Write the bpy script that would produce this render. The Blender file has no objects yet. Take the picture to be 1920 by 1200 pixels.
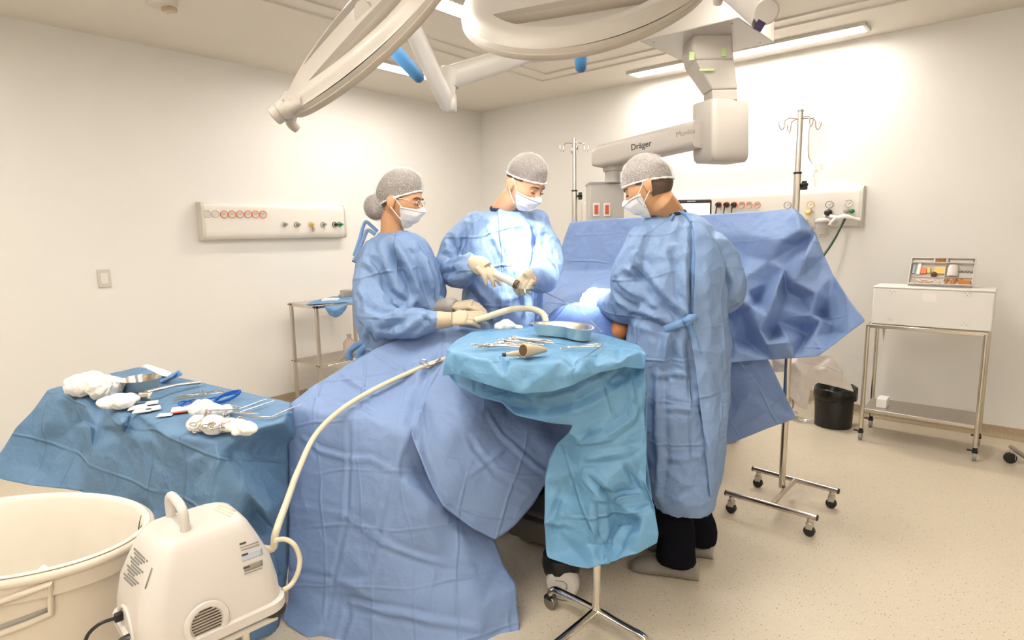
import bpy, bmesh, math, random
import numpy as np
from mathutils import Vector, Matrix, noise
from mathutils.geometry import delaunay_2d_cdt
from mathutils.bvhtree import BVHTree

random.seed(7)
SC = bpy.context.scene
COL = SC.collection
PI = math.pi

# ------------------------------------------------------------------ camera
FPX, YAW, PITCH, ROLL, EYE = 1125.889, 0.710650908, 0.144062042, -0.0170748508, 1.45
CY, SY = math.cos(YAW), math.sin(YAW)
ROOM_L, ROOM_B, ROOM_H, BASE_H = -4.885, 5.192, 2.8135, 0.080
ROOM_R, ROOM_F = 2.6, -2.2


def W(u, v, z=0.0):
    """camera-heading floor coordinates (right, ahead, up) -> world"""
    return Vector((u * CY - v * SY, u * SY + v * CY, z))


_F = Vector((0, math.cos(PITCH), -math.sin(PITCH)))
_R0 = Vector((1, 0, 0))
_U0 = _R0.cross(_F)
_R = _R0 * math.cos(ROLL) + _U0 * math.sin(ROLL)
_U = _U0 * math.cos(ROLL) - _R0 * math.sin(ROLL)
CAM = Vector((0, 0, EYE))


def ray(px, py):
    d = _F + _R * ((px - 960) / FPX) - _U * ((py - 600) / FPX)
    return W(d.x, d.y, d.z)


AHEAD = W(0, 1)
RIGHT = W(1, 0)


def pv(px, py, v):
    d = ray(px, py)
    return CAM + d * (v / d.dot(AHEAD))


def pz(px, py, z):
    d = ray(px, py)
    return CAM + d * ((z - EYE) / d.z)


def pw(px, py, axis, val):
    d = ray(px, py)
    return CAM + d * (val / d[axis])


cam_data = bpy.data.cameras.new('camera')
cam_data.sensor_fit = 'HORIZONTAL'
cam_data.sensor_width = 36.0
cam_data.lens = FPX / 1920 * 36.0
cam_data.clip_start = 0.02
cam = bpy.data.objects.new('camera', cam_data)
COL.objects.link(cam)
r_, u_, f_ = W(*_R), W(*_U), W(*_F)
cam.matrix_world = Matrix(((r_.x, u_.x, -f_.x, 0), (r_.y, u_.y, -f_.y, 0), (r_.z, u_.z, -f_.z, EYE), (0, 0, 0, 1)))
SC.camera = cam

# ------------------------------------------------------------------ light and exposure
SC.view_settings.view_transform = 'Standard'
SC.view_settings.look = 'None'
SC.view_settings.gamma = 1.0
SC.view_settings.use_curve_mapping = False
SC.view_settings.exposure = 1.52
world = bpy.data.worlds.new('world')
SC.world = world
world.use_nodes = True
world.node_tree.nodes['Background'].inputs[0].default_value = (1.0, 0.93, 0.84, 1)
world.node_tree.nodes['Background'].inputs[1].default_value = 0.05
STRIP_POWER = 17.0        # emission strength of the linear ceiling lamps
STRIP_COL = (1.0, 0.946, 0.858)
SPOT_POWER = 130.0        # each surgical lamp
SPOT_COL = (1.0, 0.96, 0.90)

# ------------------------------------------------------------------ helpers
ORG = {}


def tag(o, label=None, cat=None, group=None, kind=None):
    if label: o['label'] = label
    if cat: o['category'] = cat
    if group: o['group'] = group
    if kind: o['kind'] = kind
    return o


def thing(name, label, cat, loc=(0, 0, 0), group=None):
    o = bpy.data.objects.new(name, None)
    o.empty_display_size = 0.05
    COL.objects.link(o)
    o.location = loc
    ORG[o.name] = Vector(loc)
    return tag(o, label, cat, group)


def copy_tree(o, parent=None):
    c = o.copy()
    COL.objects.link(c)
    c.parent = parent
    for ch in list(o.children):
        copy_tree(ch, c)
    return c


def catmull(pts, n=6, closed=False):
    P = [np.array(p, float) for p in pts]
    m = len(P)
    out = []
    rng = range(m if closed else m - 1)
    for i in rng:
        if closed:
            a, b, c, d = P[(i - 1) % m], P[i], P[(i + 1) % m], P[(i + 2) % m]
        else:
            a, b, c, d = P[max(i - 1, 0)], P[i], P[i + 1], P[min(i + 2, m - 1)]
        for k in range(n):
            t = k / n
            out.append(0.5 * (2 * b + (c - a) * t + (2 * a - 5 * b + 4 * c - d) * t * t + (3 * b - a - 3 * c + d) * t ** 3))
    if not closed:
        out.append(P[-1])
    return out


def frame(origin, x=None, y=None, z=None):
    """matrix whose z (or x) axis is given, second vector made orthogonal"""
    if z is not None:
        Z = Vector(z).normalized()
        if x is not None:
            X = Vector(x); X = (X - Z * X.dot(Z)).normalized(); Y = Z.cross(X)
        else:
            Y = Vector(y if y is not None else (0, 1, 0)); Y = (Y - Z * Y.dot(Z)).normalized(); X = Y.cross(Z)
    else:
        X = Vector(x).normalized()
        Y = Vector(y); Y = (Y - X * Y.dot(X)).normalized(); Z = X.cross(Y)
    o = Vector(origin)
    return Matrix(((X.x, Y.x, Z.x, o.x), (X.y, Y.y, Z.y, o.y), (X.z, Y.z, Z.z, o.z), (0, 0, 0, 1)))


ROT = Matrix.Rotation(YAW, 4, 'Z')


def UVM(u, v, z=0.0, rot=0.0):
    """matrix: local x = right, y = ahead (turned by rot) at a floor position"""
    return Matrix.Translation(W(u, v, z)) @ Matrix.Rotation(YAW + rot, 4, 'Z')


class MB:
    def __init__(self):
        self.v, self.f = [], []

    def add(self, vs, fs, M=None):
        o = len(self.v)
        for p in vs:
            p = Vector(p)
            self.v.append(M @ p if M is not None else p)
        self.f += [tuple(i + o for i in q) for q in fs]
        return self

    def box(self, c, s, M=None, taper=None):
        x, y, z = s[0] / 2, s[1] / 2, s[2] / 2
        t = taper or (1, 1)
        vs = []
        for k, sz in ((1, -z), (0, z)):
            tx, ty = (1, 1) if k else t
            for a, b in ((-1, -1), (1, -1), (1, 1), (-1, 1)):
                vs.append((c[0] + a * x * tx, c[1] + b * y * ty, c[2] + sz))
        return self.add(vs, [(3, 2, 1, 0), (4, 5, 6, 7), (0, 1, 5, 4), (1, 2, 6, 5), (2, 3, 7, 6), (3, 0, 4, 7)], M)

    def loft(self, rings, cap=True, closed=True, M=None):
        n = len(rings[0])
        vs = [p for r in rings for p in r]
        fs = []
        for i in range(len(rings) - 1):
            for k in range(n if closed else n - 1):
                a, b = i * n + k, i * n + (k + 1) % n
                fs.append((a, b, b + n, a + n))
        if cap:
            fs.append(tuple(range(n))[::-1])
            fs.append(tuple(range((len(rings) - 1) * n, len(rings) * n)))
        return self.add(vs, fs, M)

    def tube(self, pts, r, n=10, cap=True, closed=False, M=None, flat=None, up=None):
        """flat: (scale in frame-x, scale in frame-y)"""
        P = [Vector(p) for p in pts]
        m = len(P)
        R = list(r) if hasattr(r, '__len__') else [r] * m
        rings = []
        t0 = None
        nx = None
        for i in range(m):
            if closed:
                t = P[(i + 1) % m] - P[(i - 1) % m]
            else:
                t = P[min(i + 1, m - 1)] - P[max(i - 1, 0)]
            if t.length < 1e-9: t = Vector((0, 0, 1))
            t.normalize()
            if nx is None:
                a = Vector(up) if up is not None else (Vector((0, 0, 1)) if abs(t.z) < 0.9 else Vector((1, 0, 0)))
                nx = (a - t * a.dot(t)).normalized()
            else:
                nx = (nx - t * nx.dot(t))
                if nx.length < 1e-6: nx = t.orthogonal()
                nx.normalize()
            ny = t.cross(nx)
            fx, fy = flat or (1, 1)
            rings.append([P[i] + nx * (math.cos(2 * PI * k / n) * R[i] * fx) + ny * (math.sin(2 * PI * k / n) * R[i] * fy) for k in range(n)])
        if closed:
            rings.append(rings[0])
            return self.loft(rings, False, True, M)
        return self.loft(rings, cap, True, M)

    def cyl(self, a, b, r, n=16, r2=None, M=None):
        return self.tube([a, b], [r, r if r2 is None else r2], n, True, False, M)

    def lathe(self, prof, n=32, M=None, sx=1, sy=1, cap=False):
        rings = [[Vector((math.cos(2 * PI * k / n) * r * sx, math.sin(2 * PI * k / n) * r * sy, z)) for k in range(n)] for r, z in prof]
        return self.loft(rings, cap, True, M)

    def ball(self, c, r, n=14, m=9, M=None, s=(1, 1, 1)):
        rings = []
        for i in range(m + 1):
            a = -PI / 2 + PI * (i + 0.02) / (m + 0.04)
            rings.append([Vector((c[0] + math.cos(2 * PI * k / n) * math.cos(a) * r * s[0], c[1] + math.sin(2 * PI * k / n) * math.cos(a) * r * s[1], c[2] + math.sin(a) * r * s[2])) for k in range(n)])
        return self.loft(rings, True, True, M)

    def prism(self, outline, d, M=None):
        """outline: planar 3d points, d: extrusion vector"""
        n = len(outline)
        O = [Vector(p) for p in outline]
        D = Vector(d)
        vs = O + [p + D for p in O]
        fs = [tuple(range(n))[::-1], tuple(range(n, 2 * n))] + [(k, (k + 1) % n, (k + 1) % n + n, k + n) for k in range(n)]
        return self.add(vs, fs, M)

    def grid(self, G, M=None):
        nr, nc = len(G), len(G[0])
        vs = [p for r in G for p in r]
        fs = [(i * nc + j, i * nc + j + 1, (i + 1) * nc + j + 1, (i + 1) * nc + j) for i in range(nr - 1) for j in range(nc - 1)]
        return self.add(vs, fs, M)


def link_mesh(name, V, Fc, mat, parent=None, ang=40, base=True, org=None):
    V = np.array([tuple(p) for p in V], float) if not isinstance(V, np.ndarray) else V
    if parent is not None:
        o0 = ORG[parent.name]
    elif org is not None:
        o0 = Vector(org)
    else:
        lo, hi = V.min(0), V.max(0)
        o0 = Vector(((lo[0] + hi[0]) / 2, (lo[1] + hi[1]) / 2, lo[2]))
    me = bpy.data.meshes.new(name)
    me.from_pydata((V - np.array(o0)).tolist(), [], [tuple(int(i) for i in q) for q in Fc])
    bm = bmesh.new(); bm.from_mesh(me)
    bmesh.ops.recalc_face_normals(bm, faces=bm.faces[:])
    bm.to_mesh(me); bm.free()
    me.shade_smooth()
    if ang: me.set_sharp_from_angle(angle=math.radians(ang))
    for m in (mat if isinstance(mat, (list, tuple)) else [mat]):
        me.materials.append(m)
    o = bpy.data.objects.new(name, me)
    COL.objects.link(o)
    if parent is not None:
        o.parent = parent
    else:
        o.location = o0
    ORG[o.name] = Vector(o0)
    return o


def mk(name, mb, mat, parent=None, ang=40, bevel=0, seg=2, sub=0, solid=0, org=None):
    o = link_mesh(name, mb.v, mb.f, mat, parent, ang, org=org)
    if solid:
        m = o.modifiers.new('solid', 'SOLIDIFY'); m.thickness = solid; m.offset = 0
    if bevel:
        m = o.modifiers.new('bevel', 'BEVEL'); m.width = bevel; m.segments = seg; m.limit_method = 'ANGLE'; m.angle_limit = math.radians(40)
        m.harden_normals = False
    if sub:
        m = o.modifiers.new('sub', 'SUBSURF'); m.levels = sub; m.render_levels = sub
    return o


def remesh(mb, voxel, smooth=4, factor=0.5):
    me = bpy.data.meshes.new('tmp')
    me.from_pydata([tuple(p) for p in mb.v], [], mb.f)
    bm = bmesh.new(); bm.from_mesh(me)
    bmesh.ops.recalc_face_normals(bm, faces=bm.faces[:])
    bm.to_mesh(me); bm.free()
    o = bpy.data.objects.new('tmp', me)
    COL.objects.link(o)
    m = o.modifiers.new('r', 'REMESH'); m.mode = 'VOXEL'; m.voxel_size = voxel; m.adaptivity = 0
    if smooth:
        s = o.modifiers.new('s', 'SMOOTH'); s.iterations = smooth; s.factor = factor
    dg = bpy.context.evaluated_depsgraph_get()
    ev = o.evaluated_get(dg)
    em = ev.to_mesh()
    V = np.empty(len(em.vertices) * 3); em.vertices.foreach_get('co', V); V = V.reshape(-1, 3)
    N = np.empty(len(em.vertices) * 3); em.vertex_normals.foreach_get('vector', N); N = N.reshape(-1, 3)
    Fc = [tuple(p.vertices) for p in em.polygons]
    ev.to_mesh_clear()
    bpy.data.objects.remove(o); bpy.data.meshes.remove(me)
    return V, N, Fc


def ridged(p):
    return 0.5 - abs(noise.noise(p))


def crumple(V, N, amp, sc, seed=0.0, stretch=(1, 1, 1), fine=0.35, keep=None):
    """crumpled non-woven cloth: broad soft folds with sharper ridges on top"""
    out = V.copy()
    st = Vector(stretch)
    for i in range(len(V)):
        p = Vector(V[i])
        q = Vector((p.x * st.x, p.y * st.y, p.z * st.z)) * sc + Vector((seed, seed * 1.7, seed * 0.6))
        q = q + Vector((noise.noise(q * 0.7 + Vector((9, 2, 5))), noise.noise(q * 0.7 + Vector((1, 7, 3))), 0)) * 0.6
        f1 = noise.voronoi(q * 1.15)[0][0]
        f2 = noise.voronoi(q * 2.7 + Vector((5, 1, 8)))[0][0]
        d = noise.noise(q) * 0.7 + (f1 - 0.5) * 1.5 + fine * (f2 - 0.5) * 1.1
        k = 1.0 if keep is None else keep[i]
        out[i] = V[i] + N[i] * (d * amp * k)
    return out


def seg_dist(V, A, B):
    d = B - A
    t = np.clip(((V - A) @ d) / max(1e-9, d @ d), 0, 1)
    return np.linalg.norm(V - (A + t[:, None] * d), axis=1), t


def add_folds(V, N, folds):
    """sharp pleats along 3d polylines: (points, width, height); positive = ridge, negative = furrow"""
    out = V.copy()
    for pts, w, h in folds:
        P = [np.array(tuple(p)) for p in pts]
        best = np.full(len(V), 1e9); par = np.zeros(len(V))
        for i in range(len(P) - 1):
            d, t = seg_dist(V, P[i], P[i + 1])
            m = d < best
            best[m] = d[m]; par[m] = (i + t[m]) / (len(P) - 1)
        taper = 0.35 + 0.65 * np.sin(np.clip(par, 0, 1) * PI) ** 0.6
        x = best / w
        prof = np.exp(-x * 1.3) - 0.38 * np.exp(-((x - 2.3) / 0.9) ** 2)
        prof[x > 5] = 0
        out += N * (prof * h * taper)[:, None]
    return out


def vnormals(V, T):
    N = np.zeros_like(V)
    T = np.asarray(T)
    fn = np.cross(V[T[:, 1]] - V[T[:, 0]], V[T[:, 2]] - V[T[:, 0]])
    for k in range(T.shape[1]):
        np.add.at(N, T[:, k], fn)
    L = np.linalg.norm(N, axis=1, keepdims=True); L[L == 0] = 1
    return N / L


def subdivide(V, T):
    T = np.asarray(T)
    E = np.sort(np.concatenate([T[:, [0, 1]], T[:, [1, 2]], T[:, [2, 0]]]), axis=1)
    U, inv = np.unique(E, axis=0, return_inverse=True)
    inv = inv.reshape(-1)
    mid = (V[U[:, 0]] + V[U[:, 1]]) / 2
    o, n = len(V), len(T)
    a, b, c = inv[:n] + o, inv[n:2 * n] + o, inv[2 * n:] + o
    T2 = np.concatenate([np.stack([T[:, 0], a, c], 1), np.stack([a, T[:, 1], b], 1), np.stack([c, b, T[:, 2]], 1), np.stack([a, b, c], 1)])
    return np.concatenate([V, mid]), T2


def relax(V, T, it, lam=0.5, border=0.5):
    T = np.asarray(T)
    E = np.sort(np.concatenate([T[:, [0, 1]], T[:, [1, 2]], T[:, [2, 0]]]), axis=1)
    U, cnt = np.unique(E, axis=0, return_counts=True)
    B = U[cnt == 1]
    isb = np.zeros(len(V), bool); isb[B.reshape(-1)] = True
    for _ in range(it):
        S = np.zeros_like(V); K = np.zeros(len(V))
        np.add.at(S, U[:, 0], V[U[:, 1]]); np.add.at(S, U[:, 1], V[U[:, 0]])
        np.add.at(K, U[:, 0], 1); np.add.at(K, U[:, 1], 1)
        SB = np.zeros_like(V); KB = np.zeros(len(V))
        np.add.at(SB, B[:, 0], V[B[:, 1]]); np.add.at(SB, B[:, 1], V[B[:, 0]])
        np.add.at(KB, B[:, 0], 1); np.add.at(KB, B[:, 1], 1)
        D = S / np.maximum(K, 1)[:, None] - V
        D[isb] = (SB[isb] / np.maximum(KB[isb], 1)[:, None] - V[isb]) * border
        V = V + D * lam
    return V


def set_uv(o, uvs):
    me = o.data
    lay = me.uv_layers.new(name='UVMap')
    idx = np.empty(len(me.loops), np.int32)
    me.loops.foreach_get('vertex_index', idx)
    lay.data.foreach_set('uv', np.asarray(uvs, np.float32)[idx].reshape(-1))


def cloth(name, outline, inner, mat, label=None, cat=None, parent=None, creases=(), levels=3, soft=4, amp=0.006, sc=5.0,
          seed=0.0, thick=0.002, conv=pv, fine=0.35, stretch=(1, 1, 1), group=None, folds=()):
    """sheet through traced control points, each at its own distance; subdivided, relaxed, crumpled"""
    pts = list(outline) + list(inner)
    n = len(outline)
    P2 = [Vector((p[0], p[1])) for p in pts]
    ed = [(i, (i + 1) % n) for i in range(n)] + list(creases)
    r = delaunay_2d_cdt(P2, ed, [], 1, 1e-4)
    vo, fo, ov = r[0], r[2], r[3]
    V = []
    for k, src in enumerate(ov):
        if src:
            p = pts[src[0]]
            V.append(conv(*p))
        else:
            q = vo[k]
            w = [(1 / ((q - P2[i]).length + 1e-3) ** 2, i) for i in range(len(pts))]
            w.sort(reverse=True); w = w[:4]
            s = sum(a for a, _ in w)
            dv = sum(a * pts[i][2] for a, i in w) / s
            V.append(conv(q.x, q.y, dv))
    V = np.array([tuple(p) for p in V])
    T = np.array([tuple(t) for t in fo if len(t) == 3])
    for _ in range(levels):
        V, T = subdivide(V, T)
        if _ >= levels - 2: V = relax(V, T, max(1, soft // 3), 0.5, 0.4)
    N = vnormals(V, T)
    if folds:
        if (N @ np.array(CAM - Vector(V.mean(0)))).mean() < 0: N = -N
        bv0 = BVHTree.FromPolygons([Vector(p) for p in V], [tuple(int(i) for i in f) for f in T])

        def hp(x, y):
            d = ray(x, y).normalized(); h = bv0.ray_cast(CAM, d)
            return h[0] if h[0] is not None else bv0.find_nearest(CAM + d * float(np.linalg.norm(V.mean(0) - np.array(CAM))))[0]
        V = add_folds(V, N, [([hp(x, y) for x, y in pts], w, h) for pts, w, h in folds])
    V = crumple(V, N, amp, sc, seed, stretch, fine)
    o = link_mesh(name, V, T, mat, parent, 0)
    # cloth coordinates: best-fit plane, in metres
    c = V.mean(0)
    _, _, vt = np.linalg.svd(V - c, full_matrices=False)
    a = vt[0]; b = vt[1]
    set_uv(o, np.stack([(V - c) @ a, (V - c) @ b], 1))
    if thick:
        m = o.modifiers.new('solid', 'SOLIDIFY'); m.thickness = thick; m.offset = 0
    if parent is None:
        tag(o, label, cat, group)
    return o


# ------------------------------------------------------------------ materials
MATS = {}


def mat(name, col, rough=0.5, metal=0.0, spec=0.5, noise_amt=0.0, noise_sc=20.0, bump=0.0, bump_sc=200.0, trans=0.0, alpha=1.0,
        emit=None, estr=0.0, sheen=0.0, coat=0.0, ior=1.45):
    if name in MATS: return MATS[name]
    m = bpy.data.materials.new(name)
    m.use_nodes = True
    nt = m.node_tree
    b = nt.nodes['Principled BSDF']
    b.inputs['Base Color'].default_value = (*col, 1)
    b.inputs['Roughness'].default_value = rough
    b.inputs['Metallic'].default_value = metal
    b.inputs['Specular IOR Level'].default_value = spec
    b.inputs['IOR'].default_value = ior
    b.inputs['Transmission Weight'].default_value = trans
    b.inputs['Alpha'].default_value = alpha
    b.inputs['Coat Weight'].default_value = coat
    b.inputs['Sheen Weight'].default_value = sheen
    if emit:
        b.inputs['Emission Color'].default_value = (*emit, 1)
        b.inputs['Emission Strength'].default_value = estr
    tc = nt.nodes.new('ShaderNodeTexCoord')
    if noise_amt:
        n = nt.nodes.new('ShaderNodeTexNoise'); n.inputs['Scale'].default_value = noise_sc; n.inputs['Detail'].default_value = 4
        nt.links.new(tc.outputs['Object'], n.inputs['Vector'])
        mx = nt.nodes.new('ShaderNodeMix'); mx.data_type = 'RGBA'
        k = noise_amt
        mx.inputs[6].default_value = (*[c * (1 - k) for c in col], 1)
        mx.inputs[7].default_value = (*[min(1, c * (1 + k)) for c in col], 1)
        nt.links.new(n.outputs['Fac'], mx.inputs[0])
        nt.links.new(mx.outputs[2], b.inputs['Base Color'])
    if bump:
        n2 = nt.nodes.new('ShaderNodeTexNoise'); n2.inputs['Scale'].default_value = bump_sc; n2.inputs['Detail'].default_value = 3
        nt.links.new(tc.outputs['Object'], n2.inputs['Vector'])
        bp = nt.nodes.new('ShaderNodeBump'); bp.inputs['Strength'].default_value = bump; bp.inputs['Distance'].default_value = 0.002
        nt.links.new(n2.outputs['Fac'], bp.inputs['Height'])
        nt.links.new(bp.outputs['Normal'], b.inputs['Normal'])
    MATS[name] = m
    return m


def cloth_mat(name, col, fold=0.23, fold2=0.2, thin=0.30, through=None, rough=0.6, crease=0.8, crump=1.6):
    """non-woven sheet: slight weave, packing creases on a grid in cloth coordinates, a little light passes through"""
    m = bpy.data.materials.new(name)
    m.use_nodes = True
    nt = m.node_tree; L = nt.links; nd = nt.nodes
    b = nd['Principled BSDF']; out = nd['Material Output']
    b.inputs['Roughness'].default_value = rough
    b.inputs['Specular IOR Level'].default_value = 0.55
    b.inputs['IOR'].default_value = 1.55
    tc = nd.new('ShaderNodeTexCoord')
    n1 = nd.new('ShaderNodeTexNoise'); n1.inputs['Scale'].default_value = 14; n1.inputs['Detail'].default_value = 5
    L.new(tc.outputs['Object'], n1.inputs['Vector'])
    mx = nd.new('ShaderNodeMix'); mx.data_type = 'RGBA'
    mx.inputs[6].default_value = (*[c * 0.93 for c in col], 1); mx.inputs[7].default_value = (*[min(1, c * 1.07) for c in col], 1)
    L.new(n1.outputs['Fac'], mx.inputs[0]); L.new(mx.outputs[2], b.inputs['Base Color'])
    sp = nd.new('ShaderNodeSeparateXYZ')
    nw = nd.new('ShaderNodeTexNoise'); nw.inputs['Scale'].default_value = 1.7
    L.new(tc.outputs['UV'], nw.inputs['Vector'])
    va = nd.new('ShaderNodeVectorMath'); va.operation = 'MULTIPLY_ADD'
    va.inputs[1].default_value = (0.16, 0.16, 0); 
    L.new(nw.outputs['Color'], va.inputs[0]); L.new(tc.outputs['UV'], va.inputs[2]); L.new(va.outputs[0], sp.inputs[0])
    hs = []
    for ax, per in (('X', fold), ('Y', fold2)):
        pp = nd.new('ShaderNodeMath'); pp.operation = 'PINGPONG'; pp.inputs[1].default_value = per / 2
        L.new(sp.outputs[ax], pp.inputs[0])
        mr = nd.new('ShaderNodeMapRange'); mr.inputs[1].default_value = 0.0; mr.inputs[2].default_value = 0.010
        mr.inputs[3].default_value = 1.0; mr.inputs[4].default_value = 0.0; mr.interpolation_type = 'SMOOTHSTEP'
        L.new(pp.outputs[0], mr.inputs[0]); hs.append(mr)
    ad = nd.new('ShaderNodeMath'); ad.operation = 'ADD'
    L.new(hs[0].outputs[0], ad.inputs[0]); L.new(hs[1].outputs[0], ad.inputs[1])
    nf = nd.new('ShaderNodeTexNoise'); nf.inputs['Scale'].default_value = 3.5
    L.new(tc.outputs['Object'], nf.inputs['Vector'])
    fr = nd.new('ShaderNodeMapRange'); fr.inputs[1].default_value = 0.42; fr.inputs[2].default_value = 0.6; fr.inputs[3].default_value = 0.1; fr.inputs[4].default_value = 0.8
    L.new(nf.outputs['Fac'], fr.inputs[0])
    fm = nd.new('ShaderNodeMath'); fm.operation = 'MULTIPLY'
    L.new(ad.outputs[0], fm.inputs[0]); L.new(fr.outputs[0], fm.inputs[1]); ad = fm
    n2 = nd.new('ShaderNodeTexNoise'); n2.inputs['Scale'].default_value = 38; n2.inputs['Detail'].default_value = 6; n2.inputs['Roughness'].default_value = 0.6
    L.new(tc.outputs['Object'], n2.inputs['Vector'])
    ml = nd.new('ShaderNodeMath'); ml.operation = 'MULTIPLY_ADD'; ml.inputs[1].default_value = 0.55
    L.new(n2.outputs['Fac'], ml.inputs[0]); L.new(ad.outputs[0], ml.inputs[2])
    wn = nd.new('ShaderNodeTexNoise'); wn.inputs['Scale'].default_value = 5.0; wn.inputs['Detail'].default_value = 2
    L.new(tc.outputs['Object'], wn.inputs['Vector'])
    wv_ = nd.new('ShaderNodeVectorMath'); wv_.operation = 'MULTIPLY_ADD'; wv_.inputs[1].default_value = (0.14, 0.14, 0.14)
    L.new(wn.outputs['Color'], wv_.inputs[0]); L.new(tc.outputs['Object'], wv_.inputs[2])
    acc = ml
    for sc_, wt in ((7.5, crump), (17.0, crump * 0.45)):
        vv_ = nd.new('ShaderNodeTexVoronoi'); vv_.feature = 'F1'; vv_.inputs['Scale'].default_value = sc_
        L.new(wv_.outputs[0], vv_.inputs['Vector'])
        ma = nd.new('ShaderNodeMath'); ma.operation = 'MULTIPLY_ADD'; ma.inputs[1].default_value = wt
        L.new(vv_.outputs['Distance'], ma.inputs[0]); L.new(acc.outputs[0], ma.inputs[2]); acc = ma
    ml = acc
    bp = nd.new('ShaderNodeBump'); bp.inputs['Strength'].default_value = crease; bp.inputs['Distance'].default_value = 0.009
    L.new(ml.outputs[0], bp.inputs['Height']); L.new(bp.outputs['Normal'], b.inputs['Normal'])
    if thin:
        tr = nd.new('ShaderNodeBsdfTranslucent')
        if through: tr.inputs['Color'].default_value = (*through, 1)
        else: L.new(mx.outputs[2], tr.inputs['Color'])
        ms = nd.new('ShaderNodeMixShader'); ms.inputs[0].default_value = thin
        L.new(b.outputs[0], ms.inputs[1]); L.new(tr.outputs[0], ms.inputs[2]); L.new(ms.outputs[0], out.inputs['Surface'])
    MATS[name] = m
    return m


WALL = mat('wall_paint', (0.75, 0.73, 0.70), 0.55, spec=0.3, noise_amt=0.02, noise_sc=3, bump=0.05, bump_sc=60)
CEIL = mat('ceiling_paint', (0.70, 0.655, 0.595), 0.7, spec=0.2, noise_amt=0.02, noise_sc=2)
WHITE = mat('white_plastic', (0.585, 0.545, 0.50), 0.35, bump=0.03, bump_sc=80, noise_amt=0.015)
WHITE_SAT = mat('white_enamel', (0.72, 0.685, 0.64), 0.3, noise_amt=0.015)
GREYW = mat('grey_white_plastic', (0.62, 0.58, 0.52), 0.4, noise_amt=0.03)
RIMGREY = mat('grey_rubber_rim', (0.42, 0.37, 0.31), 0.5, noise_amt=0.04)
STEEL = mat('stainless_steel', (0.62, 0.57, 0.50), 0.18, metal=1.0, noise_amt=0.06, noise_sc=30, bump=0.02)
STEEL_B = mat('brushed_steel', (0.56, 0.52, 0.47), 0.36, metal=1.0, noise_amt=0.06, noise_sc=60, bump=0.03)
DISH = mat('polished_dish_steel', (0.80, 0.76, 0.70), 0.26, metal=1.0, noise_amt=0.05)
CHROME = mat('chrome', (0.70, 0.66, 0.60), 0.08, metal=1.0, noise_amt=0.03)
DARKSTEEL = mat('dark_steel', (0.30, 0.28, 0.26), 0.3, metal=1.0, noise_amt=0.05)
BLACK = mat('black_plastic', (0.012, 0.012, 0.013), 0.35, noise_amt=0.1)
BLACKBAG = mat('black_bag', (0.006, 0.007, 0.006), 0.25, noise_amt=0.1, bump=0.3, bump_sc=25)
RUBBER = mat('black_rubber', (0.02, 0.02, 0.02), 0.6, noise_amt=0.1)
DRAPE = cloth_mat('surgical_drape_blue', (0.275, 0.400, 0.660), 0.2, 0.17, crease=0.55, through=(0.06, 0.25, 0.62))
DRAPE_D = cloth_mat('surgical_drape_deep_blue', (0.130, 0.235, 0.540), 0.24, 0.2, through=(0.06, 0.25, 0.62))
TABLECLOTH = cloth_mat('table_drape_blue', (0.165, 0.315, 0.510), 0.2, 0.2, 0.25, through=(0.03, 0.26, 0.55))
MAYO = cloth_mat('mayo_cover_blue', (0.165, 0.385, 0.600), 0.25, 0.22, 0.25, rough=0.42, through=(0.02, 0.33, 0.70))
GOWN = cloth_mat('gown_blue', (0.225, 0.345, 0.575), 0.26, 0.17, 0.2, crease=0.75, crump=2.6, through=(0.10, 0.28, 0.60))
TIE = cloth_mat('gown_tie_blue', (0.16, 0.31, 0.58), 0.3, 0.3, 0.1)
BLUEPAPER = cloth_mat('blue_wrap', (0.16, 0.34, 0.62), 0.3, 0.3, 0.2)
LINEN = cloth_mat('white_linen', (0.74, 0.69, 0.66), 0.3, 0.3, 0.2)
GAUZE = mat('white_gauze', (0.82, 0.79, 0.75), 0.95, spec=0.1, noise_amt=0.03, noise_sc=60, bump=0.8, bump_sc=260)
PAPER = mat('white_paper', (0.82, 0.80, 0.77), 0.8, spec=0.2, noise_amt=0.02)
GLOVE = mat('latex_glove', (0.47, 0.385, 0.27), 0.5, noise_amt=0.03, noise_sc=40, bump=0.25, bump_sc=120)
MASK = cloth_mat('white_face_mask', (0.80, 0.78, 0.77), 0.5, 0.5, 0.2, crump=0.0)
SKIN_L = mat('skin_light', (0.62, 0.34, 0.20), 0.5, noise_amt=0.05, noise_sc=30, bump=0.05)
SKIN_M = mat('skin_tan', (0.50, 0.26, 0.13), 0.5, noise_amt=0.05, noise_sc=30, bump=0.05)
SKIN_P = mat('skin_iodine', (0.52, 0.19, 0.055), 0.45, noise_amt=0.08, noise_sc=18, bump=0.05)
HAIR = mat('dark_brown_hair', (0.085, 0.052, 0.032), 0.55, noise_amt=0.4, noise_sc=90, bump=0.5, bump_sc=180)
TROUSER = mat('black_scrub_trousers', (0.006, 0.006, 0.009), 0.95, spec=0.08, noise_amt=0.15, noise_sc=12, bump=0.2, bump_sc=300)
SCRUB = mat('dark_scrub_collar', (0.02, 0.025, 0.05), 0.8, noise_amt=0.1, bump=0.2)
TUBE = mat('cream_silicone_tube', (0.62, 0.55, 0.40), 0.35, noise_amt=0.03)
CLEAR = mat('clear_plastic', (0.90, 0.885, 0.86), 0.08, trans=0.9, ior=1.18, noise_amt=0.02)
BLUETUBE = mat('blue_tubing', (0.006, 0.10, 0.42), 0.3, noise_amt=0.05)
HANDLEBLUE = mat('blue_lamp_handle', (0.026, 0.10, 0.205), 0.5, noise_amt=0.06, bump=0.2, bump_sc=40)
RED = mat('red_socket', (0.62, 0.10, 0.025), 0.4, noise_amt=0.05)
ORANGE = mat('orange_ring', (0.78, 0.20, 0.06), 0.4, noise_amt=0.04)
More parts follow.
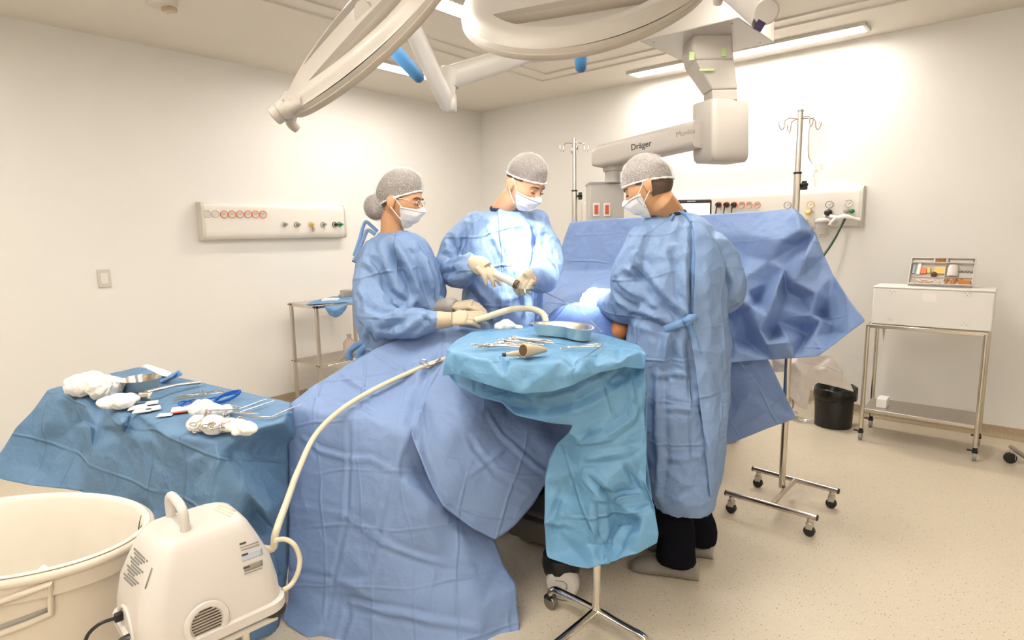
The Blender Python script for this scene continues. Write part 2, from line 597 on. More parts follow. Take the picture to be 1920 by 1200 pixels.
GREEN = mat('green_plastic', (0.01, 0.20, 0.07), 0.4, noise_amt=0.05)
DKGREEN = mat('dark_green_hose', (0.006, 0.035, 0.018), 0.4, noise_amt=0.1)
YELLOW = mat('yellow_plastic', (0.74, 0.52, 0.16), 0.4, noise_amt=0.05)
PEND = mat('cream_enamel', (0.45, 0.415, 0.37), 0.38, noise_amt=0.015)
TBASE = mat('shaded_table_base', (0.13, 0.11, 0.085), 0.5, noise_amt=0.05)  # beige base, with the shade under the drapes put into its colour
BOXW = mat('white_lacquer', (0.76, 0.735, 0.70), 0.35, noise_amt=0.01)
BINPL = mat('ivory_plastic', (0.60, 0.53, 0.435), 0.45, noise_amt=0.03)
BEIGE = mat('beige_plastic', (0.52, 0.43, 0.30), 0.4, noise_amt=0.04)
PINKISH = mat('pale_pink_cover', (0.62, 0.50, 0.44), 0.6, noise_amt=0.03)
PALEGREEN = mat('green_tape', (0.45, 0.55, 0.25), 0.6, noise_amt=0.05)
INK = mat('dark_print', (0.05, 0.045, 0.04), 0.6, noise_amt=0.05)
INKPALE = mat('pale_print', (0.26, 0.23, 0.19), 0.6, noise_amt=0.05)
GREYPRINT = mat('grey_print', (0.20, 0.19, 0.18), 0.6, noise_amt=0.1)
BLUEPRINT = mat('blue_grey_label', (0.40, 0.45, 0.52), 0.6, noise_amt=0.05)
REDPRINT = mat('pale_red_label', (0.75, 0.52, 0.40), 0.6, noise_amt=0.05)
AMBER = mat('amber_glass', (0.50, 0.17, 0.03), 0.2, noise_amt=0.2, noise_sc=50)
BROWN = mat('brown_cap', (0.09, 0.05, 0.02), 0.4, noise_amt=0.1)
GREYPL = mat('grey_plastic', (0.30, 0.28, 0.25), 0.45, noise_amt=0.05)
SCREEN = mat('monitor_screen', (0.7, 0.7, 0.66), 0.3, emit=(1, 0.97, 0.9), estr=0.55, noise_amt=0.02)
PURPLE = mat('dark_violet_cap', (0.045, 0.02, 0.07), 0.4, noise_amt=0.1)


def lamp_mat():
    m = bpy.data.materials.new('lamp_diffuser'); m.use_nodes = True
    b = m.node_tree.nodes['Principled BSDF']
    b.inputs['Base Color'].default_value = (0.8, 0.8, 0.8, 1)
    b.inputs['Emission Color'].default_value = (*STRIP_COL, 1)
    b.inputs['Emission Strength'].default_value = STRIP_POWER
    return m


LAMP = lamp_mat()


def cap_mat(name, density, vec_scale, col=(0.80, 0.76, 0.72)):
    """thin bouffant net: white fibres over see-through gauze"""
    m = bpy.data.materials.new(name); m.use_nodes = True
    nt = m.node_tree; nd = nt.nodes; L = nt.links
    b = nd['Principled BSDF']; out = nd['Material Output']
    b.inputs['Base Color'].default_value = (*col, 1); b.inputs['Roughness'].default_value = 0.8
    tc = nd.new('ShaderNodeTexCoord')
    mp = nd.new('ShaderNodeMapping'); mp.inputs['Scale'].default_value = vec_scale
    L.new(tc.outputs['UV'], mp.inputs['Vector'])
    n0 = nd.new('ShaderNodeTexNoise'); n0.inputs['Scale'].default_value = 4; L.new(mp.outputs[0], n0.inputs['Vector'])
    vm = nd.new('ShaderNodeVectorMath'); vm.operation = 'MULTIPLY_ADD'; vm.inputs[1].default_value = (0.8, 0.8, 0.8)
    L.new(n0.outputs['Color'], vm.inputs[0]); L.new(mp.outputs[0], vm.inputs[2])
    vo = nd.new('ShaderNodeTexVoronoi'); vo.feature = 'DISTANCE_TO_EDGE'; vo.inputs['Scale'].default_value = 9
    L.new(vm.outputs[0], vo.inputs['Vector'])
    mr = nd.new('ShaderNodeMapRange'); mr.inputs[1].default_value = 0.0; mr.inputs[2].default_value = 0.08
    mr.inputs[3].default_value = 0.58; mr.inputs[4].default_value = density
    L.new(vo.outputs['Distance'], mr.inputs[0])
    tr = nd.new('ShaderNodeBsdfTransparent')
    ms = nd.new('ShaderNodeMixShader')
    L.new(mr.outputs[0], ms.inputs[0]); L.new(tr.outputs[0], ms.inputs[1]); L.new(b.outputs[0], ms.inputs[2]); L.new(ms.outputs[0], out.inputs['Surface'])
    return m


CAP = cap_mat('bouffant_net', 0.19, (11.0, 4.2, 1))
SHOECOVER = cap_mat('shoe_cover_film', 0.55, (8, 1, 1), (0.40, 0.36, 0.30))


def floor_mat(name, base, k=1.0):
    m = bpy.data.materials.new(name); m.use_nodes = True
    nt = m.node_tree; nd = nt.nodes; L = nt.links
    b = nd['Principled BSDF']
    b.inputs['Roughness'].default_value = 0.32; b.inputs['Specular IOR Level'].default_value = 0.35
    tc = nd.new('ShaderNodeTexCoord')
    n1 = nd.new('ShaderNodeTexNoise'); n1.inputs['Scale'].default_value = 1.2; n1.inputs['Detail'].default_value = 4
    L.new(tc.outputs['Object'], n1.inputs['Vector'])
    mx = nd.new('ShaderNodeMix'); mx.data_type = 'RGBA'
    mx.inputs[6].default_value = (*[c * 0.95 for c in base], 1); mx.inputs[7].default_value = (*[c * 1.05 for c in base], 1)
    L.new(n1.outputs['Fac'], mx.inputs[0])
    prev = mx.outputs[2]
    for sc_, thr, colr in ((70, 0.17, (0.10, 0.07, 0.045)), (120, 0.16, (0.26, 0.19, 0.12)), (95, 0.18, (0.78, 0.70, 0.58)), (170, 0.2, (0.36, 0.28, 0.19))):
        vo = nd.new('ShaderNodeTexVoronoi'); vo.inputs['Scale'].default_value = sc_; vo.inputs['Randomness'].default_value = 1
        L.new(tc.outputs['Object'], vo.inputs['Vector'])
        lt = nd.new('ShaderNodeMath'); lt.operation = 'LESS_THAN'; lt.inputs[1].default_value = thr
        L.new(vo.outputs['Distance'], lt.inputs[0])
        # only some of the cells carry a chip
        sx = nd.new('ShaderNodeSeparateColor'); L.new(vo.outputs['Color'], sx.inputs[0])
        g = nd.new('ShaderNodeMath'); g.operation = 'GREATER_THAN'; g.inputs[1].default_value = 0.52
        L.new(sx.outputs[0], g.inputs[0])
        mu = nd.new('ShaderNodeMath'); mu.operation = 'MULTIPLY'; L.new(lt.outputs[0], mu.inputs[0]); L.new(g.outputs[0], mu.inputs[1])
        mk_ = nd.new('ShaderNodeMath'); mk_.operation = 'MULTIPLY'; mk_.inputs[1].default_value = 0.75 * k; L.new(mu.outputs[0], mk_.inputs[0])
        m2 = nd.new('ShaderNodeMix'); m2.data_type = 'RGBA'
        L.new(mk_.outputs[0], m2.inputs[0]); L.new(prev, m2.inputs[6]); m2.inputs[7].default_value = (*colr, 1)
        prev = m2.outputs[2]
    L.new(prev, b.inputs['Base Color'])
    return m


FLOOR = floor_mat('speckled_vinyl', (0.61, 0.535, 0.42))
COVE = floor_mat('terrazzo_cove', (0.40, 0.315, 0.205), 1.0)
# ================================================================== the room
def structure(name, mb, m, bevel=0):
    o = mk(name, mb, m, bevel=bevel)
    o['kind'] = 'structure'
    return o


T_ = 0.12
cx_, cy_ = (ROOM_L + ROOM_R) / 2, (ROOM_F + ROOM_B) / 2
wx_, wy_ = ROOM_R - ROOM_L, ROOM_B - ROOM_F
structure('floor', MB().box((cx_, cy_, -0.06), (wx_ + 0.3, wy_ + 0.3, 0.12)), FLOOR)
structure('ceiling', MB().box((cx_, cy_, ROOM_H + 0.06), (wx_ + 0.3, wy_ + 0.3, 0.12)), CEIL)
structure('wall_left', MB().box((ROOM_L - T_ / 2, cy_, ROOM_H / 2), (T_, wy_, ROOM_H)), WALL)
structure('wall_back', MB().box((cx_, ROOM_B + T_ / 2, ROOM_H / 2), (wx_, T_, ROOM_H)), WALL)
structure('wall_right', MB().box((ROOM_R + T_ / 2, cy_, ROOM_H / 2), (T_, wy_, ROOM_H)), WALL)
structure('wall_front', MB().box((cx_, ROOM_F - T_ / 2, ROOM_H / 2), (wx_, T_, ROOM_H)), WALL)


def cove(a, b, nrm):
    """hospital cove: vertical skirting with a curved foot, from a to b along the wall, nrm into the room"""
    prof = [(0.0, BASE_H), (0.006, BASE_H - 0.002), (0.006, 0.03), (0.010, 0.015), (0.020, 0.005), (0.034, 0.0012), (0.0, 0.0012)]
    A, B, N = Vector(a), Vector(b), Vector(nrm)
    return MB().loft([[P + N * d + Vector((0, 0, z)) for d, z in prof] for P in (A, B)])


structure('baseboard_left', cove((ROOM_L, ROOM_F, 0), (ROOM_L, ROOM_B, 0), (1, 0, 0)), COVE)
structure('baseboard_back', cove((ROOM_L + 0.035, ROOM_B, 0), (ROOM_R - 0.035, ROOM_B, 0), (0, -1, 0)), COVE)
structure('baseboard_right', cove((ROOM_R, ROOM_F, 0), (ROOM_R, ROOM_B, 0), (-1, 0, 0)), COVE)
structure('baseboard_front', cove((ROOM_L + 0.035, ROOM_F, 0), (ROOM_R - 0.035, ROOM_F, 0), (0, 1, 0)), COVE)

# recessed frame of twin ceiling profiles around the lamp field
fc = pz(1017, 151, ROOM_H)            # its far corner
fx0, fy1 = fc.x, fc.y
fx1, fy0 = fx0 + 2.9, fy1 - 2.9


def rail(x0, y0, x1, y1):
    mb = MB()
    horiz = abs(x1 - x0) > abs(y1 - y0)
    L_ = max(abs(x1 - x0), abs(y1 - y0))
    c = ((x0 + x1) / 2, (y0 + y1) / 2, ROOM_H - 0.006)
    mb.box(c, (L_, 0.016, 0.012) if horiz else (0.016, L_, 0.012))
    return mb


for k, g in enumerate((0.0, 0.17)):
    for nm, (x0, y0, x1, y1) in (('far', (fx0 + g, fy1 - g, fx1 - g, fy1 - g)), ('left', (fx0 + g, fy0 + g, fx0 + g, fy1 - g)),
                                 ('near', (fx0 + g, fy0 + g, fx1 - g, fy0 + g)), ('right', (fx1 - g, fy0 + g, fx1 - g, fy1 - g))):
        structure('trim_%d' % (k * 4 + ['far', 'left', 'near', 'right'].index(nm) + 1), rail(x0, y0, x1, y1), GREYW)


# ------------------------------------------------------------------ linear ceiling lamps
def strip_lamp(cx, cy, length, along_x, label):
    t = thing('ceiling_light', label, 'ceiling light', (cx, cy, ROOM_H - 0.02), 'linear ceiling lamps')
    w = 0.17
    fr = MB()
    sx, sy = (length, w) if along_x else (w, length)
    d = 0.022
    for sgn in (-1, 1):
        if along_x:
            fr.box((cx, cy + sgn * (w / 2), ROOM_H - d / 2), (length + 0.02, 0.02, d))
            fr.box((cx + sgn * length / 2, cy, ROOM_H - d / 2), (0.02, w, d))
        else:
            fr.box((cx + sgn * (w / 2), cy, ROOM_H - d / 2), (0.02, length + 0.02, d))
            fr.box((cx, cy + sgn * length / 2, ROOM_H - d / 2), (w, 0.02, d))
    mk('frame', fr, WHITE, t)
    mk('diffuser', MB().box((cx, cy, ROOM_H - 0.009), (sx - 0.04, sy - 0.04, 0.014)), LAMP, t)
    return t


pa, pb = pz(1365, 105, ROOM_H), pz(1622, 43, ROOM_H)
yb = (pa.y + pb.y) / 2
strip_lamp(pb.x - 0.9, yb, 1.8, True, 'linear ceiling lamp on the right, running along the back wall behind the pendant')
l1, l2 = pz(715, 112, ROOM_H), pz(822, 150, ROOM_H)
strip_lamp((l1.x + l2.x) / 2, (l1.y + l2.y) / 2 - 0.10, 1.22, False, 'linear ceiling lamp seen behind the left surgical light and its blue handle')
m1 = pz(856, 12, ROOM_H)
strip_lamp(m1.x, m1.y - 0.42, 1.2, False, 'linear ceiling lamp at the top edge between the two surgical lights')
strip_lamp(fx1 - 0.55, fy1 - 1.5, 1.5, False, 'added linear fill lamp beyond the right edge of the view')  # this lamp and the next are unseen, added for more light
strip_lamp(fx0 + 1.9, fy1 - 4.3, 1.8, True, 'added linear fill lamp over the near end of the room, outside the view')
strip_lamp(-3.9, -0.7, 1.5, False, 'added linear fill lamp over the left foreground, outside the view')  # unseen, added to brighten the left wall
strip_lamp(1.2, -0.9, 1.8, True, 'added linear fill lamp out of view, across the near right of the room')  # unseen, last three strips added to light what faces the camera
strip_lamp(1.9, 0.9, 1.8, False, 'added linear fill lamp out of view, along the right wall')
strip_lamp(-0.4, -1.5, 1.8, True, 'added linear fill lamp out of view, close to the front wall')

# ceiling detector, top left corner
p = pz(303, 6, ROOM_H - 0.03)
t = thing('ceiling_detector', 'beige detector box on the ceiling at the top left', 'detector', (p.x, p.y, ROOM_H - 0.07))
Mx = Matrix.Translation((p.x, p.y, 0)) @ Matrix.Rotation(0.5, 4, 'Z')
mk('housing', MB().lathe([(0.0, ROOM_H - 0.05), (0.07, ROOM_H - 0.048), (0.085, ROOM_H - 0.03), (0.085, ROOM_H - 0.0005), (0.0, ROOM_H - 0.0005)], 28, Mx), GREYW, t, bevel=0.004)
mk('sensor', MB().box((0.03, 0.02, ROOM_H - 0.062), (0.07, 0.05, 0.026), Mx), BEIGE, t, bevel=0.004)

# pale ceiling plate behind the lamp arm
p = pz(1003, 106, ROOM_H)
tag(mk('ceiling_cover_plate', MB().lathe([(0.0, ROOM_H - 0.012), (0.13, ROOM_H - 0.012), (0.14, ROOM_H - 0.0005), (0, ROOM_H - 0.0005)], 28, Matrix.Translation((p.x, p.y, 0))), PINKISH),
    'round pinkish cover plate on the ceiling above the right blue lamp handle', 'cover plate')
# ================================================================== operating table and patient
AX = W(0.6, 0.8).normalized()             # along the table, from feet to head
TX = W(0.8, -0.6).normalized()            # across the table, towards the surgeon on the near side
P0 = W(0.39, 2.80)                        # under the sterile field


def TB(s, t, z):
    return P0 + AX * s + TX * t + Vector((0, 0, z))


TM = Matrix(((TX.x, AX.x, 0, P0.x), (TX.y, AX.y, 0, P0.y), (0, 0, 1, 0), (0, 0, 0, 1)))   # local x across, y along

tb = TB(-0.1, 0, 0)
t_table = thing('operating_table', 'operating table with beige base coloured dark as in shade, almost hidden under the blue drapes', 'operating table', tb)
mk('base', MB().box((0, 0.12, 0.10), (0.50, 1.0, 0.10), TM).box((0, 0.12, 0.165), (0.46, 0.92, 0.03), TM, (0.9, 0.95)), TBASE, t_table, bevel=0.015)
mk('column', MB().box((0, -0.05, 0.49), (0.30, 0.36, 0.62), TM), BLACK, t_table, bevel=0.02)
mk('tabletop', MB().box((0, 0.42, 0.835), (0.50, 1.45, 0.07), TM), STEEL_B, t_table, bevel=0.01)
mk('mattress', MB().box((0, 0.42, 0.905), (0.50, 1.43, 0.065), TM), BLACK, t_table, bevel=0.02)
lp = MB().box((0, 0, 0.75), (0.60, 0.24, 0.05), UVM(-0.56, 2.48, 0, 0.10))
mk('leg_rest', lp, BLACK, t_table, bevel=0.015)
for sx, sy in ((-1, -1), (1, -1), (-1, 1), (1, 1)):
    c = TM @ Vector((sx * 0.19, 0.12 + sy * 0.42, 0))
    mk('castor', MB().cyl(c + TX * -0.02 + Vector((0, 0, 0.05)), c + TX * 0.02 + Vector((0, 0, 0.05)), 0.048, 20), GREYPL, t_table, bevel=0.004)
# white wheel cover peeping out under the tray stand's cover
wc = pz(1055, 1092, 0.065)
fwd = (CAM - wc); fwd.z = 0; fwd.normalize()
fwd = (fwd + RIGHT * -0.25).normalized()
Mw = frame(wc, z=fwd, y=(0, 0, 1))
wh = mk('wheel_cover', MB().lathe([(0.0, -0.03), (0.062, -0.03), (0.066, -0.02), (0.066, 0.015), (0.058, 0.026), (0, 0.03)], 28, Mw), WHITE, t_table)
lo = [(-0.022, 0.022), (0.012, 0.022), (0.024, 0.012), (0.024, -0.006), (0.012, -0.016), (-0.022, -0.016)]
mk('grip_loop', MB().tube([Mw @ Vector((a, b, 0.0285)) for a, b in lo], 0.003, 6), GREYPL, wh)
mk('pedal_cover', MB().lathe([(0.0, 0.08), (0.075, 0.075), (0.08, 0.04), (0.072, 0.0)], 24, Matrix.Translation(wc + Vector((0, 0, 0.02)) + AHEAD * 0.05)), BLACK, t_table)

# patient: one body lying on the table, head behind the screen
t_pat = thing('person', 'patient lying on the operating table under blue drapes, only orange-brown skin showing', 'person', TB(0.2, 0, 0.94))
pb_ = MB()
zc = 0.985
pb_.tube(catmull([TB(-0.12, 0, zc - 0.01), TB(0.0, 0, zc), TB(0.2, 0, zc + 0.005), TB(0.42, 0, zc), TB(0.60, 0, zc - 0.005), TB(0.70, 0, zc - 0.01)], 5),
         np.interp(np.linspace(0, 1, 26), [0, .15, .4, .7, .85, 1], [0.10, 0.155, 0.135, 0.155, 0.165, 0.09]), 20, flat=(0.62, 1.1))
pb_.tube([TB(0.68, 0, zc), TB(0.80, 0, zc + 0.01), TB(0.86, 0, zc + 0.02)], [0.065, 0.055, 0.06], 14)
pb_.ball(TB(0.95, 0, zc + 0.03), 0.1, 18, 12, s=(0.95, 0.95, 1.0))
pb_.ball(TB(0.95, 0, zc + 0.125), 0.018, 10, 8)
legs_ = [[TB(-0.05, 0.10, zc - 0.02), TB(-0.26, 0.12, zc - 0.085), TB(-0.46, 0.13, zc - 0.115), TB(-0.50, 0.13, zc - 0.25)],
         [TB(-0.05, -0.10, zc - 0.02), TB(-0.24, -0.18, zc - 0.09), TB(-0.45, -0.36, 0.86), W(-0.55, 2.52, 0.80)]]
for P in legs_:
    pb_.tube(catmull(P, 5), np.linspace(0.085, 0.045, 16), 14)
for s_ in (-1, 1):
    if s_ > 0:          # near arm bent outwards, elbow showing beside the gowned surgeon
        pb_.tube(catmull([TB(0.60, 0.16, zc), TB(0.36, 0.24, zc), pv(1172, 606, 2.66), pv(1164, 618, 2.56), pv(1150, 640, 2.60)], 5), np.linspace(0.055, 0.036, 21), 14)
        continue
    pb_.tube(catmull([TB(0.60, s_ * 0.16, zc), TB(0.40, s_ * 0.20, zc - 0.035), TB(0.2, s_ * 0.205, zc - 0.04), TB(0.0, s_ * 0.16, zc - 0.03)], 5), np.linspace(0.05, 0.03, 16), 12)
V, N, Fc = remesh(pb_, 0.012, 6)
link_mesh('body', V, Fc, SKIN_P, t_pat, 0)

# ------------------------------------------------------------------ drapes
# sheet over the patient, in table coordinates
def top_profile(s, t):
    hump = 0.215 * math.exp(-(t / 0.24) ** 4) * (0.72 + 0.28 * math.exp(-((s - 0.05) / 0.5) ** 2))
    z = 0.905 + hump * (0.40 + 0.60 * max(0.0, min(1.0, (s + 0.36) / 0.24)))
    return z


G = []
ns, ntt = 90, 70
for i in range(ns):
    s = -0.60 + 1.60 * i / (ns - 1)
    row = []
    for j in range(ntt):
        q = -1 + 2 * j / (ntt - 1)
        L_ = q * 0.78
        t = math.copysign(min(abs(L_), 0.33), L_)
        drop = max(0.0, abs(L_) - 0.33)
        z = top_profile(s, t) - drop
        t += math.copysign(drop * 0.10, L_) + 0.012 * math.sin(s * 17 + (3 if L_ > 0 else 0)) * (drop / 0.4)
        row.append(TB(s, t, z))
    G.append(row)
mbp = MB().grid(G)
V = np.array([tuple(p) for p in mbp.v]); T4 = np.array(mbp.f)
N = vnormals(V, T4)
V = crumple(V, N, 0.010, 6.0, 2.2)
# opening over the operation site
o_c = TB(0.08, 0.06, 0)
Fk = []
for q in T4:
    c = V[q].mean(0)
    d = Vector(c) - o_c
    a, b = d.dot(AX), d.dot(TX)
    if (a / 0.15) ** 2 + (b / 0.13) ** 2 > 1: Fk.append(tuple(q))
pd = link_mesh('patient_drape', V, Fk, DRAPE_D, None, 0)
set_uv(pd, np.stack([(V - np.array(P0)) @ np.array(AX), (V - np.array(P0)) @ np.array(TX)], 1))
m = pd.modifiers.new('solid', 'SOLIDIFY'); m.thickness = 0.002
tag(pd, 'deep blue drape lying over the patient between the gloved hands and the kidney dish', 'surgical drape')

# big front sheet hanging over the foot end
A_out = [(545, 757, 2.29), (590, 722, 2.37), (640, 690, 2.45), (700, 655, 2.52), (760, 631, 2.57), (812, 613, 2.60), (850, 611, 2.61), (920, 618, 2.56),
         (935, 660, 2.52), (900, 760, 2.40), (880, 900, 2.30), (925, 1010, 2.22), (945, 1060, 2.16), (966, 1096, 2.10), (972, 1150, 2.06), (976, 1235, 1.98),
         (900, 1250, 1.93), (800, 1240, 1.93), (700, 1235, 1.95), (640, 1215, 1.98), (606, 1190, 2.02), (575, 1195, 2.01), (540, 1172, 2.07), (522, 1150, 2.12),
         (540, 1130, 2.13), (541, 1071, 2.16), (542, 949, 2.20), (541, 828, 2.25)]
A_in = [(600, 775, 2.22), (655, 776, 2.19), (715, 790, 2.16), (768, 805, 2.11), (830, 690, 2.40), (835, 655, 2.48), (780, 690, 2.40), (720, 705, 2.42), (700, 735, 2.33),
        (640, 728, 2.38), (580, 742, 2.32), (760, 660, 2.50), (800, 730, 2.33), (565, 765, 2.27),
        (655, 861, 2.15), (696, 861, 2.12), (748, 887, 2.08), (600, 850, 2.19), (592, 805, 2.21),
        (650, 967, 2.10), (717, 1016, 2.05), (830, 1055, 2.045), (887, 1065, 2.07), (790, 960, 2.03), (826, 950, 2.07), (600, 960, 2.15), (850, 985, 2.10),
        (624, 1084, 2.08), (650, 1130, 2.05), (720, 1140, 2.00), (810, 1164, 1.97), (900, 1130, 2.00), (608, 1174, 2.03), (700, 1080, 2.03), (770, 1090, 2.02), (940, 1180, 2.02),
        (580, 1110, 2.10), (690, 1180, 1.985), (660, 1100, 2.02)]
cloth('surgical_drape', A_out, A_in, DRAPE, 'large blue drape hanging over the foot end of the table down to the floor', 'surgical drape',
      levels=4, soft=8, amp=0.0085, sc=4.2, seed=1.0, fine=0.3,
      folds=[([(541, 828), (600, 846), (655, 861), (696, 861), (748, 887)], 0.009, 0.010), ([(546, 949), (600, 957), (650, 967), (717, 1016), (775, 1040), (830, 1055), (887, 1065)], 0.009, 0.011), ([(541, 1071), (580, 1076), (624, 1084)], 0.009, -0.009),
             ([(650, 1130), (700, 1140), (760, 1152), (810, 1164), (900, 1178)], 0.010, 0.014), ([(655, 776), (656, 820), (655, 861), (652, 915), (650, 967), (636, 1030), (624, 1084), (608, 1174)], 0.008, -0.010),
             ([(768, 805), (750, 850), (740, 900), (717, 1016), (690, 1100)], 0.010, 0.010), ([(768, 806), (790, 860), (815, 915), (832, 950)], 0.012, 0.014), ([(830, 655), (800, 700), (780, 750), (769, 803)], 0.014, -0.020),
             ([(600, 741), (640, 752), (690, 770), (720, 788)], 0.010, -0.012), ([(548, 790), (560, 770), (566, 762)], 0.010, 0.012), ([(640, 700), (690, 735), (720, 765)], 0.010, 0.009), ([(700, 660), (730, 680), (760, 700)], 0.010, -0.009),
             ([(826, 1056), (815, 1110), (806, 1162)], 0.008, -0.008), ([(650, 1128), (652, 1160), (640, 1195)], 0.010, -0.014)])

# second sheet: flap under the instrument stand
B_out = [(838, 665, 2.43), (862, 690, 2.40), (960, 740, 2.42), (1040, 775, 2.40), (1105, 790, 2.38), (1080, 830, 2.34), (1046, 852, 2.30), (1030, 895, 2.27), (1000, 945, 2.23), (965, 985, 2.18), (928, 1012, 2.13),
         (885, 990, 2.08), (830, 950, 2.035), (800, 890, 2.045), (770, 812, 2.085), (800, 740, 2.27)]
B_in = [(850, 720, 2.30), (880, 780, 2.17), (905, 860, 2.14), (960, 880, 2.19), (940, 800, 2.27), (1000, 850, 2.27), (830, 830, 2.10), (850, 900, 2.06), (900, 940, 2.11), (1000, 800, 2.33)]
cloth('surgical_drape', B_out, B_in, DRAPE, 'blue drape flap with a hanging corner, half under the instrument stand cover', 'surgical drape',
      levels=4, soft=8, amp=0.006, sc=4.5, seed=5.0, fine=0.3,
      folds=[([(770, 800), (785, 850), (805, 900), (832, 948), (880, 985), (926, 1008)], 0.010, 0.012), ([(845, 770), (890, 840), (930, 890), (1010, 935)], 0.009, -0.012), ([(905, 760), (940, 815), (1000, 870), (1030, 890)], 0.009, 0.010), ([(880, 890), (920, 860), (960, 830)], 0.008, 0.009)])

# anaesthesia screen between the two infusion stands
SA, SB = W(0.385, 3.68), W(1.395, 2.98)
SN = (SB - SA).normalized().cross(Vector((0, 0, 1))); SN.normalize()
if SN.dot(AHEAD) > 0: SN = -SN                  # towards the camera


def scr(px, py, off=0.0):
    d = ray(px, py)
    t = ((SA - CAM).dot(SN) + off) / d.dot(SN)
    return CAM + d * t


S_out = [(1070, 417, 0.0), (1120, 411, 0.0), (1200, 408, 0.0), (1290, 404, 0.0), (1360, 400, 0.0), (1430, 396, 0.0), (1490, 391, 0.015),
         (1512, 412, 0.05), (1530, 438, 0.06), (1546, 480, 0.09), (1562, 515, 0.12), (1590, 560, 0.2), (1623, 601, 0.30),
         (1590, 625, 0.28), (1545, 660, 0.24), (1534, 668, 0.23), (1490, 671, 0.22), (1445, 674, 0.2), (1370, 680, 0.22), (1300, 690, 0.24), (1230, 690, 0.3),
         (1150, 640, 0.36), (1100, 600, 0.48), (1030, 590, 0.56), (1000, 575, 0.54), (1005, 548, 0.48), (1030, 530, 0.34), (1040, 515, 0.06), (1046, 488, 0.03), (1058, 447, 0.01)]
S_in = [(1120, 460, 0.02), (1200, 450, 0.02), (1110, 513, 0.05), (1170, 513, 0.05), (1120, 527, 0.3), (1200, 530, 0.24), (1075, 545, 0.42), (1130, 560, 0.42), (1160, 580, 0.4),
        (1280, 470, 0.02), (1350, 450, 0.02), (1400, 440, 0.04), (1440, 425, 0.06), (1470, 412, 0.05), (1494, 402, 0.08),
        (1500, 432, 0.14), (1482, 470, 0.05), (1462, 452, 0.13), (1440, 490, 0.09), (1400, 480, 0.02), (1385, 500, 0.02), (1395, 520, 0.12), (1470, 505, 0.11), (1510, 482, 0.18),
        (1500, 460, 0.03), (1526, 500, 0.10), (1490, 530, 0.17), (1475, 548, 0.04), (1502, 560, 0.03), (1520, 590, 0.15), (1455, 545, 0.20), (1440, 530, 0.06), (1405, 545, 0.13),
        (1420, 562, 0.02), (1438, 590, 0.20), (1410, 575, 0.17), (1424, 618, 0.20), (1390, 590, 0.08), (1375, 560, 0.20), (1372, 600, 0.02), (1376, 630, 0.06),
        (1460, 605, 0.08), (1515, 628, 0.02), (1540, 600, 0.16), (1560, 606, 0.14), (1525, 632, 0.17), (1450, 626, 0.05), (1440, 645, 0.22), (1380, 655, 0.20), (1560, 625, 0.12), (1480, 640, 0.26),
        (1400, 640, 0.03), (1555, 560, 0.12), (1530, 550, 0.18), (1470, 580, 0.1), (1545, 590, 0.04)]
cloth('anaesthesia_screen_drape', S_out, S_in, DRAPE, 'blue screen drape hung between the two infusion stands, crumpled on the right', 'surgical drape',
      levels=4, soft=6, amp=0.005, sc=5.0, seed=9.0, conv=scr, fine=0.2)

# plain folded end of the sheet hanging below it
L_out = [(1362, 676, 0.16), (1440, 672, 0.15), (1462, 720, 0.13), (1494, 784, 0.10), (1440, 803, 0.12), (1388, 824, 0.14), (1340, 842, 0.16), (1300, 850, 0.17), (1290, 760, 0.16), (1310, 680, 0.17)]
L_in = [(1400, 740, 0.145), (1375, 790, 0.15), (1370, 745, 0.13), (1345, 770, 0.15), (1440, 745, 0.12), (1430, 770, 0.14)]
cloth('surgical_drape', L_out, L_in, DRAPE, 'plain folded blue drape end hanging under the screen beside the gowned surgeon', 'surgical drape',
      levels=4, soft=6, amp=0.003, sc=4.0, seed=12.0, conv=scr, fine=0.15)

# ------------------------------------------------------------------ instrument stand (Mayo) in front
MZ = 1.045
tray_px = [(848, 650), (1005, 690), (1200, 655), (1128, 636), (1000, 618), (880, 624)]
tc_ = [pz(x, y, MZ) for x, y in ((852, 648), (1198, 655), (1128, 630), (880, 618))]
mb0 = pz(1118, 1145, 0.088)
t_mayo = thing('instrument_stand', 'chrome wheeled instrument stand under the light blue cover, in front of the standing surgeon', 'instrument stand', (mb0.x, mb0.y, 0))
tcx = sum(tc_, Vector()) / 4
mayo_ang = math.atan2((tc_[1] - tc_[0]).y, (tc_[1] - tc_[0]).x)
MMt = Matrix.Translation((tcx.x, tcx.y, MZ)) @ Matrix.Rotation(mayo_ang, 4, 'Z')
mk('tray', MB().box((0.02, 0.05, -0.026), (0.48, 0.26, 0.012), MMt).tube([MMt @ Vector(p) for p in ((-.22, -.08, -.02), (.26, -.08, -.02), (.26, .18, -.02), (-.22, .18, -.02))], 0.006, 8, closed=True), STEEL, t_mayo, bevel=0.003)
mk('pole', MB().cyl(mb0, Vector((mb0.x, mb0.y, MZ - 0.03)), 0.0165, 20), CHROME, t_mayo)
up_arm = MB().tube([Vector((mb0.x, mb0.y, MZ - 0.035)), Vector((tcx.x, tcx.y, MZ - 0.03))], 0.012, 10)
mk('tray_arm', up_arm, CHROME, t_mayo)
e1, e2, e3 = pz(1040, 1105, 0.088), pz(1205, 1195, 0.088), pz(1035, 1215, 0.088)
e2 = mb0 + (e2 - mb0) * 1.05
e3 = mb0 + (e3 - mb0).normalized() * 0.33
